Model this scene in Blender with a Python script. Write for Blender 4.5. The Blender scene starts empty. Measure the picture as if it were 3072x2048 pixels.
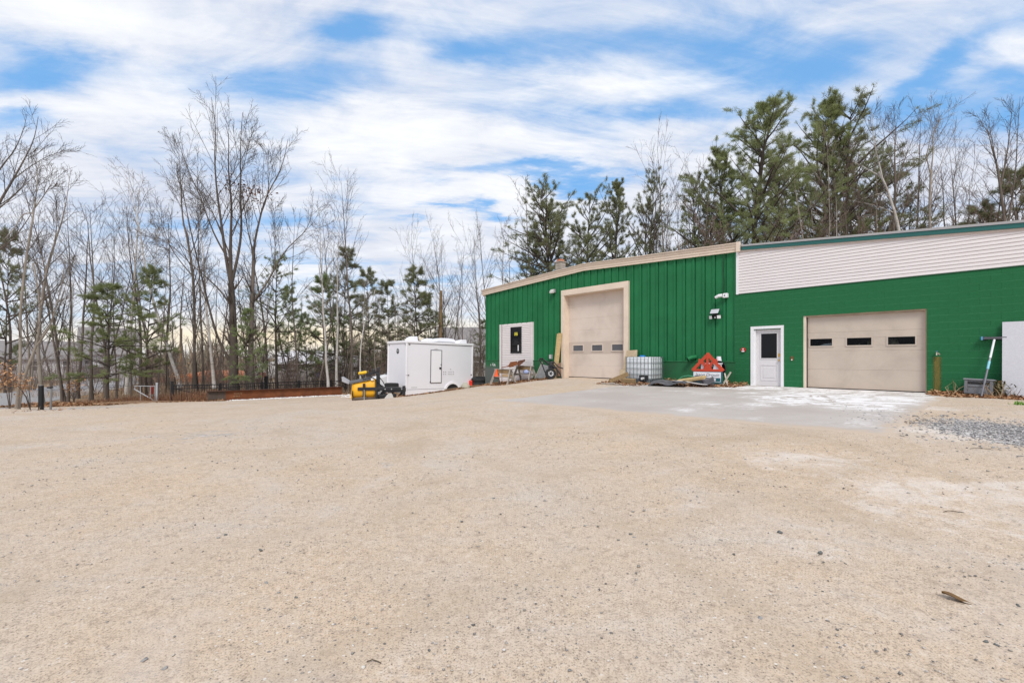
import bpy, bmesh, math, random
import numpy as np
from mathutils import Vector, Matrix

random.seed(7)
RNG = np.random.default_rng(11)
R = math.radians
SC = bpy.context.scene
COL = SC.collection
CH = 1.45                      # camera height above the yard at the tripod
F = 1365.0                     # focal length in photo pixels (16 mm lens)

# ------------------------------------------------------------------ camera
cd = bpy.data.cameras.new('camera')
cam = bpy.data.objects.new('camera', cd)
COL.objects.link(cam)
cam.location = (0, 0, CH)
cam.rotation_euler = (R(90), 0, 0)
cd.sensor_width = 36.0
cd.lens = 16.0
cd.shift_y = 49.0 / 3072.0
cd.clip_start = 0.05
cd.clip_end = 4000
SC.camera = cam
SC.view_settings.view_transform = 'Standard'
SC.view_settings.look = 'None'
SC.view_settings.gamma = 1.0
SC.view_settings.use_curve_mapping = False
SC.view_settings.exposure = 0.75

SUN_DIR = Vector((0.02, -0.64, 0.75)).normalized()     # towards the sun
sl = bpy.data.lights.new('sun', 'SUN')
sl.energy = 1.5
sl.angle = R(18)
sl.color = (1.0, 0.96, 0.9)
so = bpy.data.objects.new('sun', sl)
COL.objects.link(so)
so.rotation_euler = SUN_DIR.to_track_quat('Z', 'Y').to_euler()


# ------------------------------------------------------------------ node helper
class G:
    """small helper to write node graphs"""
    def __init__(self, nt):
        self.nt = nt

    def n(self, typ, **kw):
        nd = self.nt.nodes.new(typ)
        for k, v in kw.items():
            setattr(nd, k, v)
        return nd

    def put(self, sock, v):
        if hasattr(v, 'is_output'):
            self.nt.links.new(v, sock)
        elif isinstance(v, (tuple, list)) and len(v) == 3 and sock.type == 'RGBA':
            sock.default_value = (v[0], v[1], v[2], 1)
        else:
            sock.default_value = v

    def m(self, op, a, b=0.0, c=None, clamp=False):
        nd = self.n('ShaderNodeMath', operation=op)
        nd.use_clamp = clamp
        self.put(nd.inputs[0], a)
        self.put(nd.inputs[1], b)
        if c is not None:
            self.put(nd.inputs[2], c)
        return nd.outputs[0]

    def mix(self, f, a, b, mode='MIX'):
        nd = self.n('ShaderNodeMix', data_type='RGBA', blend_type=mode)
        self.put(nd.inputs[0], f)
        self.put(nd.inputs[6], a)
        self.put(nd.inputs[7], b)
        return nd.outputs[2]

    def ramp(self, v, a, b, lo=0.0, hi=1.0, smooth=True):
        nd = self.n('ShaderNodeMapRange')
        nd.interpolation_type = 'SMOOTHSTEP' if smooth else 'LINEAR'
        self.put(nd.inputs[0], v)
        nd.inputs[1].default_value = a
        nd.inputs[2].default_value = b
        nd.inputs[3].default_value = lo
        nd.inputs[4].default_value = hi
        return nd.outputs[0]

    def noise(self, vec, scale, detail=4.0, rough=0.55, dist=0.0, dim='3D'):
        nd = self.n('ShaderNodeTexNoise', noise_dimensions=dim)
        if vec is not None:
            self.nt.links.new(vec, nd.inputs['Vector'])
        nd.inputs['Scale'].default_value = scale
        nd.inputs['Detail'].default_value = detail
        nd.inputs['Roughness'].default_value = rough
        nd.inputs['Distortion'].default_value = dist
        return nd.outputs['Fac']

    def voro(self, vec, scale, out='Distance', rnd=1.0):
        nd = self.n('ShaderNodeTexVoronoi')
        if vec is not None:
            self.nt.links.new(vec, nd.inputs['Vector'])
        nd.inputs['Scale'].default_value = scale
        nd.inputs['Randomness'].default_value = rnd
        return nd.outputs[out]

    def scalev(self, vec, s):
        nd = self.n('ShaderNodeVectorMath', operation='MULTIPLY')
        self.nt.links.new(vec, nd.inputs[0])
        nd.inputs[1].default_value = s
        return nd.outputs[0]

    def obj_co(self):
        return self.n('ShaderNodeTexCoord').outputs['Object']

    def xyz(self, vec):
        nd = self.n('ShaderNodeSeparateXYZ')
        self.nt.links.new(vec, nd.inputs[0])
        return nd.outputs


# ------------------------------------------------------------------ sky
def build_world():
    w = bpy.data.worlds.new('World')
    SC.world = w
    w.use_nodes = True
    nt = w.node_tree
    nt.nodes.clear()
    g = G(nt)
    out = g.n('ShaderNodeOutputWorld')
    bg = g.n('ShaderNodeBackground')
    nt.links.new(bg.outputs[0], out.inputs[0])
    bg.inputs[1].default_value = 0.1
    sky = g.n('ShaderNodeTexSky')
    sky.sky_type = 'NISHITA'
    sky.sun_disc = False
    sky.sun_elevation = math.asin(SUN_DIR.z)
    sky.sun_rotation = math.atan2(SUN_DIR.x, SUN_DIR.y)
    hs = g.n('ShaderNodeHueSaturation')
    hs.inputs['Saturation'].default_value = 1.12
    hs.inputs['Value'].default_value = 1.1
    nt.links.new(sky.outputs[0], hs.inputs['Color'])
    blue = g.mix(1.0, hs.outputs[0], (0.78, 1.0, 1.03), 'MULTIPLY')
    blue = g.mix(0.62, blue, (2.0, 4.5, 8.3))

    d = g.n('ShaderNodeTexCoord').outputs['Generated']
    X, Y, Z = g.xyz(d)
    zc = g.m('ADD', g.m('MAXIMUM', Z, 0.0), 0.13)
    cx = g.m('DIVIDE', X, zc)
    cy = g.m('DIVIDE', Y, zc)
    comb = g.n('ShaderNodeCombineXYZ')
    nt.links.new(cx, comb.inputs[0])
    nt.links.new(cy, comb.inputs[1])
    P = comb.outputs[0]
    # rotated and stretched cloud-layer coordinates (streets of cloud running to the upper right)
    mp = g.n('ShaderNodeMapping')
    mp.inputs['Rotation'].default_value = (0, 0, R(-28))
    mp.inputs['Scale'].default_value = (0.62, 1.25, 1.0)
    nt.links.new(P, mp.inputs[0])
    Q = mp.outputs[0]
    n1 = g.noise(Q, 1.1, 9, 0.56, 0.45)
    n2 = g.noise(Q, 3.4, 8, 0.62, 0.7)
    n3 = g.noise(P, 0.75, 6, 0.55, 0.2)
    # warped picture of the forward sky for the gaps in the cloud
    yf = g.m('MAXIMUM', Y, 0.08)
    u = g.m('DIVIDE', X, yf)
    v = g.m('DIVIDE', Z, yf)
    wn = g.n('ShaderNodeTexNoise')
    nt.links.new(Q, wn.inputs['Vector'])
    wn.inputs['Scale'].default_value = 1.7
    wn.inputs['Detail'].default_value = 9
    wn.inputs['Roughness'].default_value = 0.6
    ws = g.n('ShaderNodeSeparateColor')
    nt.links.new(wn.outputs['Color'], ws.inputs[0])
    u2 = g.m('MULTIPLY_ADD', g.m('SUBTRACT', ws.outputs[0], 0.5), 0.75, u)
    v2 = g.m('MULTIPLY_ADD', g.m('SUBTRACT', ws.outputs[1], 0.5), 0.27, v)
    fwd = g.ramp(Y, 0.05, 0.3)

    def blob(px, py, rx, ry, st, rot=0.0):
        ui, vi = (px - 1536) / F, (1073 - py) / F
        du = g.m('SUBTRACT', u2, ui)
        dv = g.m('SUBTRACT', v2, vi)
        c, s = math.cos(rot), math.sin(rot)
        a = g.m('MULTIPLY', g.m('MULTIPLY_ADD', dv, s, g.m('MULTIPLY', du, c)), F / rx)
        b = g.m('MULTIPLY', g.m('MULTIPLY_ADD', dv, c, g.m('MULTIPLY', du, -s)), F / ry)
        r2 = g.m('MULTIPLY_ADD', a, a, g.m('MULTIPLY', b, b))
        return g.m('MULTIPLY', g.m('EXPONENT', g.m('MULTIPLY', r2, -1.0)), st)

    gaps = [(1040, 85, 150, 55, 0.95), (860, 225, 300, 55, 0.7), (150, 190, 260, 55, 0.75),
            (40, 350, 150, 45, 0.9), (1480, 140, 170, 45, 0.6), (1450, 612, 120, 16, 0.8),
            (1290, 680, 70, 10, 0.5), (650, 640, 380, 45, 0.36), (1456, 505, 170, 28, 0.4),
            (1690, 100, 260, 60, 0.45), (2290, 130, 330, 90, 0.5), (2370, 220, 260, 60, 0.38),
            (1950, 325, 230, 42, 0.66), (1640, 522, 190, 24, 0.85), (2900, 235, 230, 48, 0.75, 0.55),
            (3060, 290, 120, 60, 0.6, 0.4), (2780, 350, 330, 85, 0.42), (2650, 80, 260, 60, 0.22, 0.3),
            (350, 30, 200, 30, 0.25), (1200, 830, 260, 26, 0.4)]
    tot = None
    for b in gaps:
        o = blob(*b)
        tot = o if tot is None else g.m('ADD', tot, o)
    white = None
    for b in [(1120, 365, 460, 110, 1.0), (330, 60, 420, 70, 0.7), (300, 330, 260, 60, 0.55),
              (1900, 210, 260, 50, 0.4), (1250, 600, 420, 60, 0.4)]:
        o = blob(*b)
        white = o if white is None else g.m('ADD', white, o)
    tot = g.m('MULTIPLY', tot, fwd)
    white = g.m('MULTIPLY', white, fwd)
    n4 = g.noise(g.scalev(Q, (0.5, 2.2, 1)), 4.2, 9, 0.68, 1.2)
    cov = g.m('MULTIPLY_ADD', g.m('SUBTRACT', n1, 0.5), 1.7, 0.80)
    cov = g.m('MULTIPLY_ADD', g.m('SUBTRACT', n2, 0.5), 1.25, cov)
    cov = g.m('MULTIPLY_ADD', g.m('SUBTRACT', n4, 0.5), 0.40, cov)
    cov = g.m('SUBTRACT', cov, g.m('MULTIPLY', tot, 0.80))
    cov = g.m('MULTIPLY_ADD', white, 0.45, cov)
    cov = g.ramp(cov, 0.02, 1.0)
    shade = g.m('MULTIPLY_ADD', g.m('SUBTRACT', n3, 0.5), 1.8, 0.45)
    shade = g.m('MULTIPLY_ADD', g.m('SUBTRACT', n2, 0.5), 1.4, shade)
    shade = g.m('MULTIPLY_ADD', g.m('SUBTRACT', n4, 0.5), 0.5, shade)
    shade = g.m('MULTIPLY_ADD', white, 0.5, shade, clamp=True)
    cloud = g.mix(shade, (4.9, 5.3, 6.35), (8.1, 8.2, 8.4))
    col = g.mix(cov, blue, cloud)
    # pale air low down and the yellow band at the horizon
    low = g.ramp(Z, 0.0, 0.22, 1.0, 0.0)
    col = g.mix(g.m('MULTIPLY', low, 0.55), col, (6.6, 7.1, 7.8))
    az = g.m('MULTIPLY', g.m('SUBTRACT', u, -0.48), 1.7)
    el = g.m('MULTIPLY', g.m('SUBTRACT', v, 0.045), 27.0)
    glow = g.m('EXPONENT', g.m('MULTIPLY', g.m('MULTIPLY_ADD', az, az, g.m('MULTIPLY', el, el)), -1.0))
    glow = g.m('MULTIPLY', glow, fwd)
    col = g.mix(g.m('MULTIPLY', glow, 0.8), col, (9.0, 7.4, 4.8))
    k = g.n('ShaderNodeVectorMath', operation='SCALE')
    nt.links.new(col, k.inputs[0])
    k.inputs['Scale'].default_value = 0.77
    nt.links.new(k.outputs[0], bg.inputs[0])


build_world()


# ------------------------------------------------------------------ materials
MATS = {}


def mat(name, col, rough=0.7, var=0.12, vscale=3.0, bump=0.0, bscale=40.0, metal=0.0, spec=0.4,
        fleck=None, fscale=60.0, famt=0.04, dirt=None, damt=0.3, dscale=1.2, stretch=(1, 1, 1), wood=False):
    """a procedural surface: base colour with large and small mottling, optional flecks, dirt and relief"""
    if name in MATS:
        return MATS[name]
    m = bpy.data.materials.new(name)
    m.use_nodes = True
    nt = m.node_tree
    b = nt.nodes['Principled BSDF']
    g = G(nt)
    co = g.obj_co()
    if stretch != (1, 1, 1):
        co = g.scalev(co, stretch)
    n1 = g.noise(co, vscale, 5, 0.6)
    f = g.ramp(n1, 0.3, 0.7, 1 - var, 1 + var, False)
    k = g.n('ShaderNodeVectorMath', operation='SCALE')
    k.inputs[0].default_value = col
    nt.links.new(f, k.inputs['Scale'])
    c = k.outputs[0]
    if wood:
        n4 = g.noise(g.scalev(co, (1, 14, 14)), 5, 4, 0.6, 0.6)
        c = g.mix(g.ramp(n4, 0.42, 0.7), c, tuple(x * 0.62 for x in col))
    if dirt:
        n2 = g.noise(co, dscale, 6, 0.65, 0.4)
        c = g.mix(g.m('MULTIPLY', g.ramp(n2, 0.45, 0.75), damt), c, dirt)
    if fleck:
        n3 = g.noise(co, fscale, 2, 0.5)
        c = g.mix(g.ramp(n3, 0.72 - famt, 0.76 - famt), c, fleck)
    nt.links.new(c, b.inputs['Base Color'])
    b.inputs['Roughness'].default_value = rough
    b.inputs['Metallic'].default_value = metal
    b.inputs['Specular IOR Level'].default_value = spec
    if bump > 0:
        bp = g.n('ShaderNodeBump')
        bp.inputs['Strength'].default_value = bump
        bp.inputs['Distance'].default_value = 0.02
        nt.links.new(g.noise(co, bscale, 5, 0.6), bp.inputs['Height'])
        nt.links.new(bp.outputs[0], b.inputs['Normal'])
    MATS[name] = m
    return m


def island_mat(name, cols, rough=0.8, nvar=0.25, spec=0.25, trans=0.0):
    """each loose piece of the mesh takes one of several colours"""
    m = bpy.data.materials.new(name)
    m.use_nodes = True
    nt = m.node_tree
    b = nt.nodes['Principled BSDF']
    g = G(nt)
    geo = g.n('ShaderNodeNewGeometry')
    rp = g.n('ShaderNodeValToRGB')
    rp.color_ramp.interpolation = 'LINEAR'
    els = rp.color_ramp.elements
    while len(els) < len(cols):
        els.new(0.5)
    for i, c in enumerate(cols):
        els[i].position = i / max(1, len(cols) - 1)
        els[i].color = (*c, 1)
    nt.links.new(geo.outputs['Random Per Island'], rp.inputs[0])
    n1 = g.noise(g.obj_co(), 1.3, 4, 0.6)
    k = g.n('ShaderNodeVectorMath', operation='SCALE')
    nt.links.new(rp.outputs[0], k.inputs[0])
    nt.links.new(g.ramp(n1, 0.3, 0.7, 1 - nvar, 1 + nvar, False), k.inputs['Scale'])
    nt.links.new(k.outputs[0], b.inputs['Base Color'])
    b.inputs['Roughness'].default_value = rough
    b.inputs['Specular IOR Level'].default_value = spec
    MATS[name] = m
    return m


def glass_mat(name, tint=(0.012, 0.013, 0.014), see=0.0):
    m = bpy.data.materials.new(name)
    m.use_nodes = True
    nt = m.node_tree
    b = nt.nodes['Principled BSDF']
    b.inputs['Base Color'].default_value = (*tint, 1)
    b.inputs['Roughness'].default_value = 0.06
    b.inputs['Specular IOR Level'].default_value = 0.35
    g = G(nt)
    bp = g.n('ShaderNodeBump')
    bp.inputs['Strength'].default_value = 0.05
    nt.links.new(g.noise(g.obj_co(), 1.5, 2), bp.inputs['Height'])
    nt.links.new(bp.outputs[0], b.inputs['Normal'])
    if see > 0:
        tr = g.n('ShaderNodeBsdfTransparent')
        tr.inputs[0].default_value = (0.75, 0.78, 0.78, 1)
        mx = g.n('ShaderNodeMixShader')
        mx.inputs[0].default_value = see
        nt.links.new(b.outputs[0], mx.inputs[1])
        nt.links.new(tr.outputs[0], mx.inputs[2])
        nt.links.new(mx.outputs[0], nt.nodes['Material Output'].inputs[0])
    MATS[name] = m
    return m


# ------------------------------------------------------------------ mesh helpers
class MB:
    """collects shapes, then links them as ONE mesh object"""
    def __init__(self):
        self.v, self.f = [], []

    def add(self, vs, fs, M=None):
        o = len(self.v)
        if M is not None:
            vs = [tuple(M @ Vector(p)) for p in vs]
        self.v += [tuple(p) for p in vs]
        self.f += [tuple(i + o for i in q) for q in fs]
        return self

    def box(self, x0, x1, y0, y1, z0, z1, M=None):
        vs = [(x0, y0, z0), (x1, y0, z0), (x1, y1, z0), (x0, y1, z0), (x0, y0, z1), (x1, y0, z1), (x1, y1, z1), (x0, y1, z1)]
        return self.add(vs, [(0, 3, 2, 1), (4, 5, 6, 7), (0, 1, 5, 4), (1, 2, 6, 5), (2, 3, 7, 6), (3, 0, 4, 7)], M)

    def bar(self, a, b, w, h, roll=0.0):
        """box section w x h from point a to point b"""
        a, b = Vector(a), Vector(b)
        d = (b - a)
        L = d.length
        q = d.to_track_quat('X', 'Z').to_matrix().to_4x4()
        M = Matrix.Translation(a) @ q @ Matrix.Rotation(roll, 4, 'X')
        return self.box(0, L, -w / 2, w / 2, -h / 2, h / 2, M)

    def prism(self, poly, axis, a, b, M=None):
        """polygon in the plane across `axis`, extruded from a to b. axis x: (y,z); y: (x,z); z: (x,y)"""
        def pt(p, t):
            return {'x': (t, p[0], p[1]), 'y': (p[0], t, p[1]), 'z': (p[0], p[1], t)}[axis]
        n = len(poly)
        vs = [pt(p, a) for p in poly] + [pt(p, b) for p in poly]
        fs = [tuple(range(n))[::-1], tuple(range(n, 2 * n))]
        fs += [(i, (i + 1) % n, n + (i + 1) % n, n + i) for i in range(n)]
        return self.add(vs, fs, M)

    def tube(self, pts, r, k=8, caps=True, r1=None):
        pts = [Vector(p) for p in pts]
        n = len(pts)
        vs, fs = [], []
        up = Vector((0, 0, 1))
        prev = None
        for i, p in enumerate(pts):
            t = (pts[min(i + 1, n - 1)] - pts[max(i - 1, 0)]).normalized()
            if prev is None:
                a = t.cross(up)
                if a.length < 1e-3:
                    a = t.cross(Vector((1, 0, 0)))
            else:
                a = prev - t * prev.dot(t)
            a.normalize()
            prev = a
            b = t.cross(a)
            rr = r if r1 is None else r + (r1 - r) * i / (n - 1)
            for j in range(k):
                w = 2 * math.pi * j / k
                vs.append(p + (a * math.cos(w) + b * math.sin(w)) * rr)
        for i in range(n - 1):
            for j in range(k):
                fs.append((i * k + j, i * k + (j + 1) % k, (i + 1) * k + (j + 1) % k, (i + 1) * k + j))
        if caps:
            fs.append(tuple(range(k))[::-1])
            fs.append(tuple((n - 1) * k + j for j in range(k)))
        return self.add(vs, fs)

    def lathe(self, prof, k=20, M=None, cap=True):
        """profile [(r,z)...] turned about z"""
        vs, fs = [], []
        n = len(prof)
        for r, z in prof:
            for j in range(k):
                w = 2 * math.pi * j / k
                vs.append((r * math.cos(w), r * math.sin(w), z))
        for i in range(n - 1):
            for j in range(k):
                fs.append((i * k + j, i * k + (j + 1) % k, (i + 1) * k + (j + 1) % k, (i + 1) * k + j))
        if cap:
            fs.append(tuple(range(k))[::-1])
            fs.append(tuple((n - 1) * k + j for j in range(k)))
        return self.add(vs, fs, M)

    def ell(self, c, r, k=12, m=8, M=None, jit=0.0, seed=0):
        rr = random.Random(seed)
        vs, fs = [(c[0], c[1], c[2] - r[2])], []
        for i in range(1, m):
            a = -math.pi / 2 + math.pi * i / m
            for j in range(k):
                w = 2 * math.pi * j / k
                q = 1 + rr.uniform(-jit, jit)
                vs.append((c[0] + r[0] * math.cos(a) * math.cos(w) * q, c[1] + r[1] * math.cos(a) * math.sin(w) * q, c[2] + r[2] * math.sin(a) * q))
        vs.append((c[0], c[1], c[2] + r[2]))
        for j in range(k):
            fs.append((0, 1 + (j + 1) % k, 1 + j))
        for i in range(m - 2):
            for j in range(k):
                a, b = 1 + i * k + j, 1 + i * k + (j + 1) % k
                fs.append((a, b, b + k, a + k))
        L = len(vs) - 1
        for j in range(k):
            fs.append((L, 1 + (m - 2) * k + j, 1 + (m - 2) * k + (j + 1) % k))
        return self.add(vs, fs, M)

    def build(self, name, m, parent=None, bevel=0.0, smooth=False, loc=None, rot=None):
        me = bpy.data.meshes.new(name)
        me.from_pydata(self.v, [], self.f)
        me.update()
        if smooth:
            for p in me.polygons:
                p.use_smooth = True
        if m is not None:
            me.materials.append(m)
        o = bpy.data.objects.new(name, me)
        COL.objects.link(o)
        if parent is not None:
            o.parent = parent
        if loc is not None:
            o.location = loc
        if rot is not None:
            o.rotation_euler = rot
        if bevel > 0:
            md = o.modifiers.new('bevel', 'BEVEL')
            md.width = bevel
            md.segments = 2
            md.limit_method = 'ANGLE'
        return o


def mesh_np(name, V, Fc, m=None, smooth=False):
    """fast mesh from arrays: V (n,3), Fc (k, 3 or 4)"""
    me = bpy.data.meshes.new(name)
    V = np.ascontiguousarray(V, dtype=np.float32)
    Fc = np.ascontiguousarray(Fc, dtype=np.int32)
    nf, k = Fc.shape
    me.vertices.add(len(V))
    me.vertices.foreach_set('co', V.ravel())
    me.loops.add(nf * k)
    me.loops.foreach_set('vertex_index', Fc.ravel())
    me.polygons.add(nf)
    me.polygons.foreach_set('loop_start', np.arange(0, nf * k, k, dtype=np.int32))
    me.update(calc_edges=True)
    if smooth:
        me.polygons.foreach_set('use_smooth', np.ones(nf, dtype=bool))
    if m is not None:
        me.materials.append(m)
    return me


def link(name, me, parent=None):
    o = bpy.data.objects.new(name, me)
    COL.objects.link(o)
    if parent is not None:
        o.parent = parent
    return o


def tag(o, label=None, cat=None, group=None, kind=None):
    for k, v in (('label', label), ('category', cat), ('group', group), ('kind', kind)):
        if v:
            o[k] = v
    return o


def thing(name, label, cat, loc=(0, 0, 0), rz=0.0, group=None, rot=None):
    o = bpy.data.objects.new(name, None)
    o.empty_display_size = 0.2
    COL.objects.link(o)
    o.location = loc
    o.rotation_euler = rot if rot is not None else (0, 0, rz)
    return tag(o, label, cat, group)


def part_empty(name, parent, loc=(0, 0, 0), rot=(0, 0, 0)):
    o = bpy.data.objects.new(name, None)
    COL.objects.link(o)
    o.parent = parent
    o.location = loc
    o.rotation_euler = rot
    return o


def copy_tree(o, parent=None):
    c = o.copy()
    COL.objects.link(c)
    if parent is not None:
        c.parent = parent
    for ch in o.children:
        copy_tree(ch, c)
    return c


def lettering(name, text, size, m, parent, loc, rot, extrude=0.004, shear=0.0, align='CENTER', sx=1.0):
    cu = bpy.data.curves.new(name, 'FONT')
    cu.body = text
    cu.size = size
    cu.shear = shear
    cu.extrude = extrude
    cu.align_x = align
    cu.align_y = 'CENTER'
    cu.materials.append(m)
    tmp = bpy.data.objects.new(name, cu)
    me = bpy.data.meshes.new_from_object(tmp)
    bpy.data.objects.remove(tmp)
    bpy.data.curves.remove(cu)
    me.name = name
    if not me.materials:
        me.materials.append(m)
    o = bpy.data.objects.new(name, me)
    COL.objects.link(o)
    if parent is not None:
        o.parent = parent
    o.location = loc
    o.rotation_euler = rot
    o.scale = (sx, 1, 1)
    return o


# ------------------------------------------------------------------ ground height
# control points: x, y, height relative to the lens
ox, oy = 8.70, 16.57
tx, ty = 1206 / math.hypot(1206, 1365), -1365 / math.hypot(1206, 1365)
ix, iy = -ty, tx                                             # into the building


def W(s, out, z=0.0):
    """point s metres along the facade (from the entry door), `out` metres in front of it"""
    return (ox + s * tx - out * ix, oy + s * ty - out * iy, z)


def S(px):
    Zf = 31861.0 / (px - 330.0)
    return ((px - 1536) / F * Zf - ox) / tx


def SO(px, out):
    """facade coordinate of a thing `out` metres before the wall seen at photo column px"""
    k = (px - 1536) / F
    return (k * (oy - out * iy) - ox + out * ix) / (tx - k * ty)


def ZF(px):
    return 31861.0 / (px - 330.0)


def H(px, py):
    return CH + (1073 - py) / F * ZF(px)


_cp = []
for s_ in (-9, -7, -5, -2, 1, 4, 7, 10, 14):
    _cp.append((*W(s_, 0)[:2], -1.01))
    _cp.append((*W(s_, -6)[:2], -1.0))
_cp += [(*W(-4.19, 2.5)[:2], -1.11), (*W(-4.19, 9)[:2], -1.33), (*W(5.45, 2.7)[:2], -1.04), (*W(5.45, 9)[:2], -1.17),
        (*W(0, 4.5)[:2], -1.13), (*W(0, 9)[:2], -1.25), (*W(-12, 0)[:2], -1.30), (*W(-15.65, 0)[:2], -1.78), (*W(-12, 2)[:2], -1.52),
        (*W(-15.65, -3)[:2], -1.95), (*W(-8.5, 2)[:2], -1.10), (*W(10, 4)[:2], -1.0)]
_cp += [(0, 0, -1.45), (5, 1, -1.42), (10, 4, -1.2), (-6, 2, -1.47), (-10, 8, -1.60), (0, 6, -1.40), (-3, 10, -1.43), (-6, 15, -1.62),
        (-5.6, 23.6, -2.02), (-4, 25.2, -1.90), (-2.2, 27.6, -1.78), (-7.3, 23.4, -2.17), (-12, 22, -2.15), (-9, 18, -1.85),
        (-18.6, 18, -2.10), (-16, 15.5, -1.85), (-20.2, 27, -2.66), (-19, 29.5, -2.75), (-10, 31, -2.62), (-14, 26, -2.42), (-10, 26, -2.45),
        (-6, 27.3, -2.50), (-3.4, 30, -2.52), (-8, 25.5, -2.36), (-1, 32, -2.6), (-23.5, 22, -2.45), (-28.6, 29.6, -2.68), (-34, 39.4, -2.85),
        (-30, 18, -2.4), (-5, 40, -2.9), (-25, 45, -2.95), (8, 42, -1.9), (20, 40, -1.2), (40, 40, -0.6), (-60, 60, -2.95), (0, 90, -2.95),
        (60, 90, -1.5), (60, 0, -0.9), (-60, 0, -2.4), (-40, -20, -1.8), (40, -20, -1.2), (0, -20, -1.5), (-60, 30, -2.8), (-30, 90, -2.95)]
_cp = np.array(_cp)


def _tps(r2):
    return np.where(r2 > 1e-12, 0.5 * r2 * np.log(np.maximum(r2, 1e-12)), 0.0)


_n = len(_cp)
_A = np.zeros((_n + 3, _n + 3))
_d2 = ((_cp[:, None, :2] - _cp[None, :, :2]) ** 2).sum(-1)
_A[:_n, :_n] = _tps(_d2) + np.eye(_n) * 0.3
_A[:_n, _n] = 1
_A[:_n, _n + 1:] = _cp[:, :2]
_A[_n, :_n] = 1
_A[_n + 1:, :_n] = _cp[:, :2].T
_wt = np.linalg.solve(_A, np.concatenate([_cp[:, 2], np.zeros(3)]))


def gz(x, y):
    """ground height at x, y (arrays or numbers)"""
    x = np.asarray(x, float)
    y = np.asarray(y, float)
    xs = np.clip(x, -65, 65)
    ys = np.clip(y, -22, 95)
    q = np.stack([xs.ravel(), ys.ravel()], 1)
    res = np.empty(len(q))
    for i in range(0, len(q), 20000):
        b = q[i:i + 20000]
        d2 = ((b[:, None, :] - _cp[None, :, :2]) ** 2).sum(-1)
        res[i:i + 20000] = _tps(d2) @ _wt[:_n] + _wt[_n] + b @ _wt[_n + 1:]
    z = np.clip(res, -3.1, -0.3) + CH
    return z.reshape(x.shape) if x.shape else float(z[0])


def on_ground(px, py):
    """where the line of sight through a photo pixel meets the ground"""
    lo, hi = 1.2, 90.0
    Y = np.linspace(lo, hi, 3000)
    X = (px - 1536) / F * Y
    dz = CH + (1073 - py) / F * Y - gz(X, Y)
    i = int(np.argmax(dz < 0))
    return (X[i], Y[i], gz(X[i], Y[i]))


def at(px, py, Y):
    return ((px - 1536) / F * Y, Y, CH + (1073 - py) / F * Y)


# ------------------------------------------------------------------ ground sheet
def inpoly(x, y, poly):
    c = np.zeros(x.shape, bool)
    n = len(poly)
    for i in range(n):
        x1, y1 = poly[i]
        x2, y2 = poly[(i + 1) % n]
        cond = ((y1 > y) != (y2 > y)) & (x < (x2 - x1) * (y - y1) / (y2 - y1 + 1e-12) + x1)
        c ^= cond
    return c


def segdist(x, y, a, b):
    ax, ay = a
    bx, by = b
    t = np.clip(((x - ax) * (bx - ax) + (y - ay) * (by - ay)) / ((bx - ax) ** 2 + (by - ay) ** 2), 0, 1)
    return np.hypot(x - ax - t * (bx - ax), y - ay - t * (by - ay))


YARD = [(-26.5, 22.5), (-23.4, 23.3), (-21.0, 24.0), (-18.6, 25.2), (-17.4, 27.6), (-12.3, 33.2), (-8.3, 33.6), (-4.2, 33.0), (-0.6, 29.6),
        W(-15.6, -3)[:2], W(12, -3)[:2], (40, 5), (40, -60), (-70, -60), (-45, 8), (-30, 19)]


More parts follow.
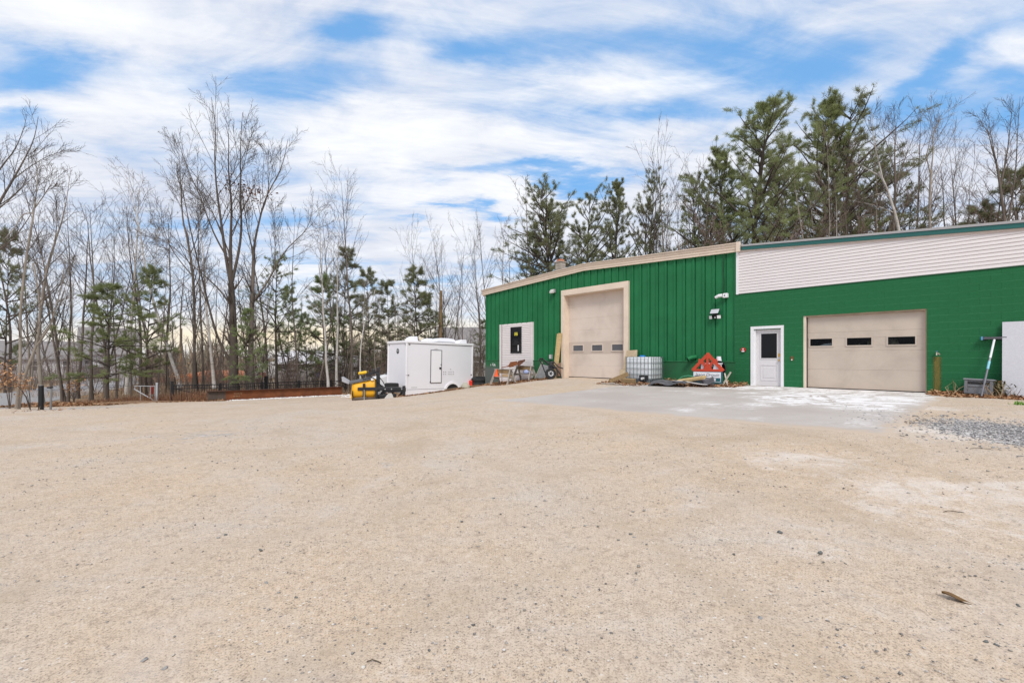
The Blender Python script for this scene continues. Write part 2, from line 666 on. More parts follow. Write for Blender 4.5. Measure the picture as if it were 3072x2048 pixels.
def build_ground():
    xs = np.concatenate([[-900, -500, -280, -160, -110, -85], np.arange(-70, -36, 2.0), np.arange(-36, 18, 0.4), np.arange(18, 70, 2.5), [85, 110, 160, 280, 500, 900]])
    ys = np.concatenate([[-900, -400, -150, -60, -30, -15, -8], np.arange(-5, 40, 0.4), np.arange(40, 100, 2.0), [110, 130, 170, 250, 400, 900, 2500]])
    X, Y = np.meshgrid(xs, ys)
    Z = gz(X, Y)
    # low dirt mound by the two posts and the bank of the verge
    Z += 0.22 * np.exp(-(((X + 19.6) / 1.7) ** 2 + ((Y - 16.6) / 0.9) ** 2))
    Z += 0.18 * np.exp(-(((X + 21.0) / 2.6) ** 2 + ((Y - 25.6) / 1.3) ** 2))
    rs = np.random.default_rng(3)
    wl = (X - ox) * ix + (Y - oy) * iy
    Z += np.where((Y < 45) & (np.abs(X) < 40) & ~((wl > -9.8) & (X > -3)), rs.normal(0, 0.006, Z.shape), 0)
    nx, ny = len(xs), len(ys)
    V = np.stack([X.ravel(), Y.ravel(), Z.ravel()], 1)
    i = np.arange(nx - 1)[None, :] + nx * np.arange(ny - 1)[:, None]
    Fc = np.stack([i, i + 1, i + nx + 1, i + nx], -1).reshape(-1, 4)
    me = mesh_np('ground', V, Fc, None, True)
    x, y = V[:, 0], V[:, 1]
    ins = inpoly(x, y, YARD)
    d = np.full(len(x), 1e9)
    for a, b in zip(YARD, YARD[1:] + YARD[:1]):
        d = np.minimum(d, segdist(x, y, a, b))
    wood = np.where(ins, np.clip(0.5 - d / 1.6, 0, 1), np.clip(0.5 + d / 1.6, 0, 1))
    wood = np.maximum(wood, 0.95 * np.exp(-(((x + 20.6) / 2.4) ** 2 + ((y - 16.9) / 0.8) ** 2)))
    # the leaf strip along the edge of the yard
    lip = np.minimum(segdist(x, y, (-1.9, 27.7), (-3.9, 25.4)), segdist(x, y, (-3.9, 25.4), (-5.2, 24.2)))
    wood = np.maximum(wood, np.clip(1.0 - lip / 0.45, 0, 1))
    gx0, gy0, _ = on_ground(3110, 1310)
    crush = np.exp(-(((x - gx0) / 0.95) ** 2 + ((y - gy0) / 1.5) ** 2)) * 1.25
    crush = np.maximum(crush, 0.45 * np.exp(-(((x + 6.2) / 2.0) ** 2 + ((y - 9.0) / 2.2) ** 2)))
    crush = np.maximum(crush, 0.35 * np.exp(-(((x + 1.8) / 1.6) ** 2 + ((y - 6.0) / 0.9) ** 2)))
    crush = np.maximum(crush, 0.8 * np.exp(-(((x + 20.0) / 4.5) ** 2 + ((y - 20.6) / 1.4) ** 2)))
    frost = np.zeros(len(x))
    for px_, py_, rx, ry, st in [(2380, 1380, 1.1, 0.8, 0.9), (2530, 1410, 1.0, 0.6, 0.8), (2800, 1480, 1.2, 0.7, 1.0), (2980, 1470, 1.2, 0.6, 0.9),
                                 (2430, 1630, 0.5, 0.5, 0.8), (2480, 1780, 0.45, 0.3, 0.7), (1780, 1690, 0.5, 0.35, 0.5), (2050, 1520, 0.5, 0.3, 0.6),
                                 (2640, 1560, 0.4, 0.3, 0.6), (2850, 1300, 0.8, 1.2, 1.0), (2780, 1225, 0.9, 0.7, 1.0), (1180, 2000, 0.2, 0.12, 0.8),
                                 (830, 1750, 0.12, 0.08, 0.7), (1280, 1980, 0.15, 0.1, 0.7), (3040, 1580, 0.8, 0.5, 0.8), (1950, 1620, 0.6, 0.25, 0.5),
                                 (1120, 1420, 0.5, 0.25, 0.4), (300, 1330, 1.5, 0.6, 0.5), (1900, 1560, 0.4, 0.2, 0.6)]:
        gx, gy, _ = on_ground(px_, py_)
        frost = np.maximum(frost, st * np.exp(-(((x - gx) / rx) ** 2 + ((y - gy) / ry) ** 2)))
    for nm, arr in (('wood', wood), ('crush', crush), ('frost', frost)):
        at_ = me.attributes.new(nm, 'FLOAT', 'POINT')
        at_.data.foreach_set('value', np.clip(arr, 0, 1).astype(np.float32))
    m = bpy.data.materials.new('yard_gravel')
    m.use_nodes = True
    nt = m.node_tree
    b = nt.nodes['Principled BSDF']
    g = G(nt)
    co = g.obj_co()

    def attr(nm):
        return g.n('ShaderNodeAttribute', attribute_name=nm).outputs['Fac']
    big = g.noise(co, 0.28, 5, 0.6, 0.3)
    mid = g.noise(co, 1.7, 6, 0.62, 0.5)
    fine = g.noise(co, 26, 4, 0.7)
    grit = g.noise(co, 95, 3, 0.7)
    c = g.mix(g.ramp(big, 0.36, 0.66), (0.60, 0.452, 0.320), (0.57, 0.472, 0.385))
    c = g.mix(g.m('MULTIPLY', g.ramp(mid, 0.48, 0.72), 0.55), c, (0.58, 0.505, 0.435))
    c = g.mix(g.m('MULTIPLY', g.ramp(mid, 0.5, 0.28), 0.40), c, (0.53, 0.395, 0.27))
    # tyre-tracked streaks across the yard
    st = g.noise(g.scalev(co, (0.35, 2.6, 1)), 1.3, 5, 0.6, 0.8)
    c = g.mix(g.m('MULTIPLY', g.ramp(st, 0.55, 0.72), 0.4), c, (0.58, 0.52, 0.465))
    c = g.mix(g.ramp(fine, 0.34, 0.68, 0.0, 0.45), c, (0.63, 0.52, 0.40))
    c = g.mix(g.ramp(grit, 0.52, 0.30, 0.0, 0.75), c, (0.16, 0.12, 0.09))
    grit2 = g.noise(co, 48, 5, 0.75)
    c = g.mix(g.ramp(grit2, 0.46, 0.30, 0.0, 0.6), c, (0.20, 0.155, 0.12))
    c = g.mix(g.ramp(grit2, 0.58, 0.72, 0.0, 0.6), c, (0.78, 0.69, 0.59))
    # coarse grain, clumps and chips that still read some way off
    cl = g.noise(co, 13, 8, 0.82, 0.4)
    c = g.mix(g.ramp(cl, 0.50, 0.34, 0.0, 0.55), c, (0.26, 0.20, 0.155))
    c = g.mix(g.ramp(cl, 0.54, 0.68, 0.0, 0.55), c, (0.70, 0.61, 0.52))
    cl2 = g.noise(co, 4.5, 8, 0.85, 0.3)
    c = g.mix(g.ramp(cl2, 0.47, 0.33, 0.0, 0.45), c, (0.34, 0.275, 0.225))
    c = g.mix(g.ramp(cl2, 0.56, 0.70, 0.0, 0.40), c, (0.62, 0.57, 0.52))
    # broad damp and dusty areas, and faint wheel tracks swinging across the yard
    blot = g.noise(co, 0.42, 6, 0.62, 1.2)
    c = g.mix(g.m('MULTIPLY', g.ramp(blot, 0.52, 0.68), 0.45), c, (0.42, 0.315, 0.215))
    c = g.mix(g.m('MULTIPLY', g.ramp(blot, 0.46, 0.32), 0.45), c, (0.56, 0.49, 0.43))
    xy_ = g.xyz(co)
    wob = g.m('MULTIPLY', g.m('SUBTRACT', g.noise(co, 0.5, 3), 0.5), 0.5)
    tracks = None
    for cx_, cy_, rad in ((-16.0, -3.0, 18.2), (-16.0, -3.0, 20.0), (14.0, -16.0, 23.5), (14.0, -16.0, 25.3), (-4.0, 26.0, 17.0), (-4.0, 26.0, 18.8), (-30.0, 2.0, 33.0), (-30.0, 2.0, 34.8)):
        dx, dy = g.m('SUBTRACT', xy_[0], cx_), g.m('SUBTRACT', xy_[1], cy_)
        rr_ = g.m('ADD', g.m('SQRT', g.m('MULTIPLY_ADD', dx, dx, g.m('MULTIPLY', dy, dy))), wob)
        tr = g.ramp(g.m('ABSOLUTE', g.m('SUBTRACT', rr_, rad)), 0.05, 0.24, 1, 0)
        tracks = tr if tracks is None else g.m('MAXIMUM', tracks, tr)
    tracks = g.m('MULTIPLY', tracks, g.ramp(g.noise(co, 1.1, 5, 0.65), 0.38, 0.62))
    c = g.mix(g.m('MULTIPLY', tracks, 0.38), c, (0.44, 0.34, 0.245))
    # small dark and pale chips
    for sc_, thr, colr, am in ((34, 0.16, (0.10, 0.10, 0.10), 0.85), (21, 0.15, (0.16, 0.16, 0.165), 0.8), (27, 0.15, (0.72, 0.69, 0.64), 0.8), (60, 0.2, (0.13, 0.11, 0.09), 0.7)):
        vo = g.n('ShaderNodeTexVoronoi')
        nt.links.new(g.scalev(co, (1, 1, 0.5)), vo.inputs['Vector'])
        vo.inputs['Scale'].default_value = sc_
        hit = g.ramp(vo.outputs['Distance'], thr, thr * 1.5, 1, 0)
        rnd = g.n('ShaderNodeSeparateColor')
        nt.links.new(vo.outputs['Color'], rnd.inputs[0])
        pick = g.ramp(rnd.outputs[0], 0.70, 0.72)
        patch = g.ramp(g.noise(co, 0.8 + sc_ * 0.01, 3), 0.40, 0.62, 0.25, 1.0)
        c = g.mix(g.m('MULTIPLY', g.m('MULTIPLY', hit, pick), g.m('MULTIPLY', patch, am)), c, colr)
    # grey crushed stone
    vo = g.n('ShaderNodeTexVoronoi')
    nt.links.new(co, vo.inputs['Vector'])
    vo.inputs['Scale'].default_value = 17
    sp = g.n('ShaderNodeSeparateColor')
    nt.links.new(vo.outputs['Color'], sp.inputs[0])
    stone = g.mix(sp.outputs[1], (0.20, 0.19, 0.19), (0.55, 0.53, 0.52))
    cr = g.ramp(g.m('MULTIPLY_ADD', g.m('SUBTRACT', g.noise(co, 2.2, 6, 0.65), 0.5), 1.1, attr('crush')), 0.35, 0.7)
    c = g.mix(g.m('MULTIPLY', cr, 0.8), c, stone)
    fr = g.m('MULTIPLY_ADD', g.m('SUBTRACT', g.noise(co, 3.0, 10, 0.78, 0.6), 0.5), 2.6, attr('frost'))
    c = g.mix(g.m('MULTIPLY', g.ramp(fr, 0.45, 1.15), 0.42), c, (0.80, 0.76, 0.73))
    fl = g.mix(g.ramp(g.noise(co, 9, 6, 0.7), 0.35, 0.65), (0.16, 0.095, 0.055), (0.40, 0.25, 0.145))
    fl = g.mix(g.ramp(g.noise(co, 0.5, 4, 0.6), 0.45, 0.65), fl, (0.36, 0.27, 0.18))
    wd = g.m('MULTIPLY_ADD', g.m('SUBTRACT', g.noise(co, 2.4, 6, 0.65), 0.5), 0.8, attr('wood'))
    c = g.mix(g.ramp(wd, 0.42, 0.58), c, fl)
    nt.links.new(c, b.inputs['Base Color'])
    b.inputs['Roughness'].default_value = 0.92
    b.inputs['Specular IOR Level'].default_value = 0.15
    bp = g.n('ShaderNodeBump')
    bp.inputs['Strength'].default_value = 0.55
    bp.inputs['Distance'].default_value = 0.012
    h = g.m('ADD', g.m('MULTIPLY', grit, 0.5), fine)
    nt.links.new(h, bp.inputs['Height'])
    nt.links.new(bp.outputs[0], b.inputs['Normal'])
    me.materials.append(m)
    tag(link('ground', me), 'tan sand and gravel yard with grey stone chips and frost', None, None, 'structure')


def strip_mesh(name, grid_fn, nu, nv, m, lift):
    """a sheet laid on the ground: grid_fn(u, v) -> x, y"""
    u, v = np.meshgrid(np.linspace(0, 1, nu), np.linspace(0, 1, nv))
    x, y = grid_fn(u, v)
    z = gz(x, y) + (lift(u, v) if callable(lift) else lift)
    V = np.stack([x.ravel(), y.ravel(), z.ravel()], 1)
    i = np.arange(nu - 1)[None, :] + nu * np.arange(nv - 1)[:, None]
    Fc = np.stack([i, i + 1, i + nu + 1, i + nu], -1).reshape(-1, 4)
    return link(name, mesh_np(name, V, Fc, m, True))


def build_paving():
    # concrete apron in front of the doors
    m = bpy.data.materials.new('apron_concrete')
    m.use_nodes = True
    nt = m.node_tree
    b = nt.nodes['Principled BSDF']
    g = G(nt)
    co = g.obj_co()
    mp = g.n('ShaderNodeMapping')
    mp.inputs['Rotation'].default_value = (0, 0, R(20))
    nt.links.new(co, mp.inputs[0])
    q = mp.outputs[0]
    c = g.mix(g.ramp(g.noise(co, 0.55, 5, 0.6), 0.35, 0.65), (0.43, 0.372, 0.33), (0.49, 0.437, 0.395))
    c = g.mix(g.ramp(g.noise(co, 40, 4, 0.7), 0.4, 0.65, 0.0, 0.25), c, (0.30, 0.28, 0.27))
    # white scraped salt and frost, in ragged streaks, thickest before the garage door
    xw = g.xyz(co)
    wall = g.m('ADD', g.m('MULTIPLY', g.m('SUBTRACT', xw[0], ox), ix), g.m('MULTIPLY', g.m('SUBTRACT', xw[1], oy), iy))
    along = g.m('ADD', g.m('MULTIPLY', g.m('SUBTRACT', xw[0], ox), tx), g.m('MULTIPLY', g.m('SUBTRACT', xw[1], oy), ty))
    ca = g.m('MULTIPLY', g.m('SUBTRACT', along, 3.2), 0.48)
    cb = g.m('MULTIPLY', g.m('ADD', wall, 3.2), 0.40)
    heart = g.m('EXPONENT', g.m('MULTIPLY', g.m('MULTIPLY_ADD', ca, ca, g.m('MULTIPLY', cb, cb)), -1.0))
    heart = g.m('MAXIMUM', heart, g.m('MULTIPLY', g.ramp(wall, -2.6, -0.6), 0.75))
    patch = g.m('MULTIPLY_ADD', g.m('SUBTRACT', g.noise(co, 0.7, 4, 0.6), 0.5), 1.3, g.m('MULTIPLY_ADD', heart, 0.55, 0.30))
    fil = g.noise(g.scalev(co, (0.8, 1.1, 1)), 1.35, 10, 0.66, 2.2)
    vein = g.ramp(g.m('ABSOLUTE', g.m('SUBTRACT', fil, 0.5)), 0.0, 0.06, 1, 0)
    solid = g.ramp(g.m('MULTIPLY_ADD', heart, 0.10, fil), 0.57, 0.61)
    streak = g.m('MULTIPLY', g.m('MAXIMUM', vein, solid), g.ramp(patch, 0.38, 0.62))
    c = g.mix(g.m('MULTIPLY', streak, 0.9), c, (0.84, 0.81, 0.80))
    scr = g.noise(g.scalev(q, (0.35, 9.0, 1)), 3.0, 4, 0.6, 0.3)
    c = g.mix(g.m('MULTIPLY', g.ramp(g.m('ABSOLUTE', g.m('SUBTRACT', scr, 0.56)), 0.0, 0.012, 0.6, 0), g.ramp(patch, 0.2, 0.5)), c, (0.72, 0.70, 0.69))
    # sand dragged on to the slab along its outer and end edges
    edge = g.m('MAXIMUM', g.ramp(wall, -7.9, -9.0, 0, 1), g.ramp(along, 4.5, 5.5, 0, 1))
    sand = g.m('MULTIPLY_ADD', g.m('SUBTRACT', g.noise(co, 2.6, 6, 0.7), 0.5), 1.5, edge)
    c = g.mix(g.ramp(sand, 0.42, 0.85, 0, 0.9), c, (0.50, 0.395, 0.30))
    sand2 = g.m('MULTIPLY_ADD', g.m('SUBTRACT', g.noise(co, 0.8, 6, 0.7), 0.5), 1.5, g.ramp(along, -3.6, -5.4, 0, 1))
    c = g.mix(g.ramp(sand2, 0.35, 0.75, 0, 0.8), c, (0.52, 0.415, 0.32))
    nt.links.new(c, b.inputs['Base Color'])
    b.inputs['Roughness'].default_value = 0.85
    bp = g.n('ShaderNodeBump')
    bp.inputs['Strength'].default_value = 0.15
    bp.inputs['Distance'].default_value = 0.01
    nt.links.new(g.noise(co, 70, 4, 0.7), bp.inputs['Height'])
    nt.links.new(bp.outputs[0], b.inputs['Normal'])

    rr = np.random.default_rng(5)

    def pad(u, v):
        jag = 0.05 * np.sin(u * 37 + 1) * (v > 0.98) + 0.04 * np.sin(u * 91) * (v > 0.98)
        s_ = -4.19 + u * (5.45 + 4.19) + 0.04 * np.sin(v * 43) * ((u < 0.01) | (u > 0.99))
        o_ = 0.0 + v * 9.0 + jag
        return ox + s_ * tx - o_ * ix, oy + s_ * ty - o_ * iy
    tag(strip_mesh('concrete_apron', pad, 90, 90, m, lambda u, v: np.where((v > 0.985) | (u < 0.012) | (u > 0.988), -0.03, 0.008)), 'grey concrete apron streaked with white salt before the garage doors', None, None, 'structure')

    # asphalt road at the left
    ma = mat('asphalt', (0.30, 0.285, 0.28), 0.9, 0.1, 2.0, 0.2, 60, fleck=(0.42, 0.41, 0.40), fscale=90, famt=0.06)
    line = [(-9, 1.0), (-18.2, 13.5), (-23.6, 21.6), (-28.6, 29.6), (-34.2, 39.4), (-42, 52), (-54, 66), (-75, 85)]
    px_ = np.array([p[0] for p in line])
    py_ = np.array([p[1] for p in line])
    tt = np.linspace(0, 1, len(line))

    def road(u, v):
        x0 = np.interp(v, tt, px_)
        y0 = np.interp(v, tt, py_)
        return x0 - 0.85 * u * 6.6 - 0.6, y0 - 0.52 * u * 6.6
    tag(strip_mesh('road', road, 8, 60, ma, 0.02), 'grey asphalt road passing beyond the trees', None, None, 'structure')
    # reddish field far behind the fence
    mf = mat('field_soil', (0.46, 0.17, 0.075), 0.95, 0.25, 0.6, 0.4, 8, dirt=(0.30, 0.17, 0.09), damt=0.6, dscale=0.4)

    def field(u, v):
        return -42.5 + u * 9 - 7 * v, 54 + v * 20 + 0 * u
    o = strip_mesh('field', field, 20, 20, mf, 0.05)
    zz = np.empty(len(o.data.vertices) * 3, np.float32)
    o.data.vertices.foreach_get('co', zz)
    zz = zz.reshape(-1, 3)
    k = (zz[:, 1] - 54) / 20
    zz[:, 2] += 0.9 * np.clip(k, 0, 1)
    o.data.vertices.foreach_set('co', zz.ravel())
    o.data.update()
    tag(o, 'orange brown field beyond the black fence', None, None, 'structure')
    mt = mat('sand_lot', (0.58, 0.43, 0.30), 0.95, 0.15, 1.0, 0.2, 20)

    def lot(u, v):
        return -31 + u * 12 - 3 * v, 44 + v * 16 + 0 * u
    tag(strip_mesh('sand_lot', lot, 14, 14, mt, 0.04), 'bare sandy lot below the grey shed', None, None, 'structure')


build_ground()
build_paving()


# ------------------------------------------------------------------ building
ROT = math.atan2(ty, tx)
GREEN_M = mat('green_metal', (0.018, 0.158, 0.058), 0.55, 0.16, 0.7, 0.04, 30, fleck=(0.16, 0.32, 0.2), fscale=55, famt=-0.02, dirt=(0.014, 0.115, 0.040), damt=0.25, dscale=0.8, spec=0.2)
GREEN_B = mat('green_block_paint', (0.020, 0.138, 0.052), 0.65, 0.18, 0.9, 0.35, 55, fleck=(0.22, 0.34, 0.25), fscale=26, famt=-0.03, dirt=(0.016, 0.11, 0.038), damt=0.3, dscale=1.5, spec=0.15)
GREEN_J = mat('green_joint', (0.050, 0.205, 0.095), 0.75, 0.1, 3, spec=0.15)
GREEN_F = mat('green_foundation', (0.018, 0.125, 0.045), 0.75, 0.15, 1.0, 0.2, 40, dirt=(0.05, 0.065, 0.055), damt=0.5, dscale=0.55)


def worn_corner():
    # the paint has worn off to grey cement at the far corner of the foundation
    nt = GREEN_F.node_tree
    g = G(nt)
    b = nt.nodes['Principled BSDF']
    old = b.inputs['Base Color'].links[0].from_socket
    co = g.obj_co()
    x, y, z = g.xyz(co)
    m = g.m('ADD', g.ramp(x, -13.9, -14.9, 0, 1, False), g.m('MULTIPLY', g.m('SUBTRACT', g.noise(co, 2.6, 6, 0.65), 0.5), 1.4))
    m = g.m('MULTIPLY', g.ramp(m, 0.40, 0.62), g.ramp(z, CH - 0.35, CH - 0.75))
    nt.links.new(g.mix(m, old, (0.10, 0.115, 0.105)), b.inputs['Base Color'])


worn_corner()
BEIGE = mat('beige_trim', (0.74, 0.61, 0.49), 0.5, 0.06, 2.0, dirt=(0.45, 0.36, 0.28), damt=0.2)
BEIGE_D = mat('beige_door', (0.66, 0.565, 0.49), 0.5, 0.05, 1.2, dirt=(0.40, 0.32, 0.26), damt=0.3, dscale=0.9)
BEIGE_B = mat('beige_door_band', (0.53, 0.445, 0.38), 0.5, 0.05, 1.2)
TAN_D = mat('tan_door', (0.53, 0.445, 0.37), 0.5, 0.05, 1.5, 0.08, 90, dirt=(0.30, 0.24, 0.19), damt=0.3)
SIDING = mat('pale_siding', (0.72, 0.665, 0.655), 0.55, 0.05, 1.5, stretch=(0.5, 2, 6))
TEAL = mat('teal_metal', (0.020, 0.115, 0.105), 0.4, 0.06, 2)
GREYM = mat('grey_metal', (0.36, 0.35, 0.36), 0.5, 0.08, 2)
ROOF = mat('roof_metal', (0.42, 0.40, 0.38), 0.5, 0.08, 2)
WHITE = mat('white_paint', (0.78, 0.77, 0.78), 0.45, 0.03, 2)
DOORW = mat('white_door_paint', (0.66, 0.635, 0.64), 0.45, 0.04, 2, dirt=(0.50, 0.46, 0.44), damt=0.25)
BLACK = mat('black_plastic', (0.015, 0.015, 0.016), 0.5, 0.1)
BLACKM = mat('black_metal', (0.022, 0.022, 0.025), 0.45, 0.15, 6)
RUBBER = mat('rubber', (0.022, 0.022, 0.023), 0.85, 0.15, 8, 0.2, 60)
DARKIN = mat('dark_interior', (0.03, 0.03, 0.03), 0.9, 0.1)
BRASS = mat('brass', (0.65, 0.42, 0.12), 0.3, 0.05, 4, metal=1.0)
STEEL = mat('galvanised_steel', (0.42, 0.43, 0.44), 0.45, 0.1, 8, metal=0.6)
GLASS = glass_mat('dark_glass', (0.006, 0.006, 0.007))
GLASS.node_tree.nodes['Principled BSDF'].inputs['Specular IOR Level'].default_value = 0.22
GLASS_T = glass_mat('window_glass', see=0.82)
GLASS_G = glass_mat('grey_glass', (0.10, 0.10, 0.11))
LUMBER = mat('new_lumber', (0.58, 0.42, 0.20), 0.7, 0.12, 2.5, 0.05, 40, wood=True)
OLDWOOD = mat('weathered_wood', (0.36, 0.32, 0.28), 0.85, 0.18, 3, 0.15, 40, wood=True)
PLYWOOD = mat('plywood', (0.56, 0.44, 0.29), 0.75, 0.14, 3, 0.05, 40, wood=True)
TIMBER = mat('brown_timber', (0.30, 0.20, 0.10), 0.8, 0.2, 4, 0.1, 40, wood=True)
RUST = mat('rust', (0.20, 0.068, 0.026), 0.85, 0.25, 2.5, 0.15, 50, dirt=(0.09, 0.035, 0.018), damt=0.6, dscale=2)
ORANGE = mat('orange_plastic', (0.85, 0.11, 0.02), 0.5, 0.05)


def door_panel(b, s0, s1, y0, y1, z0, z1, groove=0.004):
    """a sectional-door panel with softened horizontal edges"""
    g = groove
    b.prism([(y0 + g, z0), (y0, z0 + g * 1.5), (y0, z1 - g * 1.5), (y0 + g, z1), (y1, z1), (y1, z0)], 'x', s0, s1)


def framed_pane(parent, s0, s1, yf, z0, z1, fw, frame_m, pane_m, proud=0.02):
    b = MB()
    b.box(s0 - fw, s1 + fw, yf - proud, yf + 0.01, z1, z1 + fw)
    b.box(s0 - fw, s1 + fw, yf - proud, yf + 0.01, z0 - fw, z0)
    b.box(s0 - fw, s0, yf - proud, yf + 0.01, z0, z1)
    b.box(s1, s1 + fw, yf - proud, yf + 0.01, z0, z1)
    b.build('window_frame', frame_m, parent)
    MB().box(s0, s1, yf - 0.004, yf + 0.003, z0, z1).build('window_pane', pane_m, parent)


def build_workshop():
    t = thing('metal_workshop', 'green ribbed metal workshop with low gable and tall beige overhead door', 'building', (ox, oy, 0), ROT)
    sL, sR = S(1456), S(2211)
    ridge_s, ridge_z = -7.75, CH + 4.29
    pitch = 0.0475

    def top(s):
        return ridge_z - pitch * abs(s - ridge_s)
    zb = CH - 0.13                              # lower edge of the panels
    floor = CH - 1.0
    dL, dR, dT = S(1694.7), S(1873.6), CH + 3.18        # door opening
    wL, wR, wT = S(1500.4), S(1599.7), CH + 1.975       # siding infill
    # body: front wall core left, right and above the openings, other walls, roof
    b = MB()
    for a, c, z0 in ((sL, dL, CH - 2.6), (dR, sR, CH - 2.6)):
        b.prism([(a, z0), (c, z0), (c, top(c))] + ([(ridge_s, ridge_z)] if a < ridge_s < c else []) + [(a, top(a))], 'y', 0.10, 0.40)
    b.prism([(dL, dT), (dR, dT), (dR, top(dR)), (ridge_s, ridge_z), (dL, top(dL))], 'y', 0.10, 0.40)
    b.box(sL, sL + 0.2, 0.41, 14, CH - 2.6, top(sL) - 0.01)
    b.box(sL, sR, 14.0, 14.2, CH - 2.6, top(sL))
    b.build('wall', GREEN_M, t)
    r = MB()
    for a, c in ((sL - 0.2, ridge_s), (ridge_s, sR + 0.1)):
        r.prism([(a, top(a) + 0.26), (c, top(c) + 0.26), (c, top(c) + 0.30), (a, top(a) + 0.30)], 'y', -0.12, 14.4)
    r.build('roof', ROOF, t)
    # dark closed interior behind the door
    MB().box(dL - 0.2, dR + 0.2, 0.75, 0.8, floor, dT + 0.3).build('inner_wall', DARKIN, t)
    # ribbed wall sheets
    pitch_s = 0.406
    prof = [(0, 0.05), (0.205, 0.05), (0.215, 0.042), (0.235, 0.042), (0.245, 0.05), (0.265, 0.05), (0.277, 0.018), (0.318, 0.018), (0.322, 0.006), (0.372, 0.006), (0.378, 0.095), (0.406, 0.095)]
    n = int(math.ceil((sR - sL) / pitch_s))
    for i in range(n):
        a, c = sR - (i + 1) * pitch_s, sR - i * pitch_s
        a = max(a, sL)
        cuts = [a, c]
        for e in (dL - 0.11, dR + 0.11, wL + 0.03, wR - 0.03):
            if a + 0.02 < e < c - 0.02:
                cuts.append(e)
        cuts.sort()
        b = MB()
        for p, q in zip(cuts, cuts[1:]):
            mid = (p + q) / 2
            z0 = zb
            if dL - 0.11 < mid < dR + 0.11:
                z0 = dT + 0.12
            elif wL + 0.03 < mid < wR - 0.03:
                z0 = wT - 0.05
            base = c - pitch_s
            pts = []
            for s_, y_ in prof:
                pts.append((base + s_, y_))
            # clip the profile to p..q
            cl = []
            for (s0, y0), (s1, y1) in zip(pts, pts[1:]):
                lo, hi = max(s0, p), min(s1, q)
                if hi - lo < 1e-5:
                    continue
                f0, f1 = (lo - s0) / (s1 - s0), (hi - s0) / (s1 - s0)
                if not cl:
                    cl.append((lo, y0 + (y1 - y0) * f0))
                cl.append((hi, y0 + (y1 - y0) * f1))
            k = len(cl)
            if k < 2:
                continue
            vs = [(s_, y_, z0) for s_, y_ in cl] + [(s_, y_, top(s_) + 0.05) for s_, y_ in cl]
            fs = [(j, j + 1, k + j + 1, k + j) for j in range(k - 1)]
            b.add(vs, fs)
        b.build('wall_panel', GREEN_M, t)
    # foundation with its ledge
    for a, c in ((sL - 0.01, wL + 0.04), (wR - 0.04, dL - 0.14), (dR + 0.14, sR - 0.04)):
        b = MB()
        b.box(a, c, 0.0, 0.1, CH - 2.6, zb - 0.02)
        b.prism([(-0.02, zb - 0.035), (-0.02, zb - 0.015), (0.07, zb + 0.01), (0.07, zb - 0.035)], 'x', a, c)
        b.build('foundation', GREEN_F, t)
    # gable fascia in two lengths, with its flared profile
    fp = [(0.06, -0.01), (-0.055, -0.01), (-0.055, 0.075), (-0.075, 0.085), (-0.075, 0.17), (-0.10, 0.185), (-0.115, 0.27), (-0.15, 0.285), (-0.15, 0.315), (0.06, 0.315)]
    for a, c in ((sL - 0.28, ridge_s - 0.004), (ridge_s + 0.004, sR + 0.02)):
        b = MB()
        k = len(fp)
        vs = [(a, y_, top(a) + z_) for y_, z_ in fp] + [(c, y_, top(c) + z_) for y_, z_ in fp]
        fs = [tuple(range(k))[::-1], tuple(range(k, 2 * k))] + [(i, (i + 1) % k, k + (i + 1) % k, k + i) for i in range(k)]
        b.add(vs, fs)
        b.build('fascia', BEIGE, t)
    MB().box(sL - 0.28, sL - 0.02, 0.07, 0.5, top(sL) - 0.06, top(sL) + 0.30).build('eave_end', BEIGE, t)
    MB().box(sR + 0.022, sR + 0.14, -0.15, -0.03, top(sR) - 0.03, top(sR) + 0.33).build('fascia_end', BEIGE, t)
    # chimney of blocks on the roof
    ch = part_empty('chimney', t, (-10.63, 1.4, 0))
    for k in range(6):
        z0 = CH + 4.12 + k * 0.2
        off = 0.0 if k % 2 else 0.2
        for a, c, y0, y1 in (((-0.2, 0.0 + off, -0.2, 0.0), (0.0 + off, 0.2, -0.2, 0.0), (-0.2, 0.2, 0.004, 0.2)) if off == 0 else ((-0.2, 0.2, -0.2, 0.0), (-0.2, 0.2, 0.004, 0.2))):
            MB().box(a + 0.003, c - 0.003, y0, y1, z0 + 0.005, z0 + 0.195).build('chimney_block', mat('chimney_block', (0.36, 0.31, 0.26), 0.9, 0.2, 3, 0.3, 40), ch)
    MB().box(-0.24, 0.24, -0.24, 0.24, CH + 5.325, CH + 5.37).build('chimney_slab', mat('mortar_slab', (0.42, 0.33, 0.26), 0.9), ch)
    MB().box(-0.15, 0.15, -0.15, 0.15, CH + 5.37, CH + 5.49).build('flue_tile', mat('clay_tile', (0.50, 0.17, 0.08), 0.8), ch)
    # big door: trim, reveal, sections
    tw = 0.275
    MB().box(dL - 0.20, dL, -0.075, 0.06, CH - 1.02, dT).build('door_trim', BEIGE, t)
    MB().box(dR, dR + 0.235, -0.075, 0.06, CH - 1.02, dT).build('door_trim', BEIGE, t)
    MB().box(dL - 0.20, dR + 0.235, -0.078, 0.06, dT + 0.002, dT + tw).build('door_trim', BEIGE, t)
    MB().box(dL - 0.05, dL + 0.006, -0.06, 0.42, CH - 1.02, dT - 0.002).build('door_jamb', BEIGE, t)
    MB().box(dR - 0.006, dR + 0.05, -0.06, 0.42, CH - 1.02, dT - 0.002).build('door_jamb', BEIGE, t)
    MB().box(dL + 0.008, dR - 0.008, -0.06, 0.42, dT - 0.022, dT - 0.004).build('door_head', BEIGE, t)
    dr = part_empty('overhead_door', t)
    ys = 0.30
    zc = [-0.965, -0.385, 0.2, 0.79, 1.385, 1.975, 2.565, 3.165]
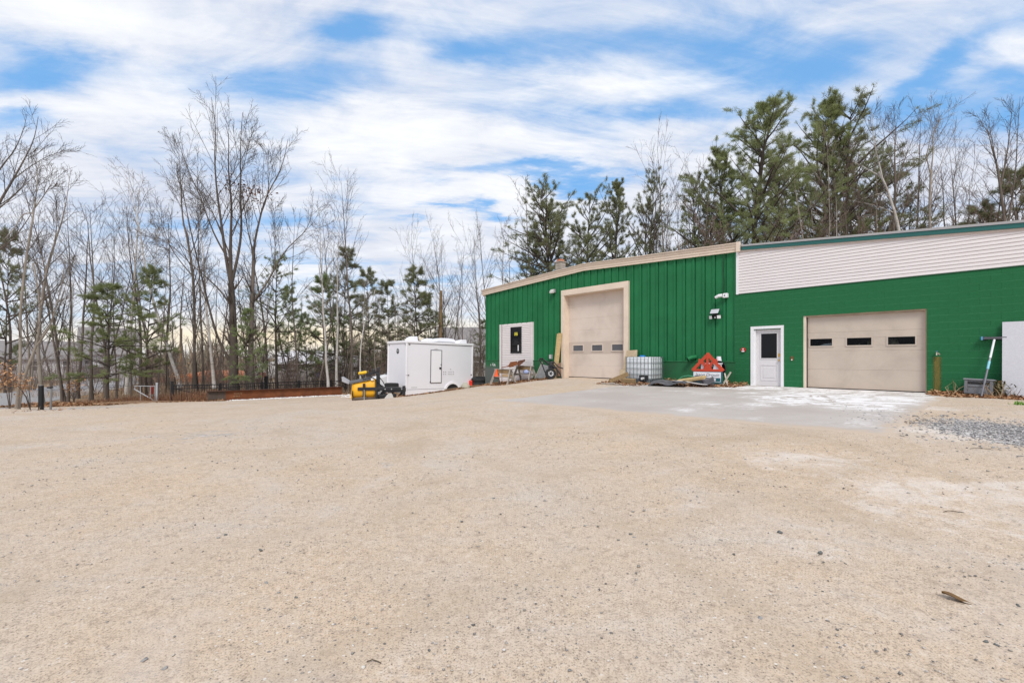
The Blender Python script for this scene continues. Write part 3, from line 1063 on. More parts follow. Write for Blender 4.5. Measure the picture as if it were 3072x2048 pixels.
    wins = ((1718, 1747), (1775, 1805.5), (1836, 1868.5))
    for k in range(7):
        z0, z1 = CH + zc[k] + 0.001, CH + zc[k + 1] - 0.001
        b = MB()
        if k != 2:
            door_panel(b, dL + 0.01, dR - 0.01, ys, ys + 0.05, z0, z1)
            b.build('door_section', BEIGE_D, dr)
        else:
            door_panel(b, dL + 0.01, dR - 0.01, ys - 0.004, ys + 0.05, z0, z1)
            b.build('door_section', BEIGE_B, dr)
    # window positions are corrected for the door sitting back in its reveal
    for a, c in wins:
        sa, sc_ = S(a) - 0.20, S(c) - 0.19
        framed_pane(dr, sa, sc_, ys - 0.010, CH + 0.345, CH + 0.625, 0.045, BEIGE_D, GLASS_G, 0.022)
    MB().box(dL + 0.01, dR - 0.01, ys - 0.01, ys + 0.05, CH - 1.0, CH - 0.962).build('bottom_seal', BLACK, dr)
    # siding infill with a narrow window
    inf = part_empty('siding_infill', t)
    MB().box(wL, wL + 0.155, -0.05, 0.05, CH - 1.6, wT).build('corner_board', SIDING, inf)
    MB().box(wR - 0.155, wR, -0.05, 0.05, CH - 1.6, wT).build('corner_board', SIDING, inf)
    MB().box(wL + 0.157, wL + 0.175, -0.012, 0.04, CH - 1.6, wT - 0.002).build('painted_shadow_line', BLACK, inf)  # black strip paints the shadow line between corner board and siding
    MB().box(wR - 0.175, wR - 0.157, -0.012, 0.04, CH - 1.6, wT - 0.002).build('painted_shadow_line', BLACK, inf)
    p0, p1, q0, q1 = S(1534), S(1563.2), CH + 0.31, CH + 1.70
    z = wT
    while z > CH - 1.5:
        segs = [(wL + 0.178, wR - 0.178)]
        if z > q0 and z - 0.1 < q1:
            segs = [(wL + 0.178, p0 - 0.05), (p1 + 0.05, wR - 0.178)]
        for a, c in segs:
            b = MB().prism([(0.035, z), (0.012, z), (-0.010, z - 0.09), (-0.006, z - 0.0985), (0.035, z - 0.0985)], 'x', a, c)
            b.build('siding_board', SIDING, inf)
        z -= 0.1
    wn = part_empty('window', t)
    b = MB()
    for a, c, e, f in ((p0 - 0.05, p1 + 0.05, q1, q1 + 0.05), (p0 - 0.05, p1 + 0.05, q0 - 0.05, q0), (p0 - 0.05, p0, q0, q1), (p1, p1 + 0.05, q0, q1)):
        b.box(a, c, -0.03, 0.03, e, f)
    b.build('window_frame', BLACKM, wn)
    MB().box(p0, p1, -0.002, 0.012, q0, q1).build('window_pane', GLASS, wn)
    MB().box(p0 + 0.27, p0 + 0.55, -0.006, -0.003, q1 - 0.42, q1 - 0.24).build('window_sticker', mat('yellow_sticker', (0.62, 0.55, 0.05), 0.5), wn)
    MB().box(p0 + 0.56, p0 + 0.64, -0.006, -0.003, q0 + 0.08, q0 + 0.42).build('window_sticker', WHITE, wn)
    lettering('sticker_print', 'LOW-E', 0.09, BLACK, wn, (p0 + 0.41, -0.0075, q1 - 0.30), (R(90), 0, 0), 0.0005)
    lettering('sticker_print', 'glass', 0.06, BLACK, wn, (p0 + 0.41, -0.0075, q1 - 0.385), (R(90), 0, 0), 0.0005)
    return t


def build_garage():
    t = thing('block_garage', 'green painted block garage with pale siding parapet and teal roof edge', 'building', (ox, oy, 0), ROT)
    s0, s1 = S(2203), 9.2
    gL, gR, gT, gB = S(2409), S(2779.5), CH + 1.437, CH - 1.0
    eL, eR, eT = S(2258), S(2346), CH + 1.085
    zt = CH + 2.37
    y = 0.0

    def fas(s):
        return CH + 3.963 - 0.0942 * (s + 0.315)
    # wall body (mortar plane) behind the blocks
    b = MB()
    b.box(s0 + 0.01, eL, y + 0.0005, 0.25, CH - 1.6, zt)
    b.box(eL, eR, y + 0.0005, 0.25, eT, zt)
    b.box(eR, gL, y + 0.0005, 0.25, CH - 1.6, zt)
    b.box(gL, gR, y + 0.0005, 0.25, gT, zt)
    b.box(gR, s1, y + 0.0005, 0.25, CH - 1.6, zt)
    b.box(s1 - 0.2, s1, 0.26, 12, CH - 1.6, fas(s1))
    b.box(s0, s1, 12, 12.2, CH - 1.6, fas(s1))
    b.build('wall', GREEN_J, t)
    # blocks, one by one, cut round the openings
    rr = random.Random(4)
    shared = {}
    holes = [(eL, eR, CH - 2, eT), (gL, gR, CH - 2, gT)]
    count = 0
    for k in range(-6, 12):
        z0 = CH + 0.2 * k
        z1 = min(z0 + 0.2, zt - 0.005)
        s = s0 + (0.0 if k % 2 else -0.2)
        while s < min(s1, 7.9):
            a, c = max(s, s0), min(s + 0.4, s1)
            s += 0.4
            parts = [(a, c)]
            for h0, h1, hz0, hz1 in holes:
                if z0 + 0.1 < hz1:
                    new = []
                    for p, q in parts:
                        if q <= h0 or p >= h1:
                            new.append((p, q))
                        else:
                            if p < h0 - 0.02:
                                new.append((p, h0))
                            if q > h1 + 0.02:
                                new.append((h1, q))
                    parts = new
            for p, q in parts:
                if q - p < 0.03:
                    continue
                L, Hh = round(q - p, 3), round(z1 - z0, 3)
                key = (L, Hh)
                if key not in shared:
                    e, j, jv = 0.004, 0.0048, 0.001
                    bb = MB()
                    bb.add([(jv, 0.006, j), (L - jv, 0.006, j), (L - jv, 0.006, Hh - j), (jv, 0.006, Hh - j),
                            (jv + 0.001, 0, j + 0.001), (L - jv - 0.001, 0, j + 0.001), (L - jv - 0.001, 0, Hh - j - e * 1.8), (jv + 0.001, 0, Hh - j - e * 1.8)],
                           [(4, 5, 6, 7), (0, 1, 5, 4), (1, 2, 6, 5), (2, 3, 7, 6), (3, 0, 4, 7)])
                    o = bb.build('block', GREEN_B, t)
                    shared[key] = o.data
                else:
                    o = link('block', shared[key], t)
                o.location = (p, y - 0.004 + rr.uniform(-0.0012, 0.0012), z0)
                count += 1
    # pale siding above, course by course, cut off along the sloping roof edge
    z = zt
    sx0 = S(2216)
    MB().box(sx0 - 0.085, sx0, -0.035, 0.08, zt - 0.02, fas(sx0) - 0.005).build('corner_board', WHITE, t)
    k = 0
    while z < CH + 3.99:
        send = s1 if fas(s1) > z + 0.1 else min(s1, -0.315 + (CH + 3.963 - z - 0.0) / 0.0942)
        if send > sx0 + 0.15:
            zz0, zz1 = z, z + 0.1015
            b = MB()
            # lapped board: lower edge proud, cut to the roof line at its far end
            cut = -0.315 + (CH + 3.963 - zz1) / 0.0942
            e2 = max(sx0 + 0.1, min(send, cut))
            pr = [(0.05, zz0), (-0.011, zz0), (-0.013, zz0 + 0.004), (0.002, zz1 - 0.002), (0.05, zz1 - 0.002)]
            kk = len(pr)
            vs = [(sx0 + 0.002, y_, z_) for y_, z_ in pr] + [((send if z_ < zz0 + 0.05 else e2), y_, z_) for y_, z_ in pr]
            fs = [tuple(range(kk))[::-1], tuple(range(kk, 2 * kk))] + [(i, (i + 1) % kk, kk + (i + 1) % kk, kk + i) for i in range(kk)]
            b.add(vs, fs)
            b.build('siding_board', SIDING, t)
        z += 0.1025
    b = MB()
    b.prism([(sx0, zt), (s1, zt), (s1, fas(s1)), (sx0, fas(sx0))], 'y', 0.055, 0.2)
    b.build('parapet', SIDING, t)
    MB().box(s0 + 0.02, s1, -0.02, 0.05, zt - 0.03, zt - 0.004).build('painted_shade_strip', mat('dark_green_shade', (0.02, 0.07, 0.035), 0.7), t)  # dark green strip paints the shade below the siding's lower edge

    def edge(name, m, y0, y1, a, c):
        b = MB()
        sa, sb = S(2226), s1 + 0.3
        pr = [(y0, a), (y0, c), (y1, c), (y1, a)]
        vs = [(sa, p, fas(sa) + q) for p, q in pr] + [(sb, p, fas(sb) + q) for p, q in pr]
        b.add(vs, [(3, 2, 1, 0), (4, 5, 6, 7)] + [(i, (i + 1) % 4, 4 + (i + 1) % 4, 4 + i) for i in range(4)])
        b.build(name, m, t)
    edge('siding_cap', mat('pinkish_trim', (0.62, 0.52, 0.46), 0.5), -0.036, 0.05, -0.055, 0.0)
    edge('fascia', TEAL, -0.075, 0.06, 0.002, 0.125)
    edge('drip_edge', GREYM, -0.095, 0.06, 0.127, 0.165)
    edge('roof', ROOF, -0.06, 12.3, 0.168, 0.20)
    # entry door with frame
    f0, f1, ft, fb = S(2252.8), S(2351.5), CH + 1.128, CH - 1.04
    d0, d1, dt = S(2266.8), S(2340.5), CH + 1.0
    MB().box(f0, d0 - 0.055, -0.045, 0.05, fb, ft).build('door_trim', WHITE, t)
    MB().box(d1 + 0.035, f1, -0.045, 0.05, fb, ft).build('door_trim', WHITE, t)
    MB().box(d0 - 0.055, d1 + 0.035, -0.045, 0.05, dt + 0.03, ft).build('door_trim', WHITE, t)
    MB().box(d0 - 0.06, d0 - 0.002, 0.0, 0.16, fb, dt + 0.028).build('door_jamb', WHITE, t)
    MB().box(d1 + 0.002, d1 + 0.04, 0.0, 0.16, fb, dt + 0.028).build('door_jamb', WHITE, t)
    MB().box(d0, d1, 0.0, 0.16, dt + 0.004, dt + 0.028).build('door_jamb', WHITE, t)
    MB().box(d0 - 0.05, d1 + 0.03, -0.06, 0.15, fb - 0.02, fb + 0.03).build('threshold', mat('pale_sill', (0.50, 0.46, 0.40), 0.7), t)
    dr = part_empty('entry_door', t)
    yd = 0.065
    g0, g1, h0, h1 = S(2281), S(2328.8), CH - 0.012, CH + 0.862
    b = MB()
    b.box(d0, g0, yd, yd + 0.045, CH - 1.0, dt)
    b.box(g1, d1, yd, yd + 0.045, CH - 1.0, dt)
    b.box(g0, g1, yd, yd + 0.045, h1, dt)
    b.box(g0, g1, yd, yd + 0.045, CH - 1.0, h0)
    b.build('door_leaf', DOORW, dr)
    b = MB()
    e = 0.035
    b.box(g0 - e, g1 + e, yd - 0.014, yd + 0.01, h1, h1 + e)
    b.box(g0 - e, g1 + e, yd - 0.014, yd + 0.01, h0 - e, h0)
    b.box(g0 - e, g0, yd - 0.014, yd + 0.01, h0, h1)
    b.box(g1, g1 + e, yd - 0.014, yd + 0.01, h0, h1)
    b.build('glazing_bead', DOORW, dr)
    MB().box(g0, g1, yd + 0.008, yd + 0.014, h0, h1).build('window_pane', GLASS, dr)
    pz0, pz1 = CH - 0.78, CH - 0.27
    b = MB()
    for a, c, p, q in ((g0 - 0.02, g1 + 0.02, pz1, pz1 + 0.03), (g0 - 0.02, g1 + 0.02, pz0 - 0.03, pz0), (g0 - 0.02, g0 + 0.012, pz0, pz1), (g1 - 0.012, g1 + 0.02, pz0, pz1)):
        b.box(a, c, yd - 0.012, yd + 0.01, p, q)
    b.build('panel_moulding', DOORW, dr)
    MB().box(g0 + 0.07, g1 - 0.07, yd - 0.010, yd + 0.01, pz0 + 0.07, pz1 - 0.07).build('raised_panel', DOORW, dr, 0.006)
    hx = d1 - 0.055
    MB().box(hx - 0.035, hx + 0.035, yd - 0.012, yd + 0.002, CH + 0.03, CH + 0.15).build('deadbolt', BRASS, dr, 0.008)
    b = MB()
    b.ell((hx, yd - 0.055, CH - 0.085), (0.032, 0.03, 0.032))
    b.tube([(hx, yd, CH - 0.085), (hx, yd - 0.045, CH - 0.085)], 0.014)
    b.build('knob', BRASS, dr, smooth=True)
    # sectional garage door
    yg = 0.14
    MB().box(gL, gL + 0.075, 0.03, 0.24, gB, gT).build('door_jamb', BEIGE, t)
    MB().box(gR - 0.03, gR, 0.03, 0.24, gB, gT).build('door_jamb', mat('rusty_trim', (0.42, 0.27, 0.18), 0.6), t)
    MB().box(gL + 0.077, gR - 0.032, 0.03, 0.24, gT - 0.075, gT).build('door_head', mat('tan_head', (0.42, 0.32, 0.22), 0.6, 0.2, 3), t)
    MB().box(gL + 0.077, gL + 0.095, 0.10, 0.2, gB, gT - 0.078).build('side_seal', BLACK, t)
    dr = part_empty('garage_door', t)
    a, c = gL + 0.097, gR - 0.034
    zs = [-0.985, -0.378, 0.227, 0.832, 1.36]
    wz0, wz1 = CH + 0.392, CH + 0.632
    # the sheet sits back from the wall, so its window columns are shifted to stay on the sight lines measured
    wins = [(S(2435.5) - 0.02, S(2503) - 0.02), (S(2547) - 0.02, S(2622.5) - 0.02), (S(2672) - 0.02, S(2756) - 0.02)]
    wins = [(p - 0.07, q - 0.07) for p, q in wins]
    for k in range(4):
        z0, z1 = CH + zs[k] + 0.001, CH + zs[k + 1] - 0.001
        b = MB()
        if k == 2:
            door_panel(b, a, c, yg, yg + 0.04, z0, wz0)
            door_panel(b, a, c, yg, yg + 0.04, wz1, z1)
            xs = [a] + [v for w in wins for v in w] + [c]
            for i in range(0, len(xs), 2):
                b.box(xs[i], xs[i + 1], yg, yg + 0.04, wz0, wz1)
        else:
            door_panel(b, a, c, yg, yg + 0.04, z0, z1)
        b.build('door_section', TAN_D, dr)
    for p, q in wins:
        framed_pane(dr, p + 0.004, q - 0.004, yg + 0.0, wz0 + 0.004, wz1 - 0.004, 0.04, TAN_D, GLASS_T, 0.018)
    MB().box(a, c, yg - 0.01, yg + 0.045, CH - 1.005, CH - 0.984).build('bottom_seal', BLACK, dr)
    # the inside that shows through the panes
    b = MB()
    b.box(gL - 0.6, gR + 0.6, 3.0, 3.1, gB, gT + 0.8)
    b.box(gL - 0.6, gR + 0.6, 0.26, 3.0, gT + 0.75, gT + 0.8)
    b.box(gL - 0.7, gL - 0.6, 0.26, 3.1, gB, gT + 0.8)
    b.box(gR + 0.6, gR + 0.7, 0.26, 3.1, gB, gT + 0.8)
    b.box(gL - 0.6, gR + 0.6, 0.26, 3.0, gB - 0.05, gB)
    b.build('inner_wall', DARKIN, t)
    # what stands inside close behind the panes
    b = MB()
    b.prism([(wins[0][0] + 0.15, gB), (wins[0][1] + 0.25, gB), (wins[0][1] + 0.25, wz0 + 0.13), (wins[0][0] + 0.4, wz0 + 0.07), (wins[0][0] + 0.2, wz0 + 0.0)], 'y', 0.21, 0.6)
    o = b.build('covered_stack', mat('cover_white', (0.70, 0.74, 0.80), 0.6), None, 0.01, loc=(ox, oy, 0), rot=(0, 0, ROT))
    tag(o, 'white covered stack inside the first garage door window', 'stack')
    b = MB()
    b.ell(((wins[1][1] - 0.04), 0.36, gB + 0.75), (0.22, 0.16, 0.78), 12, 8, None, 0.2, 4)
    b.ell(((wins[1][1] - 0.42), 0.36, gB + 0.70), (0.20, 0.16, 0.70), 12, 8, None, 0.2, 5)
    b.ell(((wins[2][0] + 0.08), 0.36, gB + 0.78), (0.22, 0.16, 0.78), 12, 8, None, 0.2, 6)
    b.ell(((wins[2][0] + 0.40), 0.36, gB + 0.66), (0.25, 0.16, 0.74), 12, 8, None, 0.2, 7)
    o = b.build('wrapped_goods', mat('wrapping_tan', (0.42, 0.38, 0.28), 0.7, 0.3, 5), None, 0, True, loc=(ox, oy, 0), rot=(0, 0, ROT))
    o['kind'] = 'stuff'
    o['label'] = 'tan wrapped goods heaped inside the garage door'
    # brown-green stain running down from the tap
    ms = bpy.data.materials.new('tap_stain')
    ms.use_nodes = True
    nt = ms.node_tree
    g = G(nt)
    co = g.obj_co()
    bs = nt.nodes['Principled BSDF']
    cc = g.mix(g.ramp(g.noise(g.scalev(co, (6, 1, 0.7)), 6, 5, 0.6), 0.35, 0.65), (0.20, 0.15, 0.03), (0.09, 0.10, 0.02))
    nt.links.new(cc, bs.inputs['Base Color'])
    bs.inputs['Roughness'].default_value = 0.8
    X_, Y_, Z_ = g.xyz(co)
    fade = g.ramp(g.m('ABSOLUTE', X_), 0.03, 0.11, 1, 0)
    al = g.m('MULTIPLY', fade, g.ramp(g.noise(g.scalev(co, (9, 1, 0.8)), 5, 5, 0.6), 0.25, 0.55, 0.5, 1.0))
    nt.links.new(al, bs.inputs['Alpha'])
    st = S(2811)
    b = MB()
    for k in range(12):
        z1, z0 = CH + 0.03 - k * 0.085, CH + 0.03 - (k + 1) * 0.085
        b.add([(-0.12, 0, z0), (0.12, 0, z0), (0.12, 0, z1), (-0.12, 0, z1)], [(0, 1, 2, 3)])
    b.build('tap_stain', ms, t, loc=(st, -0.0095, 0))
    return t


workshop = build_workshop()
garage = build_garage()


# ------------------------------------------------------------------ things fixed to the wall
def wall_things():
    # beige dusk lamp beside the tall door
    s = S(1661)
    z = H(1661, 875)
    t = thing('wall_lamp', 'small grey wall pack lamp high on green ribs left of the tall door', 'wall lamp', W(s, 0.0, z), ROT)
    MB().box(-0.13, 0.13, -0.10, 0.02, -0.06, 0.12).build('lamp_housing', GREYM, t, 0.015)
    MB().prism([(-0.11, -0.10), (-0.19, -0.08), (-0.19, 0.02), (-0.11, 0.10)], 'x', -0.12, 0.12).build('lamp_lens', mat('pale_lens', (0.60, 0.58, 0.55), 0.3), t)
    # security camera
    s, z = S(2168), H(2168, 888)
    t = thing('security_camera', 'white bullet security camera on green wall beside the pale siding', 'camera', W(s, 0.0, z), ROT)
    MB().box(0.04, 0.22, -0.12, 0.02, -0.085, 0.085).build('junction_box', WHITE, t, 0.02)
    b = MB()
    b.tube([(0.03, -0.12, 0.01), (-0.10, -0.15, 0.0)], 0.062, 12)
    b.tube([(-0.09, -0.15, 0.0), (-0.21, -0.16, -0.055)], 0.062, 12, r1=0.05)
    b.build('camera_barrel', WHITE, t, smooth=False)
    MB().tube([(-0.205, -0.16, -0.053), (-0.222, -0.161, -0.061)], 0.045, 12).build('lens', BLACK, t)
    MB().tube([(0.12, -0.12, 0.0), (0.12, -0.128, 0.0)], 0.024, 10).build('cable_gland', BLACK, t)
    # its cable going up the wall
    b = MB()
    zt_ = CH + 4.29 - 0.0475 * abs(S(2172) + 7.75)
    b.tube([(0, 0, 0.09), (0.01, 0.0, 0.5), (-0.01, 0, 1.0), (0.012, 0.0, zt_ - z - 0.05)], 0.011, 6)
    o = b.build('camera_cable', BLACK, None, loc=W(S(2172), 0.015, z), rot=(0, 0, ROT))
    tag(o, 'thin black cable hanging from the beige gable edge to the camera', 'cable')
    # solar flood light
    s, z = S(2148), H(2148, 945)
    t = thing('solar_light', 'black solar floodlight with two white heads under the camera', 'wall lamp', W(s, 0.0, z), ROT)
    MB().box(-0.10, 0.10, -0.07, 0.02, -0.09, 0.08).build('lamp_base', BLACK, t, 0.01)
    M = Matrix.Translation((0.0, -0.11, 0.13)) @ Matrix.Rotation(R(-38), 4, 'X')
    MB().box(-0.17, 0.17, -0.012, 0.012, -0.12, 0.12, M).build('solar_panel_frame', BLACK, t)
    MB().box(-0.155, 0.155, -0.018, -0.0125, -0.105, 0.105, M).build('solar_panel', mat('solar_glass', (0.50, 0.50, 0.53), 0.15), t)
    for sx in (-1, 1):
        M = Matrix.Translation((sx * 0.15, -0.09, -0.08)) @ Matrix.Rotation(R(20 * sx), 4, 'Z') @ Matrix.Rotation(R(12), 4, 'X')
        MB().box(-0.075, 0.075, -0.03, 0.03, -0.07, 0.07, M).build('lamp_head', BLACK, t, 0.01)
        MB().box(-0.065, 0.065, -0.036, -0.031, -0.06, 0.06, M).build('lamp_lens', WHITE, t)
    MB().ell((0, -0.085, -0.10), (0.03, 0.03, 0.03)).build('sensor', WHITE, t, smooth=True)
    # red alarm sounder
    s, z = S(2231), H(2231, 1050)
    t = thing('alarm_sounder', 'small round red alarm sounder on green blocks by white door', 'alarm', W(s, 0.01, z), ROT)
    MB().tube([(0, 0.0, 0.01), (0, -0.05, 0.01)], 0.085, 16).build('sounder_body', mat('alarm_red', (0.42, 0.02, 0.015), 0.4), t)
    MB().box(-0.045, 0.045, -0.062, -0.051, -0.06, -0.02).build('sounder_plate', WHITE, t)
    MB().tube([(0, -0.051, 0.035), (0, -0.07, 0.035)], 0.025, 10).build('strobe', WHITE, t)
    # door opener key switch
    s, z = S(2376), H(2376, 1075)
    t = thing('key_switch', 'small rusty key switch box between entry door and garage door', 'switch', W(s, 0.004, z), ROT)
    MB().box(-0.035, 0.035, -0.02, 0.01, -0.075, 0.075).build('switch_plate', RUST, t, 0.006)
    MB().tube([(0, -0.02, -0.045), (0, -0.035, -0.045)], 0.022, 10).build('key_cylinder', mat('pale_metal', (0.75, 0.75, 0.70), 0.3), t)
    # tap
    s, z = S(2811), H(2811, 1060)
    t = thing('outdoor_tap', 'small brass outdoor tap above a brown rust stain on green blocks', 'tap', W(s, 0.004, z), ROT)
    b = MB()
    b.tube([(0, 0.01, 0.02), (0, -0.09, 0.02)], 0.018, 8)
    b.tube([(0, -0.07, 0.02), (0.0, -0.12, -0.01), (0, -0.13, -0.05)], 0.015, 8)
    b.tube([(0.03, -0.06, 0.0), (0.06, -0.10, -0.03)], 0.02, 8)
    b.build('tap_body', mat('old_brass', (0.50, 0.45, 0.38), 0.4, metal=0.5), t)
    b = MB()
    b.tube([(0, -0.075, 0.03), (0, -0.075, 0.06)], 0.008, 6)
    b.tube([(0, -0.075, 0.06), (0, -0.075, 0.07)], 0.032, 10)
    b.build('tap_handle', mat('tap_blue', (0.08, 0.18, 0.36), 0.5), t)
    # green vent elbow
    s, z = S(2076), H(2076, 1075)
    t = thing('wall_vent', 'green painted pipe elbow vent poking out of the wall by red truss', 'vent', W(s, 0.0, z), ROT)
    b = MB()
    b.tube([(0.14, 0.05, 0.06), (0.04, -0.14, 0.03), (-0.05, -0.26, -0.03)], 0.085, 14)
    b.build('vent_pipe', GREEN_M, t, smooth=False)
    MB().tube([(-0.04, -0.25, -0.025), (-0.055, -0.27, -0.035)], 0.098, 14).build('vent_rim', GREEN_M, t)
    MB().tube([(-0.0552, -0.2702, -0.0352), (-0.057, -0.272, -0.036)], 0.075, 14).build('vent_opening', BLACK, t)
    # grey outlet box left of the tall door
    s, z = S(1654), H(1654, 1070)
    t = thing('outlet_box', 'small grey weatherproof outlet box low on green ribs by the boards', 'outlet', W(s, 0.02, z), ROT)
    MB().box(-0.08, 0.08, -0.08, 0.05, -0.12, 0.12).build('box', GREYM, t, 0.01)
    MB().box(-0.06, 0.06, -0.095, -0.08, -0.09, 0.09).build('cover', mat('cover_grey', (0.5, 0.5, 0.5), 0.4), t, 0.01)
    # worn white paint marks left on the foundation
    rr = random.Random(9)
    b = MB()
    for k in range(9):
        x, zz = rr.uniform(-0.22, 0.32), rr.uniform(-0.06, 0.06)
        b.bar((x, -0.003, zz - 0.05), (x + rr.uniform(-0.03, 0.05), -0.003, zz + 0.06), 0.004, 0.025)
    o = b.build('paint_mark', WHITE, None, loc=W(S(1477), 0.0, H(1477, 1093)), rot=(0, 0, ROT))
    tag(o, 'worn white painted mark on the green foundation near the corner', 'marking')


wall_things()


# ------------------------------------------------------------------ things before the right-hand part
def fz(s, out):
    x, y, _ = W(s, out)
    return gz(x, y)


def right_things():
    # big pale sheet leaning on the wall
    t = thing('insulation_sheet', 'large pale grey insulation sheet leaning on the green block wall', 'sheet', W(SO(3006, 0.2), 0.0, 0), ROT)
    zg = fz(6.9, 0.35)
    M = Matrix.Translation((0, -0.36, zg - 0.02)) @ Matrix.Rotation(R(-8.5), 4, 'X')
    MB().box(0, 2.44, -0.02, 0.02, 0, 1.98, M).build('sheet', mat('foam_sheet', (0.57, 0.565, 0.60), 0.85, 0.06, 30, 0.2, 120, fleck=(0.48, 0.48, 0.52), fscale=45, famt=0.05), t, 0.004)
    # telescopic wash brush
    hd = W(SO(2984, 0.10), 0.10, 0)
    hz = CH + 0.555
    ft = W(SO(2943, 0.80), 0.80, 0)
    fzv = gz(ft[0], ft[1])
    a = Vector((ft[0], ft[1], fzv))
    c = Vector((hd[0], hd[1], hz - 0.03))
    t = thing('wash_brush', 'long handled wash brush leaning with its dark head on green blocks', 'brush', a)
    d = c - a
    MB().tube([(0, 0, 0), d * 0.52], 0.021, 10).build('handle', mat('handle_grey', (0.16, 0.16, 0.19), 0.4), t)
    MB().tube([d * 0.47, d * 0.60], 0.027, 10).build('handle_grip', mat('grip_blue', (0.22, 0.50, 0.62), 0.4), t)
    MB().tube([d * 0.60, d * 0.66], 0.020, 10).build('handle_lock', mat('lock_grey', (0.30, 0.32, 0.36), 0.4), t)
    MB().tube([d * 0.66, d * 0.985], 0.024, 10).build('handle_pole', mat('pole_white', (0.75, 0.77, 0.80), 0.35), t)
    hx = Vector((tx, ty, 0))
    hc = d * 0.995
    b = MB()
    b.bar(hc - hx * 0.22, hc + hx * 0.22, 0.09, 0.06)
    b.build('brush_back', mat('brush_back', (0.10, 0.10, 0.11), 0.6), t, 0.01)
    b = MB()
    rr = random.Random(3)
    inw = Vector((ix, iy, 0))
    for k in range(90):
        p = hc + hx * rr.uniform(-0.22, 0.22) + Vector((0, 0, rr.uniform(-0.045, 0.045))) + inw * 0.02
        b.bar(p, p + inw * 0.06 + Vector((rr.uniform(-.02, .02), rr.uniform(-.02, .02), rr.uniform(-.02, .02))), 0.012, 0.012)
    o = b.build('bristle', mat('bristle_dark', (0.05, 0.06, 0.08), 0.9), t)
    o['kind'] = 'stuff'
    MB().bar(hc - hx * 0.25, hc - hx * 0.215, 0.10, 0.09).build('bumper', mat('bumper_blue', (0.10, 0.33, 0.55), 0.5), t)
    # grey step crate
    t = thing('plastic_crate', 'grey plastic crate with a long dark slot standing in dead leaves', 'crate', W(SO(2937, 0.34), 0.34, fz(5.4, 0.34) + 0.05), ROT + R(-4), rot=(R(-4), R(2.0), ROT + R(-4)))
    GC = mat('crate_grey', (0.17, 0.175, 0.19), 0.55, 0.08, 6, 0.1, 80)
    MB().box(-0.265, 0.265, -0.20, 0.20, 0.0, 0.36).add([], []).build('crate_body', GC, t, 0.02)
    MB().box(-0.29, 0.29, -0.225, 0.225, 0.36, 0.405).build('crate_lid', mat('crate_lid', (0.23, 0.235, 0.25), 0.5, 0.06, 6), t, 0.012)
    MB().box(-0.20, 0.20, -0.204, -0.195, 0.255, 0.325).build('crate_slot', BLACK, t)
    for k in (-1, 1):
        MB().box(k * 0.235 - 0.03, k * 0.235 + 0.03, -0.216, -0.2005, 0.01, 0.35).build('crate_rib', GC, t, 0.006)
    MB().box(-0.202, 0.202, -0.214, -0.2005, 0.19, 0.24).build('crate_rib', GC, t, 0.006)


right_things()


# ------------------------------------------------------------------ tote, sign and clutter between the doors
def tote():
    s0, s1, o0, o1 = -4.56, -3.36, 0.22, 1.24
    zg = fz(-3.9, 0.75)
    t = thing('tote_tank', 'white caged liquid tote tank with blue cap by the tall door', 'tank', W((s0 + s1) / 2, (o0 + o1) / 2, zg), ROT)
    hw, hd = 0.585, 0.49
    z0, z1 = 0.15, 1.07
    b = MB()
    b.box(-hw + 0.02, hw - 0.02, -hd + 0.02, hd - 0.02, z0, z1)
    b.build('tank', mat('tank_white', (0.70, 0.73, 0.75), 0.45, 0.04, 1.5, dirt=(0.60, 0.62, 0.60), damt=0.3), t, 0.07, smooth=True)
    MB().lathe([(0.14, z1 - 0.02), (0.14, z1 + 0.02), (0.115, z1 + 0.022), (0.115, z1 + 0.07), (0, z1 + 0.07)], 18, Matrix.Translation((-0.02, -0.1, 0))).build('cap', mat('cap_blue', (0.03, 0.22, 0.60), 0.4), t)
    cage = mat('cage_steel', (0.13, 0.15, 0.16), 0.45, 0.1, 8)
    rr = 0.010
    x, y = hw + 0.012, hd + 0.012
    for z in (0.13, 0.36, 0.60, 0.84, 1.075):
        q = 0.06
        pts = [(-x + q, -y, z), (x - q, -y, z), (x, -y + q, z), (x, y - q, z), (x - q, y, z), (-x + q, y, z), (-x, y - q, z), (-x, -y + q, z), (-x + q, -y, z)]
        MB().tube(pts, rr, 6).build('cage_ring', cage, t)
    for k in range(7):
        xx = -x + 0.08 + k * (2 * x - 0.16) / 6
        for yy in (-y - 0.012, y + 0.012):
            MB().tube([(xx, yy, 0.10), (xx, yy, 1.075)], rr, 6).build('cage_bar', cage, t)
    for k in range(6):
        yy = -y + 0.08 + k * (2 * y - 0.16) / 5
        for xx in (-x - 0.012, x + 0.012):
            MB().tube([(xx, yy, 0.10), (xx, yy, 1.075)], rr, 6).build('cage_bar', cage, t)
    b = MB()
    for xx in (-0.5, 0.0, 0.5):
        b.box(xx - 0.07, xx + 0.07, -hd, hd, 0.0, 0.10)
    b.box(-hw, hw, -hd, hd, 0.10, 0.135)
    b.build('pallet', cage, t)
    MB().box(0.10, 0.50, -y - 0.02, -y + 0.04, 0.14, 0.33).build('valve_recess', BLACK, t)
    b = MB()
    b.tube([(0.30, -y - 0.02, 0.20), (0.30, -y - 0.14, 0.20)], 0.05, 12)
    b.build('valve', mat('valve_white', (0.6, 0.6, 0.6), 0.5), t)


tote()


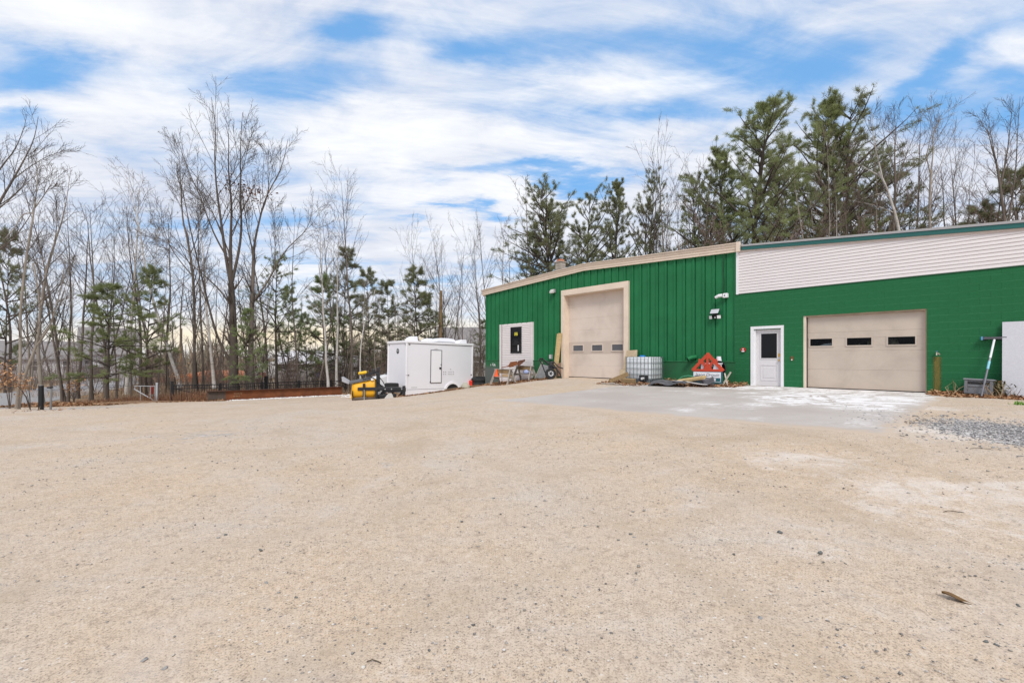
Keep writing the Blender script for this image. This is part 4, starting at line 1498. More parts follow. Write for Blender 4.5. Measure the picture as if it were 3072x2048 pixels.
def sheet_boards():
    def lean(name, label, s0, s1, out, z0, h, th, m, deg=8.0, yaw=0.0, roll=0.0, cat='board'):
        o = MB().box(0, s1 - s0, -th / 2, th / 2, 0, h).build(name, m, None)
        o.location = W(s0, out, z0)
        o.rotation_euler = Matrix(Matrix.Rotation(ROT + yaw, 3, 'Z') @ Matrix.Rotation(R(-deg), 3, 'X') @ Matrix.Rotation(roll, 3, 'Y')).to_euler()
        return tag(o, label, cat)
    zf = fz(-5, 0.4)
    lean('plywood_board', 'tall pale plywood board with printed marks leaning behind the caged tote', SO(1880, 0.2), SO(1880, 0.2) + 0.55, 0.30, zf, 1.36, 0.022, PLYWOOD, 7, 0, R(-2))
    lean('plywood_board', 'narrow upright plywood strip leaning on the tall door trim by the tote', SO(1866, 0.3), SO(1866, 0.3) + 0.34, 0.36, zf, 1.12, 0.020, PLYWOOD, 7, 0, R(5))
    lean('plywood_board', 'short square plywood offcut leaning low against the tall door trim', SO(1858, 0.4), SO(1858, 0.4) + 0.42, 0.46, zf, 0.50, 0.022, PLYWOOD, 10, 0, R(2))
    # two boards left of the tall door
    zf = fz(-9.5, 0.4)
    lean('lumber_board', 'wider yellow lumber plank standing against the green wall left of tall door', SO(1660, 0.42), SO(1660, 0.42) + 0.215, 0.42, zf, 2.36, 0.04, LUMBER, 7, R(4), R(3.0), 'plank')
    lean('lumber_board', 'thinner yellow plank half hidden behind the wider standing plank', SO(1658, 0.30), SO(1658, 0.30) + 0.16, 0.30, zf, 2.34, 0.04, LUMBER, 6, R(14), R(3.2), 'plank')
    # timber blocks on the ground
    def timber(name, label, a, c, w, h, m, roll=0, cat='timber'):
        b = MB()
        b.bar((0, 0, 0), Vector(c) - Vector(a), w, h, roll)
        o = b.build(name, m, None, 0.006)
        o.location = a
        return tag(o, label, cat)
    g = lambda s, o: fz(s, o)
    timber('timber_beam', 'thick brown timber propped up at an angle before the caged tote', W(-4.95, 1.75, g(-4.95, 1.75) + 0.09), W(-4.28, 1.40, g(-4.3, 1.4) + 0.40), 0.20, 0.17, TIMBER)
    timber('timber_beam', 'short brown timber block lying flat in front of the caged tote', W(-4.40, 1.62, g(-4.4, 1.62) + 0.12), W(-3.84, 1.60, g(-3.84, 1.6) + 0.10), 0.2, 0.22, TIMBER, R(8))
    timber('wood_scrap', 'flat pale wood scrap lying on the leaves before the tote', W(-4.9, 2.05, g(-4.9, 2.05) + 0.03), W(-4.1, 2.05, g(-4.1, 2.05) + 0.03), 0.14, 0.03, OLDWOOD, 0, 'scrap')
    timber('wood_scrap', 'narrow pale stick at the apron edge left of the timber block', W(-5.05, 2.2, g(-5.05, 2.2) + 0.03), W(-4.55, 1.95, g(-4.6, 1.95) + 0.05), 0.08, 0.04, OLDWOOD, 0, 'scrap')
    timber('wood_scrap', 'thin pale strip lying lowest at the edge of the apron', W(-4.75, 2.3, g(-4.75, 2.3) + 0.02), W(-3.9, 2.2, g(-3.9, 2.2) + 0.02), 0.07, 0.02, OLDWOOD, 0, 'scrap')
    # yellow plank across the mats
    timber('lumber_plank', 'yellow lumber plank lying across dark mats in front of the red truss', W(-2.02, 1.55, g(-2, 1.5) + 0.18), W(-0.93, 1.62, g(-1, 1.6) + 0.36), 0.20, 0.085, LUMBER, R(18), 'plank')

    # dark rubber mats, buckled
    def mat_sheet(name, label, s0, s1, o0, o1, fn, m, cat='mat'):
        nu, nv = 22, 10
        vs = []
        for j in range(nv):
            for i in range(nu):
                u, v = i / (nu - 1), j / (nv - 1)
                s, o = s0 + (s1 - s0) * u + 0.25 * (v - 0.5), o0 + (o1 - o0) * v
                x, y, _ = W(s, o)
                vs.append((x, y, gz(x, y) + 0.02 + fn(u, v)))
        b = MB()
        b.add(vs, [(j * nu + i, j * nu + i + 1, (j + 1) * nu + i + 1, (j + 1) * nu + i) for j in range(nv - 1) for i in range(nu - 1)])
        o = b.build(name, m, None, smooth=True)
        md = o.modifiers.new('thickness', 'SOLIDIFY')
        md.thickness = 0.018
        return tag(o, label, cat)
    MATM = mat('rubber_mat', (0.085, 0.085, 0.095), 0.75, 0.2, 3, 0.2, 50, dirt=(0.30, 0.27, 0.26), damt=0.6, dscale=2.5)
    mat_sheet('rubber_mat', 'large buckled dark grey rubber mat lying at the apron edge', -3.05, -1.55, 1.35, 2.1,
              lambda u, v: 0.10 * math.sin(u * 5.2 + 0.2) ** 2 * (0.4 + 0.6 * v) + 0.12 * (1 - v) + 0.05 * u, MATM)
    mat_sheet('rubber_mat', 'smaller dark mat piece sticking up under the sign board', -1.5, -0.72, 1.15, 1.62,
              lambda u, v: 0.14 + 0.16 * (1 - v) + 0.05 * math.sin(u * 7), MATM)
    mat_sheet('white_liner', 'strip of pale liner lying between the mat and the leaves', -2.2, -0.9, 1.45, 1.75,
              lambda u, v: 0.13 + 0.05 * math.sin(u * 4 + v), mat('pale_liner', (0.55, 0.52, 0.50), 0.7, 0.1), 'sheet')


sheet_boards()


def sign():
    zg = fz(-1.16, 1.0)
    t = thing('truss_sign', 'red roof truss sign on a white lettered teal board by the wall', 'sign', W(-1.16, 0.98, zg), ROT + R(3), rot=(R(-4), 0, ROT + R(3)))
    red = mat('truss_red', (0.50, 0.055, 0.022), 0.55, 0.1, 4, dirt=(0.40, 0.05, 0.02), damt=0.3)
    teal = mat('sign_teal', (0.025, 0.12, 0.14), 0.5, 0.08)
    wht = mat('sign_white', (0.75, 0.74, 0.77), 0.45, 0.03)
    ink = mat('sign_ink', (0.05, 0.06, 0.08), 0.6)
    zb, zm, za = 0.10, 0.53, 1.20
    hw = 0.54
    MB().box(-hw, hw, -0.03, 0.03, zb, zm).build('sign_board', teal, t, 0.01)
    MB().box(-hw + 0.03, hw - 0.045, -0.0345, -0.0305, zb + 0.20, zm - 0.02).build('name_panel', wht, t, 0.02)
    b = MB()
    b.box(hw - 0.06, hw - 0.045, -0.0345, -0.0305, zb + 0.05, zb + 0.2)
    b.box(hw - 0.28, hw - 0.045, -0.0345, -0.0305, zb + 0.05, zb + 0.065)
    b.build('border_line', wht, t)
    lettering('sign_name', 'Jason Drouin', 0.165, ink, t, (0.0, -0.036, zb + 0.305), (R(90), 0, 0), 0.001, 0.25, sx=1.0)
    MB().box(hw - 0.30, hw - 0.22, -0.0345, -0.0305, zb + 0.09, zb + 0.18).build('board_emblem', wht, t)
    # the truss: two rafters, chord, post and curved braces
    y0, y1 = -0.035, 0.035

    def strut(name, a, c, w):
        bb = MB()
        d = Vector((c[0] - a[0], 0, c[1] - a[1]))
        n = Vector((-d.z, 0, d.x)).normalized() * w / 2
        A, C = Vector((a[0], 0, a[1])), Vector((c[0], 0, c[1]))
        poly = [(p.x, p.z) for p in (A - n, C - n, C + n, A + n)]
        bb.prism(poly, 'y', y0, y1)
        bb.build(name, red, t, 0.004)
    strut('rafter', (-hw - 0.02, zm + 0.03), (0.035, za), 0.115)
    y0, y1 = -0.037, 0.037
    strut('rafter', (hw + 0.02, zm + 0.03), (-0.035, za), 0.115)
    y0, y1 = -0.039, 0.039
    strut('chord', (-hw, zm + 0.045), (hw, zm + 0.045), 0.085)
    y0, y1 = -0.041, 0.041
    strut('king_post', (0, zm), (0, za - 0.03), 0.085)
    for sx in (-1, 1):
        y0, y1 = (-0.033, 0.033) if sx < 0 else (-0.031, 0.031)
        pts = [(sx * (0.03 + 0.30 * u), zm + 0.06 + 0.36 * (1 - (1 - u) ** 2) ** 0.9) for u in np.linspace(0, 1, 6)]
        bb = MB()
        for (xa, za_), (xb, zb_) in zip(pts, pts[1:]):
            d = Vector((xb - xa, 0, zb_ - za_))
            n = Vector((-d.z, 0, d.x)).normalized() * 0.05
            A, C = Vector((xa, 0, za_)) - d * 0.05, Vector((xb, 0, zb_)) + d * 0.05
            bb.prism([(p.x, p.z) for p in (A - n, C - n, C + n, A + n)], 'y', y0, y1)
        bb.build('brace', red, t)
        bb = MB()
        bb.prism([(sx * 0.005, zm + 0.05), (sx * 0.16, zm + 0.05), (sx * 0.10, zm + 0.30), (sx * 0.005, zm + 0.16)], 'y', y0 + 0.006, y1 - 0.006)
        bb.build('gusset', red, t)
    # white bucket-like bin standing behind the truss
    x, y, _ = W(-1.25, 0.80)
    t2 = thing('white_bin', 'white plastic bin half seen through the red truss openings', 'bin', (x, y, gz(x, y)), ROT)
    b = MB()
    b.prism([(-0.20, 0.0), (0.52, 0.0), (0.50, 0.80), (-0.18, 0.80)], 'y', -0.10, 0.10)
    b.box(-0.21, 0.53, -0.12, 0.12, 0.802, 0.84)
    b.build('bin_body', wht, t2, smooth=False)
    # black drum lying open-ended behind it
    x, y, _ = W(SO(2150, 0.45), 0.45)
    t3 = thing('black_drum', 'open black drum raised on pale legs behind the red truss', 'drum', (x, y, gz(x, y)), ROT)
    M = Matrix.Translation((-0.46, 0.05, 0.60)) @ Matrix.Rotation(R(-22), 4, 'Z') @ Matrix.Rotation(R(90), 4, 'Y')
    MB().lathe([(0.0, 0.0), (0.29, 0.0), (0.30, 0.03), (0.30, 0.66), (0.315, 0.67), (0.315, 0.70), (0.285, 0.70), (0.28, 0.05), (0, 0.05)], 24, M, False).build('drum_shell', mat('drum_black', (0.018, 0.018, 0.020), 0.6, 0.2, 4), t3, smooth=False)
    MB().lathe([(0.10, 0.0), (0.075, 0.17), (0.07, 0.18), (0, 0.18)], 14, Matrix.Translation((0.10, -0.05, 0.89))).build('drum_cap', wht, t3)
    leg = mat('pale_leg', (0.50, 0.45, 0.38), 0.6, 0.1)
    b = MB().bar((0.35, -0.34, 0.0), (0.52, -0.02, 0.50), 0.06, 0.03)
    b.build('leg', leg, t3)
    MB().bar((0.50, -0.22, 0.0), (0.30, -0.02, 0.45), 0.05, 0.025).build('leg', leg, t3)
    MB().bar((-0.30, -0.25, 0.0), (-0.30, -0.05, 0.45), 0.05, 0.025).build('leg', leg, t3)
    MB().bar((-0.20, 0.25, 0.0), (-0.20, 0.05, 0.45), 0.05, 0.025).build('leg', leg, t3)
    # loop of green hose
    pts = []
    for k in range(22):
        a = R(30 + k * 11)
        s, o = -1.85 + 0.42 * math.cos(a), 0.95 + 0.10 * math.sin(a * 0.7)
        x, y, _ = W(s, o)
        pts.append((x, y, gz(x, y) + 0.10 + 0.26 * max(0, math.sin(a))))
    o = MB().tube(pts, 0.018, 8).build('garden_hose', mat('hose_green', (0.09, 0.36, 0.20), 0.4), None, smooth=True)
    tag(o, 'curl of pale green garden hose left of the sign board', 'hose')


sign()


# ------------------------------------------------------------------ sawhorses, cone, tiller at the left corner
def sawhorse_at(label, px, py, Y, yaw, L=1.05, h=0.86):
    x = (px - 1536) / F * Y
    z = gz(x, Y)
    t = thing('sawhorse', label, 'sawhorse', (x, Y, z), yaw, 'grey sawhorses at the building corner')
    MB().box(-L / 2, L / 2, -0.05, 0.05, h - 0.04, h).build('top_beam', OLDWOOD, t, 0.004)
    MB().box(-L / 2 + 0.22, L / 2 - 0.14, -0.018, 0.018, h - 0.24, h - 0.042).build('side_board', TIMBER, t)
    for sx in (-1, 1):
        for sy in (-1, 1):
            MB().bar((sx * (L / 2 - 0.16), sy * 0.03, h - 0.05), (sx * (L / 2 - 0.04), sy * 0.33, 0.0), 0.06, 0.11).build('leg', OLDWOOD, t)
        MB().box(sx * (L / 2 - 0.085) - 0.012, sx * (L / 2 - 0.085) + 0.012, -0.20, 0.20, 0.33, 0.41).build('cross_tie', OLDWOOD, t)
    MB().box(-L / 2 + 0.06, L / 2 - 0.06, -0.19, 0.19, 0.412, 0.435).build('shelf', OLDWOOD, t)
    return t, (x, Y, z)


def corner_things():
    p1 = on_ground(1513, 1152)
    p2 = on_ground(1575, 1145)
    t1, q1 = sawhorse_at('weathered sawhorse with an orange cone on its shelf, nearest the corner', 1510, 0, 25.0, R(-48), 1.5)
    t2, q2 = sawhorse_at('weathered sawhorse holding rusty plates before the white siding infill', 1574, 0, 25.0, R(-50), 1.45)
    # cone on the shelf
    M = Matrix.Rotation(R(-48), 4, 'Z')
    cpos = Vector(q1) + M.to_3x3() @ Vector((-0.52, -0.05, 0.437))
    t = thing('traffic_cone', 'small orange traffic cone on the shelf of the left sawhorse', 'traffic cone', cpos)
    MB().lathe([(0.125, 0.02), (0.03, 0.40), (0.025, 0.41), (0, 0.41)], 16).build('cone_body', ORANGE, t, smooth=False)
    MB().box(-0.14, 0.14, -0.14, 0.14, 0.0, 0.02).build('cone_base', ORANGE, t, 0.006)
    # pale box and blue bag
    M2 = Matrix.Rotation(R(-50), 4, 'Z')
    bpos = Vector(q2) + M2.to_3x3() @ Vector((0.18, 0.0, 0.437))
    o = MB().ell((0, 0, 0.10), (0.20, 0.14, 0.12), 12, 8, None, 0.16, 5).build('plastic_bag', mat('bag_blue', (0.36, 0.42, 0.66), 0.5, 0.15), None, smooth=True, loc=bpos)
    tag(o, 'crumpled pale blue bag on the shelf of the right sawhorse', 'bag')
    p = Vector(q1) + M.to_3x3() @ Vector((0.30, 0.0, 0.437))
    o = MB().box(-0.26, 0.26, -0.12, 0.12, 0, 0.15).build('cardboard_box', mat('cardboard', (0.46, 0.32, 0.19), 0.8), None, 0.005, loc=p, rot=(0, 0, R(-48)))
    tag(o, 'low brown cardboard box on the shelf of the left sawhorse', 'box')
    # rusty bent plates across the two sawhorses
    mid = (Vector(q1) + Vector(q2)) / 2
    t = thing('rusty_plate', 'bent rusty steel plate resting across the tops of both sawhorses', 'steel plate', (mid.x, mid.y, mid.z + 0.87))
    b = MB()
    b.prism([(-0.72, -0.02), (-0.25, 0.10), (-0.20, 0.06), (-0.66, -0.04)], 'y', -0.20, 0.25)
    b.build('plate_arm', RUST, t)
    b = MB()
    b.prism([(-0.32, 0.08), (-0.20, 0.28), (0.16, 0.34), (0.20, 0.16), (0.02, 0.06), (-0.24, -0.02)], 'y', -0.26, 0.26)
    b.build('plate_hood', RUST, t, 0.01)
    MB().prism([(0.17, 0.16), (0.22, 0.34), (0.60, 0.44), (0.62, 0.36), (0.34, 0.12), (0.22, 0.04)], 'y', -0.22, 0.24).build('plate_fold', mat('rust_brown', (0.11, 0.045, 0.026), 0.8, 0.25, 3), t, 0.01)
    # leaning grey ladder-like easel board
    x, y, _ = W(SO(1618, 0.5), 0.5)
    t = thing('folding_stand', 'grey board with metal folding legs leaning beside the siding infill', 'stand', (x, y, gz(x, y)), ROT)
    M = Matrix.Rotation(R(-24), 4, 'X') @ Matrix.Rotation(R(10), 4, 'Y')
    MB().box(-0.34, 0.30, -0.012, 0.012, 0.08, 0.86, M).build('stand_board', mat('grey_board', (0.20, 0.20, 0.20), 0.8, 0.2, 5), t)
    for sx in (-0.36, 0.32):
        b = MB()
        b.box(sx - 0.025, sx + 0.025, -0.03, 0.03, 0, 0.98, M)
        b.build('leg', OLDWOOD, t)
    # tiller / snow machine with a tyre and black tubes
    x, y, _ = W(SO(1648, 0.8), 0.8)
    zg = gz(x, y)
    t = thing('walk_behind_tiller', 'old black walk behind tiller with one spoked wheel among dead leaves', 'tiller', (x, y, zg), R(8))
    M = Matrix.Translation((0.02, -0.20, 0.29)) @ Matrix.Rotation(R(78), 4, 'X') @ Matrix.Rotation(R(0), 4, 'Y')
    w = part_empty('wheel', t)
    prof = [(0.14, -0.07), (0.21, -0.085), (0.265, -0.07), (0.28, -0.03), (0.28, 0.03), (0.265, 0.07), (0.21, 0.085), (0.14, 0.07), (0.14, -0.07)]
    MB().lathe(prof, 24, M, False).build('tyre', RUBBER, w, smooth=False)
    MB().lathe([(0.14, -0.06), (0.14, 0.06), (0.12, 0.05), (0.05, 0.04), (0.05, -0.04), (0.12, -0.05), (0.14, -0.06)], 24, M, False).build('rim', mat('rim_white', (0.66, 0.66, 0.67), 0.4), w)
    MB().lathe([(0.0, -0.05), (0.045, -0.05), (0.045, 0.09), (0, 0.09)], 12, M).build('hub', BLACK, w)
    for k in range(6):
        b = MB()
        b.box(0.05, 0.055, 0, 0, 0, 0)
        a = R(60 * k)
        MM = M @ Matrix.Rotation(a, 4, 'Z')
        MB().box(0.05, 0.12, -0.018, 0.018, 0.0505, 0.066, MM).build('spoke', BLACK, w)
    MB().tube([(-0.55, -0.1, 1.02), (-0.40, -0.12, 0.75), (-0.28, -0.18, 0.40), (-0.12, -0.25, 0.10), (0.02, -0.30, 0.02)], 0.03, 10).build('handlebar', BLACKM, t)
    MB().tube([(-0.55, -0.1, 1.02), (-0.30, 0.0, 0.98), (-0.1, 0.1, 0.80), (0.30, 0.15, 0.66)], 0.025, 10).build('frame_tube', BLACKM, t)
    MB().tube([(0.05, 0.05, 0.85), (0.30, -0.10, 0.60), (0.52, -0.22, 0.25), (0.55, -0.26, 0.05)], 0.035, 10).build('tine_shaft', BLACKM, t)
    MB().box(0.0, 0.30, 0.02, 0.30, 0.52, 0.74).build('engine_block', BLACKM, t, 0.03)
    MB().lathe([(0.12, 0), (0.13, 0.1), (0.09, 0.16), (0, 0.17)], 14, Matrix.Translation((0.15, 0.16, 0.74))).build('engine_shroud', BLACKM, t)
    MB().prism([(0.40, 0.15), (0.62, 0.15), (0.60, 0.85), (0.38, 0.75)], 'y', 0.0, 0.03).build('guard_plate', mat('brown_guard', (0.25, 0.15, 0.10), 0.6), t)
    MB().tube([(-0.30, 0.02, 1.0), (0.1, -0.2, 0.72), (0.35, -0.3, 0.42), (0.30, -0.32, 0.10)], 0.022, 8).build('side_bar', BLACKM, t)
    MB().tube([(0.2, -0.05, 0.9), (0.42, -0.2, 0.62), (0.66, -0.2, 0.55)], 0.03, 8).build('side_bar', BLACKM, t)
    MB().ell((-0.42, -0.1, 1.04), (0.10, 0.06, 0.05)).build('throttle', BLACK, t)
    # edging boards along the drop of the yard
    a, c = Vector((-2.05, 27.4, 0)), Vector((-3.75, 25.45, 0))
    for k, (p, q, lb) in enumerate(((a, a.lerp(c, 0.48), 'grey brown edging board at the yard edge, nearer the building corner'), (a.lerp(c, 0.5), c, 'grey brown edging board at the yard edge, nearer the trailer door'))):
        b = MB()
        z0, z1 = gz(p.x, p.y) + 0.06, gz(q.x, q.y) + 0.06
        b.bar((0, 0, 0), (q.x - p.x, q.y - p.y, z1 - z0), 0.10, 0.14)
        o = b.build('edging_board', mat('edging_wood', (0.24, 0.17, 0.11), 0.85, 0.2, 3, wood=True), None, loc=(p.x, p.y, z0))
        tag(o, lb, 'board')
    # boulder by the trailer wheel
    x, y = -2.72, 26.55
    b = MB()
    b.ell((0, 0, 0.1), (0.27, 0.22, 0.25), 14, 9, None, 0.12, 3)
    o = b.build('boulder', mat('boulder_stone', (0.44, 0.41, 0.33), 0.9, 0.15, 3, 0.4, 20, dirt=(0.32, 0.34, 0.20), damt=0.4), None, smooth=True, loc=(x, y, gz(x, y)))
    tag(o, 'pale boulder sitting on the yard edge before the trailer', 'boulder')
    # tyre, gas can and concrete block between trailer and corner
    x, y = -2.05, 29.2
    zz = gz(x, y)
    for k, lb in enumerate(('old dark tyre lying under another tyre beside the building corner', 'old dark tyre lying on top beside the building corner')):
        t = tag(MB().lathe([(0.30, 0.02), (0.42, 0.0), (0.54, 0.03), (0.57, 0.10), (0.57, 0.16), (0.54, 0.24), (0.42, 0.27), (0.30, 0.25), (0.28, 0.14), (0.30, 0.02)], 26, Matrix.Rotation(R(6 * k), 4, 'X'), False).build('old_tyre', RUBBER, None, loc=(x, y + 0.05 * k, zz + 0.28 + 0.28 * k)), lb, 'tyre', 'old tyres by the corner')
    b = MB().box(-0.55, 0.55, -0.3, 0.3, 0, 0.30)
    o = b.build('concrete_block', mat('rough_concrete', (0.40, 0.39, 0.36), 0.9, 0.15, 4, 0.3, 30), None, 0.02, loc=(x - 0.05, y - 0.25, zz - 0.03), rot=(0, 0, R(10)))
    tag(o, 'grey concrete block under the tyres at the building corner', 'concrete block')
    t = thing('gas_can', 'bright red gas can standing right behind the trailer edge', 'gas can', (-2.62, 29.0, zz + 0.28))
    MB().box(-0.11, 0.11, -0.15, 0.15, 0, 0.36).build('can_body', mat('can_red', (0.70, 0.03, 0.01), 0.4), t, 0.04)
    MB().tube([(0, -0.08, 0.36), (0, -0.10, 0.43)], 0.035, 10).build('can_cap', mat('cap_pale', (0.6, 0.25, 0.18), 0.5), t)
    MB().tube([(0, 0.10, 0.36), (0, 0.10, 0.42), (0, -0.02, 0.42), (0, -0.02, 0.36)], 0.015, 8).build('can_handle', mat('can_red', (0, 0, 0)), t)
    o = MB().box(-0.35, 0.35, -0.25, 0.25, 0, 0.28).build('wood_stand', OLDWOOD, None, 0.01, loc=(-2.6, 29.0, zz))
    tag(o, 'low weathered wood stand under the red gas can', 'stand')


corner_things()


# ------------------------------------------------------------------ white trailer
TW = mat('trailer_white', (0.80, 0.79, 0.83), 0.4, 0.02, 1.0, dirt=(0.74, 0.73, 0.77), damt=0.3, dscale=0.6)
TWT = mat('trailer_trim_white', (0.84, 0.83, 0.86), 0.35, 0.02, 1.0)
SHADE = mat('trailer_seam_shade', (0.30, 0.29, 0.32), 0.6)  # seam strips, with the shade along them put into their grey


def trailer():
    # local: x back along the side that faces the yard, y into the trailer, z up; origin at the front corner on that side
    phi = R(42)
    zt = CH + 0.995
    Lr, Wd, Ht = 4.76, 2.28, 3.14
    t = thing('enclosed_trailer', 'white enclosed trailer with side door and round black emblem on its front', 'trailer', (-6.08, 26.0, zt - Ht), rot=(0, R(1.1), phi))
    b = MB()
    b.box(0.04, Lr - 0.04, 0.04, Wd - 0.04, 0.28, Ht - 0.03)
    # skirt stepped in a little below the seam
    b.build('body', TW, t)
    # side sheet and lower skirt with a wheel arch
    ax, ar = 3.22, 0.50
    az = 0.10
    arch = [(ax + ar * math.cos(a), az + ar * math.sin(a)) for a in np.linspace(math.pi * 1.0, 0, 17)]
    b = MB()
    poly = [(0.03, 0.02), (ax - ar, 0.02)] + arch + [(ax + ar, 0.02), (Lr - 0.03, 0.02), (Lr - 0.03, 0.46), (ax + 0.60, 0.46)]
    arc2 = [(ax + 0.60 * math.cos(a), 0.46 + 0.45 * math.sin(a)) for a in np.linspace(0, math.pi, 17)]
    b.prism([(0.03, 0.02), (ax - ar, 0.02), (ax - ar, 0.31), (0.03, 0.31)], 'y', 0.012, 0.04)
    b.prism([(ax + ar, 0.02), (Lr - 0.03, 0.02), (Lr - 0.03, 0.31), (ax + ar, 0.31)], 'y', 0.012, 0.04)
    b.build('skirt', TW, t)
    # fender ring around the arch
    b = MB()
    n = 18
    for k in range(n):
        a0, a1 = math.pi * k / n, math.pi * (k + 1) / n
        r0, r1 = ar, ar + 0.12
        q = [(ax + r0 * math.cos(a0), az + r0 * math.sin(a0)), (ax + r1 * math.cos(a0), az + r1 * math.sin(a0)), (ax + r1 * math.cos(a1), az + r1 * math.sin(a1)), (ax + r0 * math.cos(a1), az + r0 * math.sin(a1))]
        b.prism(q, 'y', -0.035, 0.04)
    b.build('fender', TWT, t)
    b = MB()
    b.prism([(ax - ar, 0.0)] + [(ax + ar * math.cos(a), az + ar * math.sin(a)) for a in np.linspace(math.pi, 0, 17)] + [(ax + ar, 0.0)], 'y', 0.002, 0.039)
    b.build('wheel_well', BLACK, t)
    MB().box(0.05, ax - 0.55, 0.006, 0.011, 0.315, 0.335).build('seam', SHADE, t)
    MB().box(ax + 0.62, Lr - 0.05, 0.006, 0.011, 0.315, 0.335).build('seam', SHADE, t)
    MB().box(0.05, Lr - 0.05, 0.022, 0.039, 0.338, Ht - 0.15).build('side_panel', TW, t)
    MB().box(0.022, 0.039, 0.05, Wd - 0.05, 0.10, Ht - 0.15).build('front_panel', TW, t)
    # corner posts and roof rail
    MB().box(-0.015, 0.09, -0.015, 0.09, 0.0, Ht - 0.10).build('corner_post', TWT, t, 0.02)
    MB().box(-0.015, 0.06, Wd - 0.06, Wd + 0.015, 0.0, Ht - 0.10).build('corner_post', TWT, t, 0.02)
    MB().box(Lr - 0.06, Lr + 0.015, -0.015, 0.06, 0.0, Ht - 0.10).build('corner_post', TWT, t, 0.02)
    MB().box(-0.03, Lr + 0.03, -0.03, 0.06, Ht - 0.14, Ht).build('roof_rail', TWT, t, 0.02)
    MB().box(-0.032, 0.06, 0.062, Wd + 0.03, Ht - 0.14, Ht).build('roof_rail', TWT, t, 0.02)
    MB().box(0.09, Lr - 0.06, 0.012, 0.021, Ht - 0.165, Ht - 0.145).build('seam', SHADE, t)
    MB().box(0.03, Lr, 0.07, Wd, Ht - 0.06, Ht - 0.01).build('roof', TWT, t)

    # roof vents: wedge hoods; air conditioner
    def hood(x, y, l, w, h):
        b = MB()
        b.prism([(x, Ht - 0.01), (x + l, Ht - 0.01), (x + l * 0.94, Ht + h), (x + l * 0.45, Ht + h * 0.96), (x + l * 0.13, Ht + h * 0.6)], 'y', y, y + w)
        b.build('roof_vent', TWT, t, 0.03)
    hood(0.36, 0.40, 0.64, 0.5, 0.29)
    hood(1.72, 0.9, 0.62, 0.5, 0.25)
    hood(3.88, 0.36, 0.66, 0.5, 0.25)
    ac = part_empty('air_conditioner', t)
    MB().box(2.62, 3.82, 0.85, 1.5, Ht - 0.01, Ht + 0.07).build('conditioner_base', BLACK, ac)
    b = MB()
    b.prism([(2.50, Ht + 0.07), (3.92, Ht + 0.07), (3.98, Ht + 0.15), (3.84, Ht + 0.27), (3.4, Ht + 0.31), (2.85, Ht + 0.30), (2.58, Ht + 0.22)], 'y', 0.78, 1.55)
    b.build('conditioner_cover', TWT, ac, 0.03)
    # side door with dark gasket frame
    d = part_empty('side_door', t)
    x0, x1, z0, z1 = 1.62, 2.42, 0.66, 2.66
    MB().box(x0 + 0.045, x1 - 0.045, -0.004, 0.018, z0 + 0.045, z1 - 0.045).build('door_leaf', TWT, d, 0.01)
    gk = mat('door_gasket', (0.16, 0.155, 0.165), 0.5)
    for a, c, e, f in ((x0, x1, z0, z0 + 0.045), (x0, x1, z1 - 0.045, z1), (x0, x0 + 0.045, z0 + 0.046, z1 - 0.046), (x1 - 0.045, x1, z0 + 0.046, z1 - 0.046)):
        MB().box(a, c, -0.002, 0.0215, e, f).build('door_frame', gk, d)
    MB().box(x1 - 0.19, x1 - 0.07, -0.035, -0.0045, 1.50, 1.62).build('handle', BLACK, d, 0.01)
    MB().box(x1 - 0.10, x1 - 0.06, -0.02, -0.0045, 1.74, 1.80).build('lock', BLACK, d)
    MB().box(x0 - 0.02, x0 + 0.02, -0.02, 0.02, z0 + 0.04, z0 + 0.12).build('hinge', BLACK, d)
    # small fittings
    MB().box(1.88, 2.12, 0.004, 0.0215, 2.71, 2.745).build('door_light', mat('pale_lens', (0, 0, 0)), t)
    for x, z in ((2.56, 1.34), (2.70, 1.34), (2.56, 1.20), (2.70, 1.20), (2.95, 1.34), (3.10, 1.34), (3.27, 1.34), (2.95, 1.20), (3.10, 1.20), (3.27, 1.20), (3.06, 1.50)):
        MB().box(x - 0.035, x + 0.035, 0.004, 0.0215, z - 0.022, z + 0.022).build('water_inlet', mat('inlet_grey', (0.40, 0.39, 0.42), 0.5), t)
    mk = mat('marker_dark', (0.10, 0.07, 0.07), 0.4)
    for x, z in ((0.16, 1.15), (0.20, 2.92), (Lr - 0.10, 1.15)):
        MB().box(x - 0.05, x + 0.05, -0.005, 0.02, z - 0.025, z + 0.025).build('marker_light', mk, t)
    for y, z in ((0.14, 2.92), (Wd - 0.14, 2.92), (0.02, 1.15)):
        MB().box(-0.006, 0.02, y - 0.04, y + 0.04, z - 0.025, z + 0.025).build('marker_light', mk, t)
    MB().box(0.35, 0.75, 0.016, 0.0215, 0.42, 0.46).build('maker_plate', mat('plate_grey', (0.52, 0.52, 0.54), 0.5), t)
    # round emblem on the front
    em = part_empty('emblem', t, (0.018, 1.05, 2.54))
    MB().tube([(0.006, 0, 0), (-0.01, 0, 0)], 0.15, 28).build('emblem_disc', mat('emblem_black', (0.015, 0.015, 0.017), 0.4), em)
    lettering('emblem_letters', 'bN', 0.21, mat('emblem_white', (0.7, 0.7, 0.7), 0.4), em, (-0.0115, 0.0, 0.02), (R(90), 0, R(-90)), 0.001, sx=0.9)
    # wheel
    w = part_empty('wheel', t)
    M = Matrix.Translation((ax, 0.17, 0.10)) @ Matrix.Rotation(R(90), 4, 'X')
    MB().lathe([(0.20, -0.10), (0.34, -0.11), (0.38, -0.07), (0.385, 0), (0.38, 0.07), (0.34, 0.11), (0.20, 0.10), (0.20, -0.10)], 28, M, False).build('tyre', RUBBER, w)
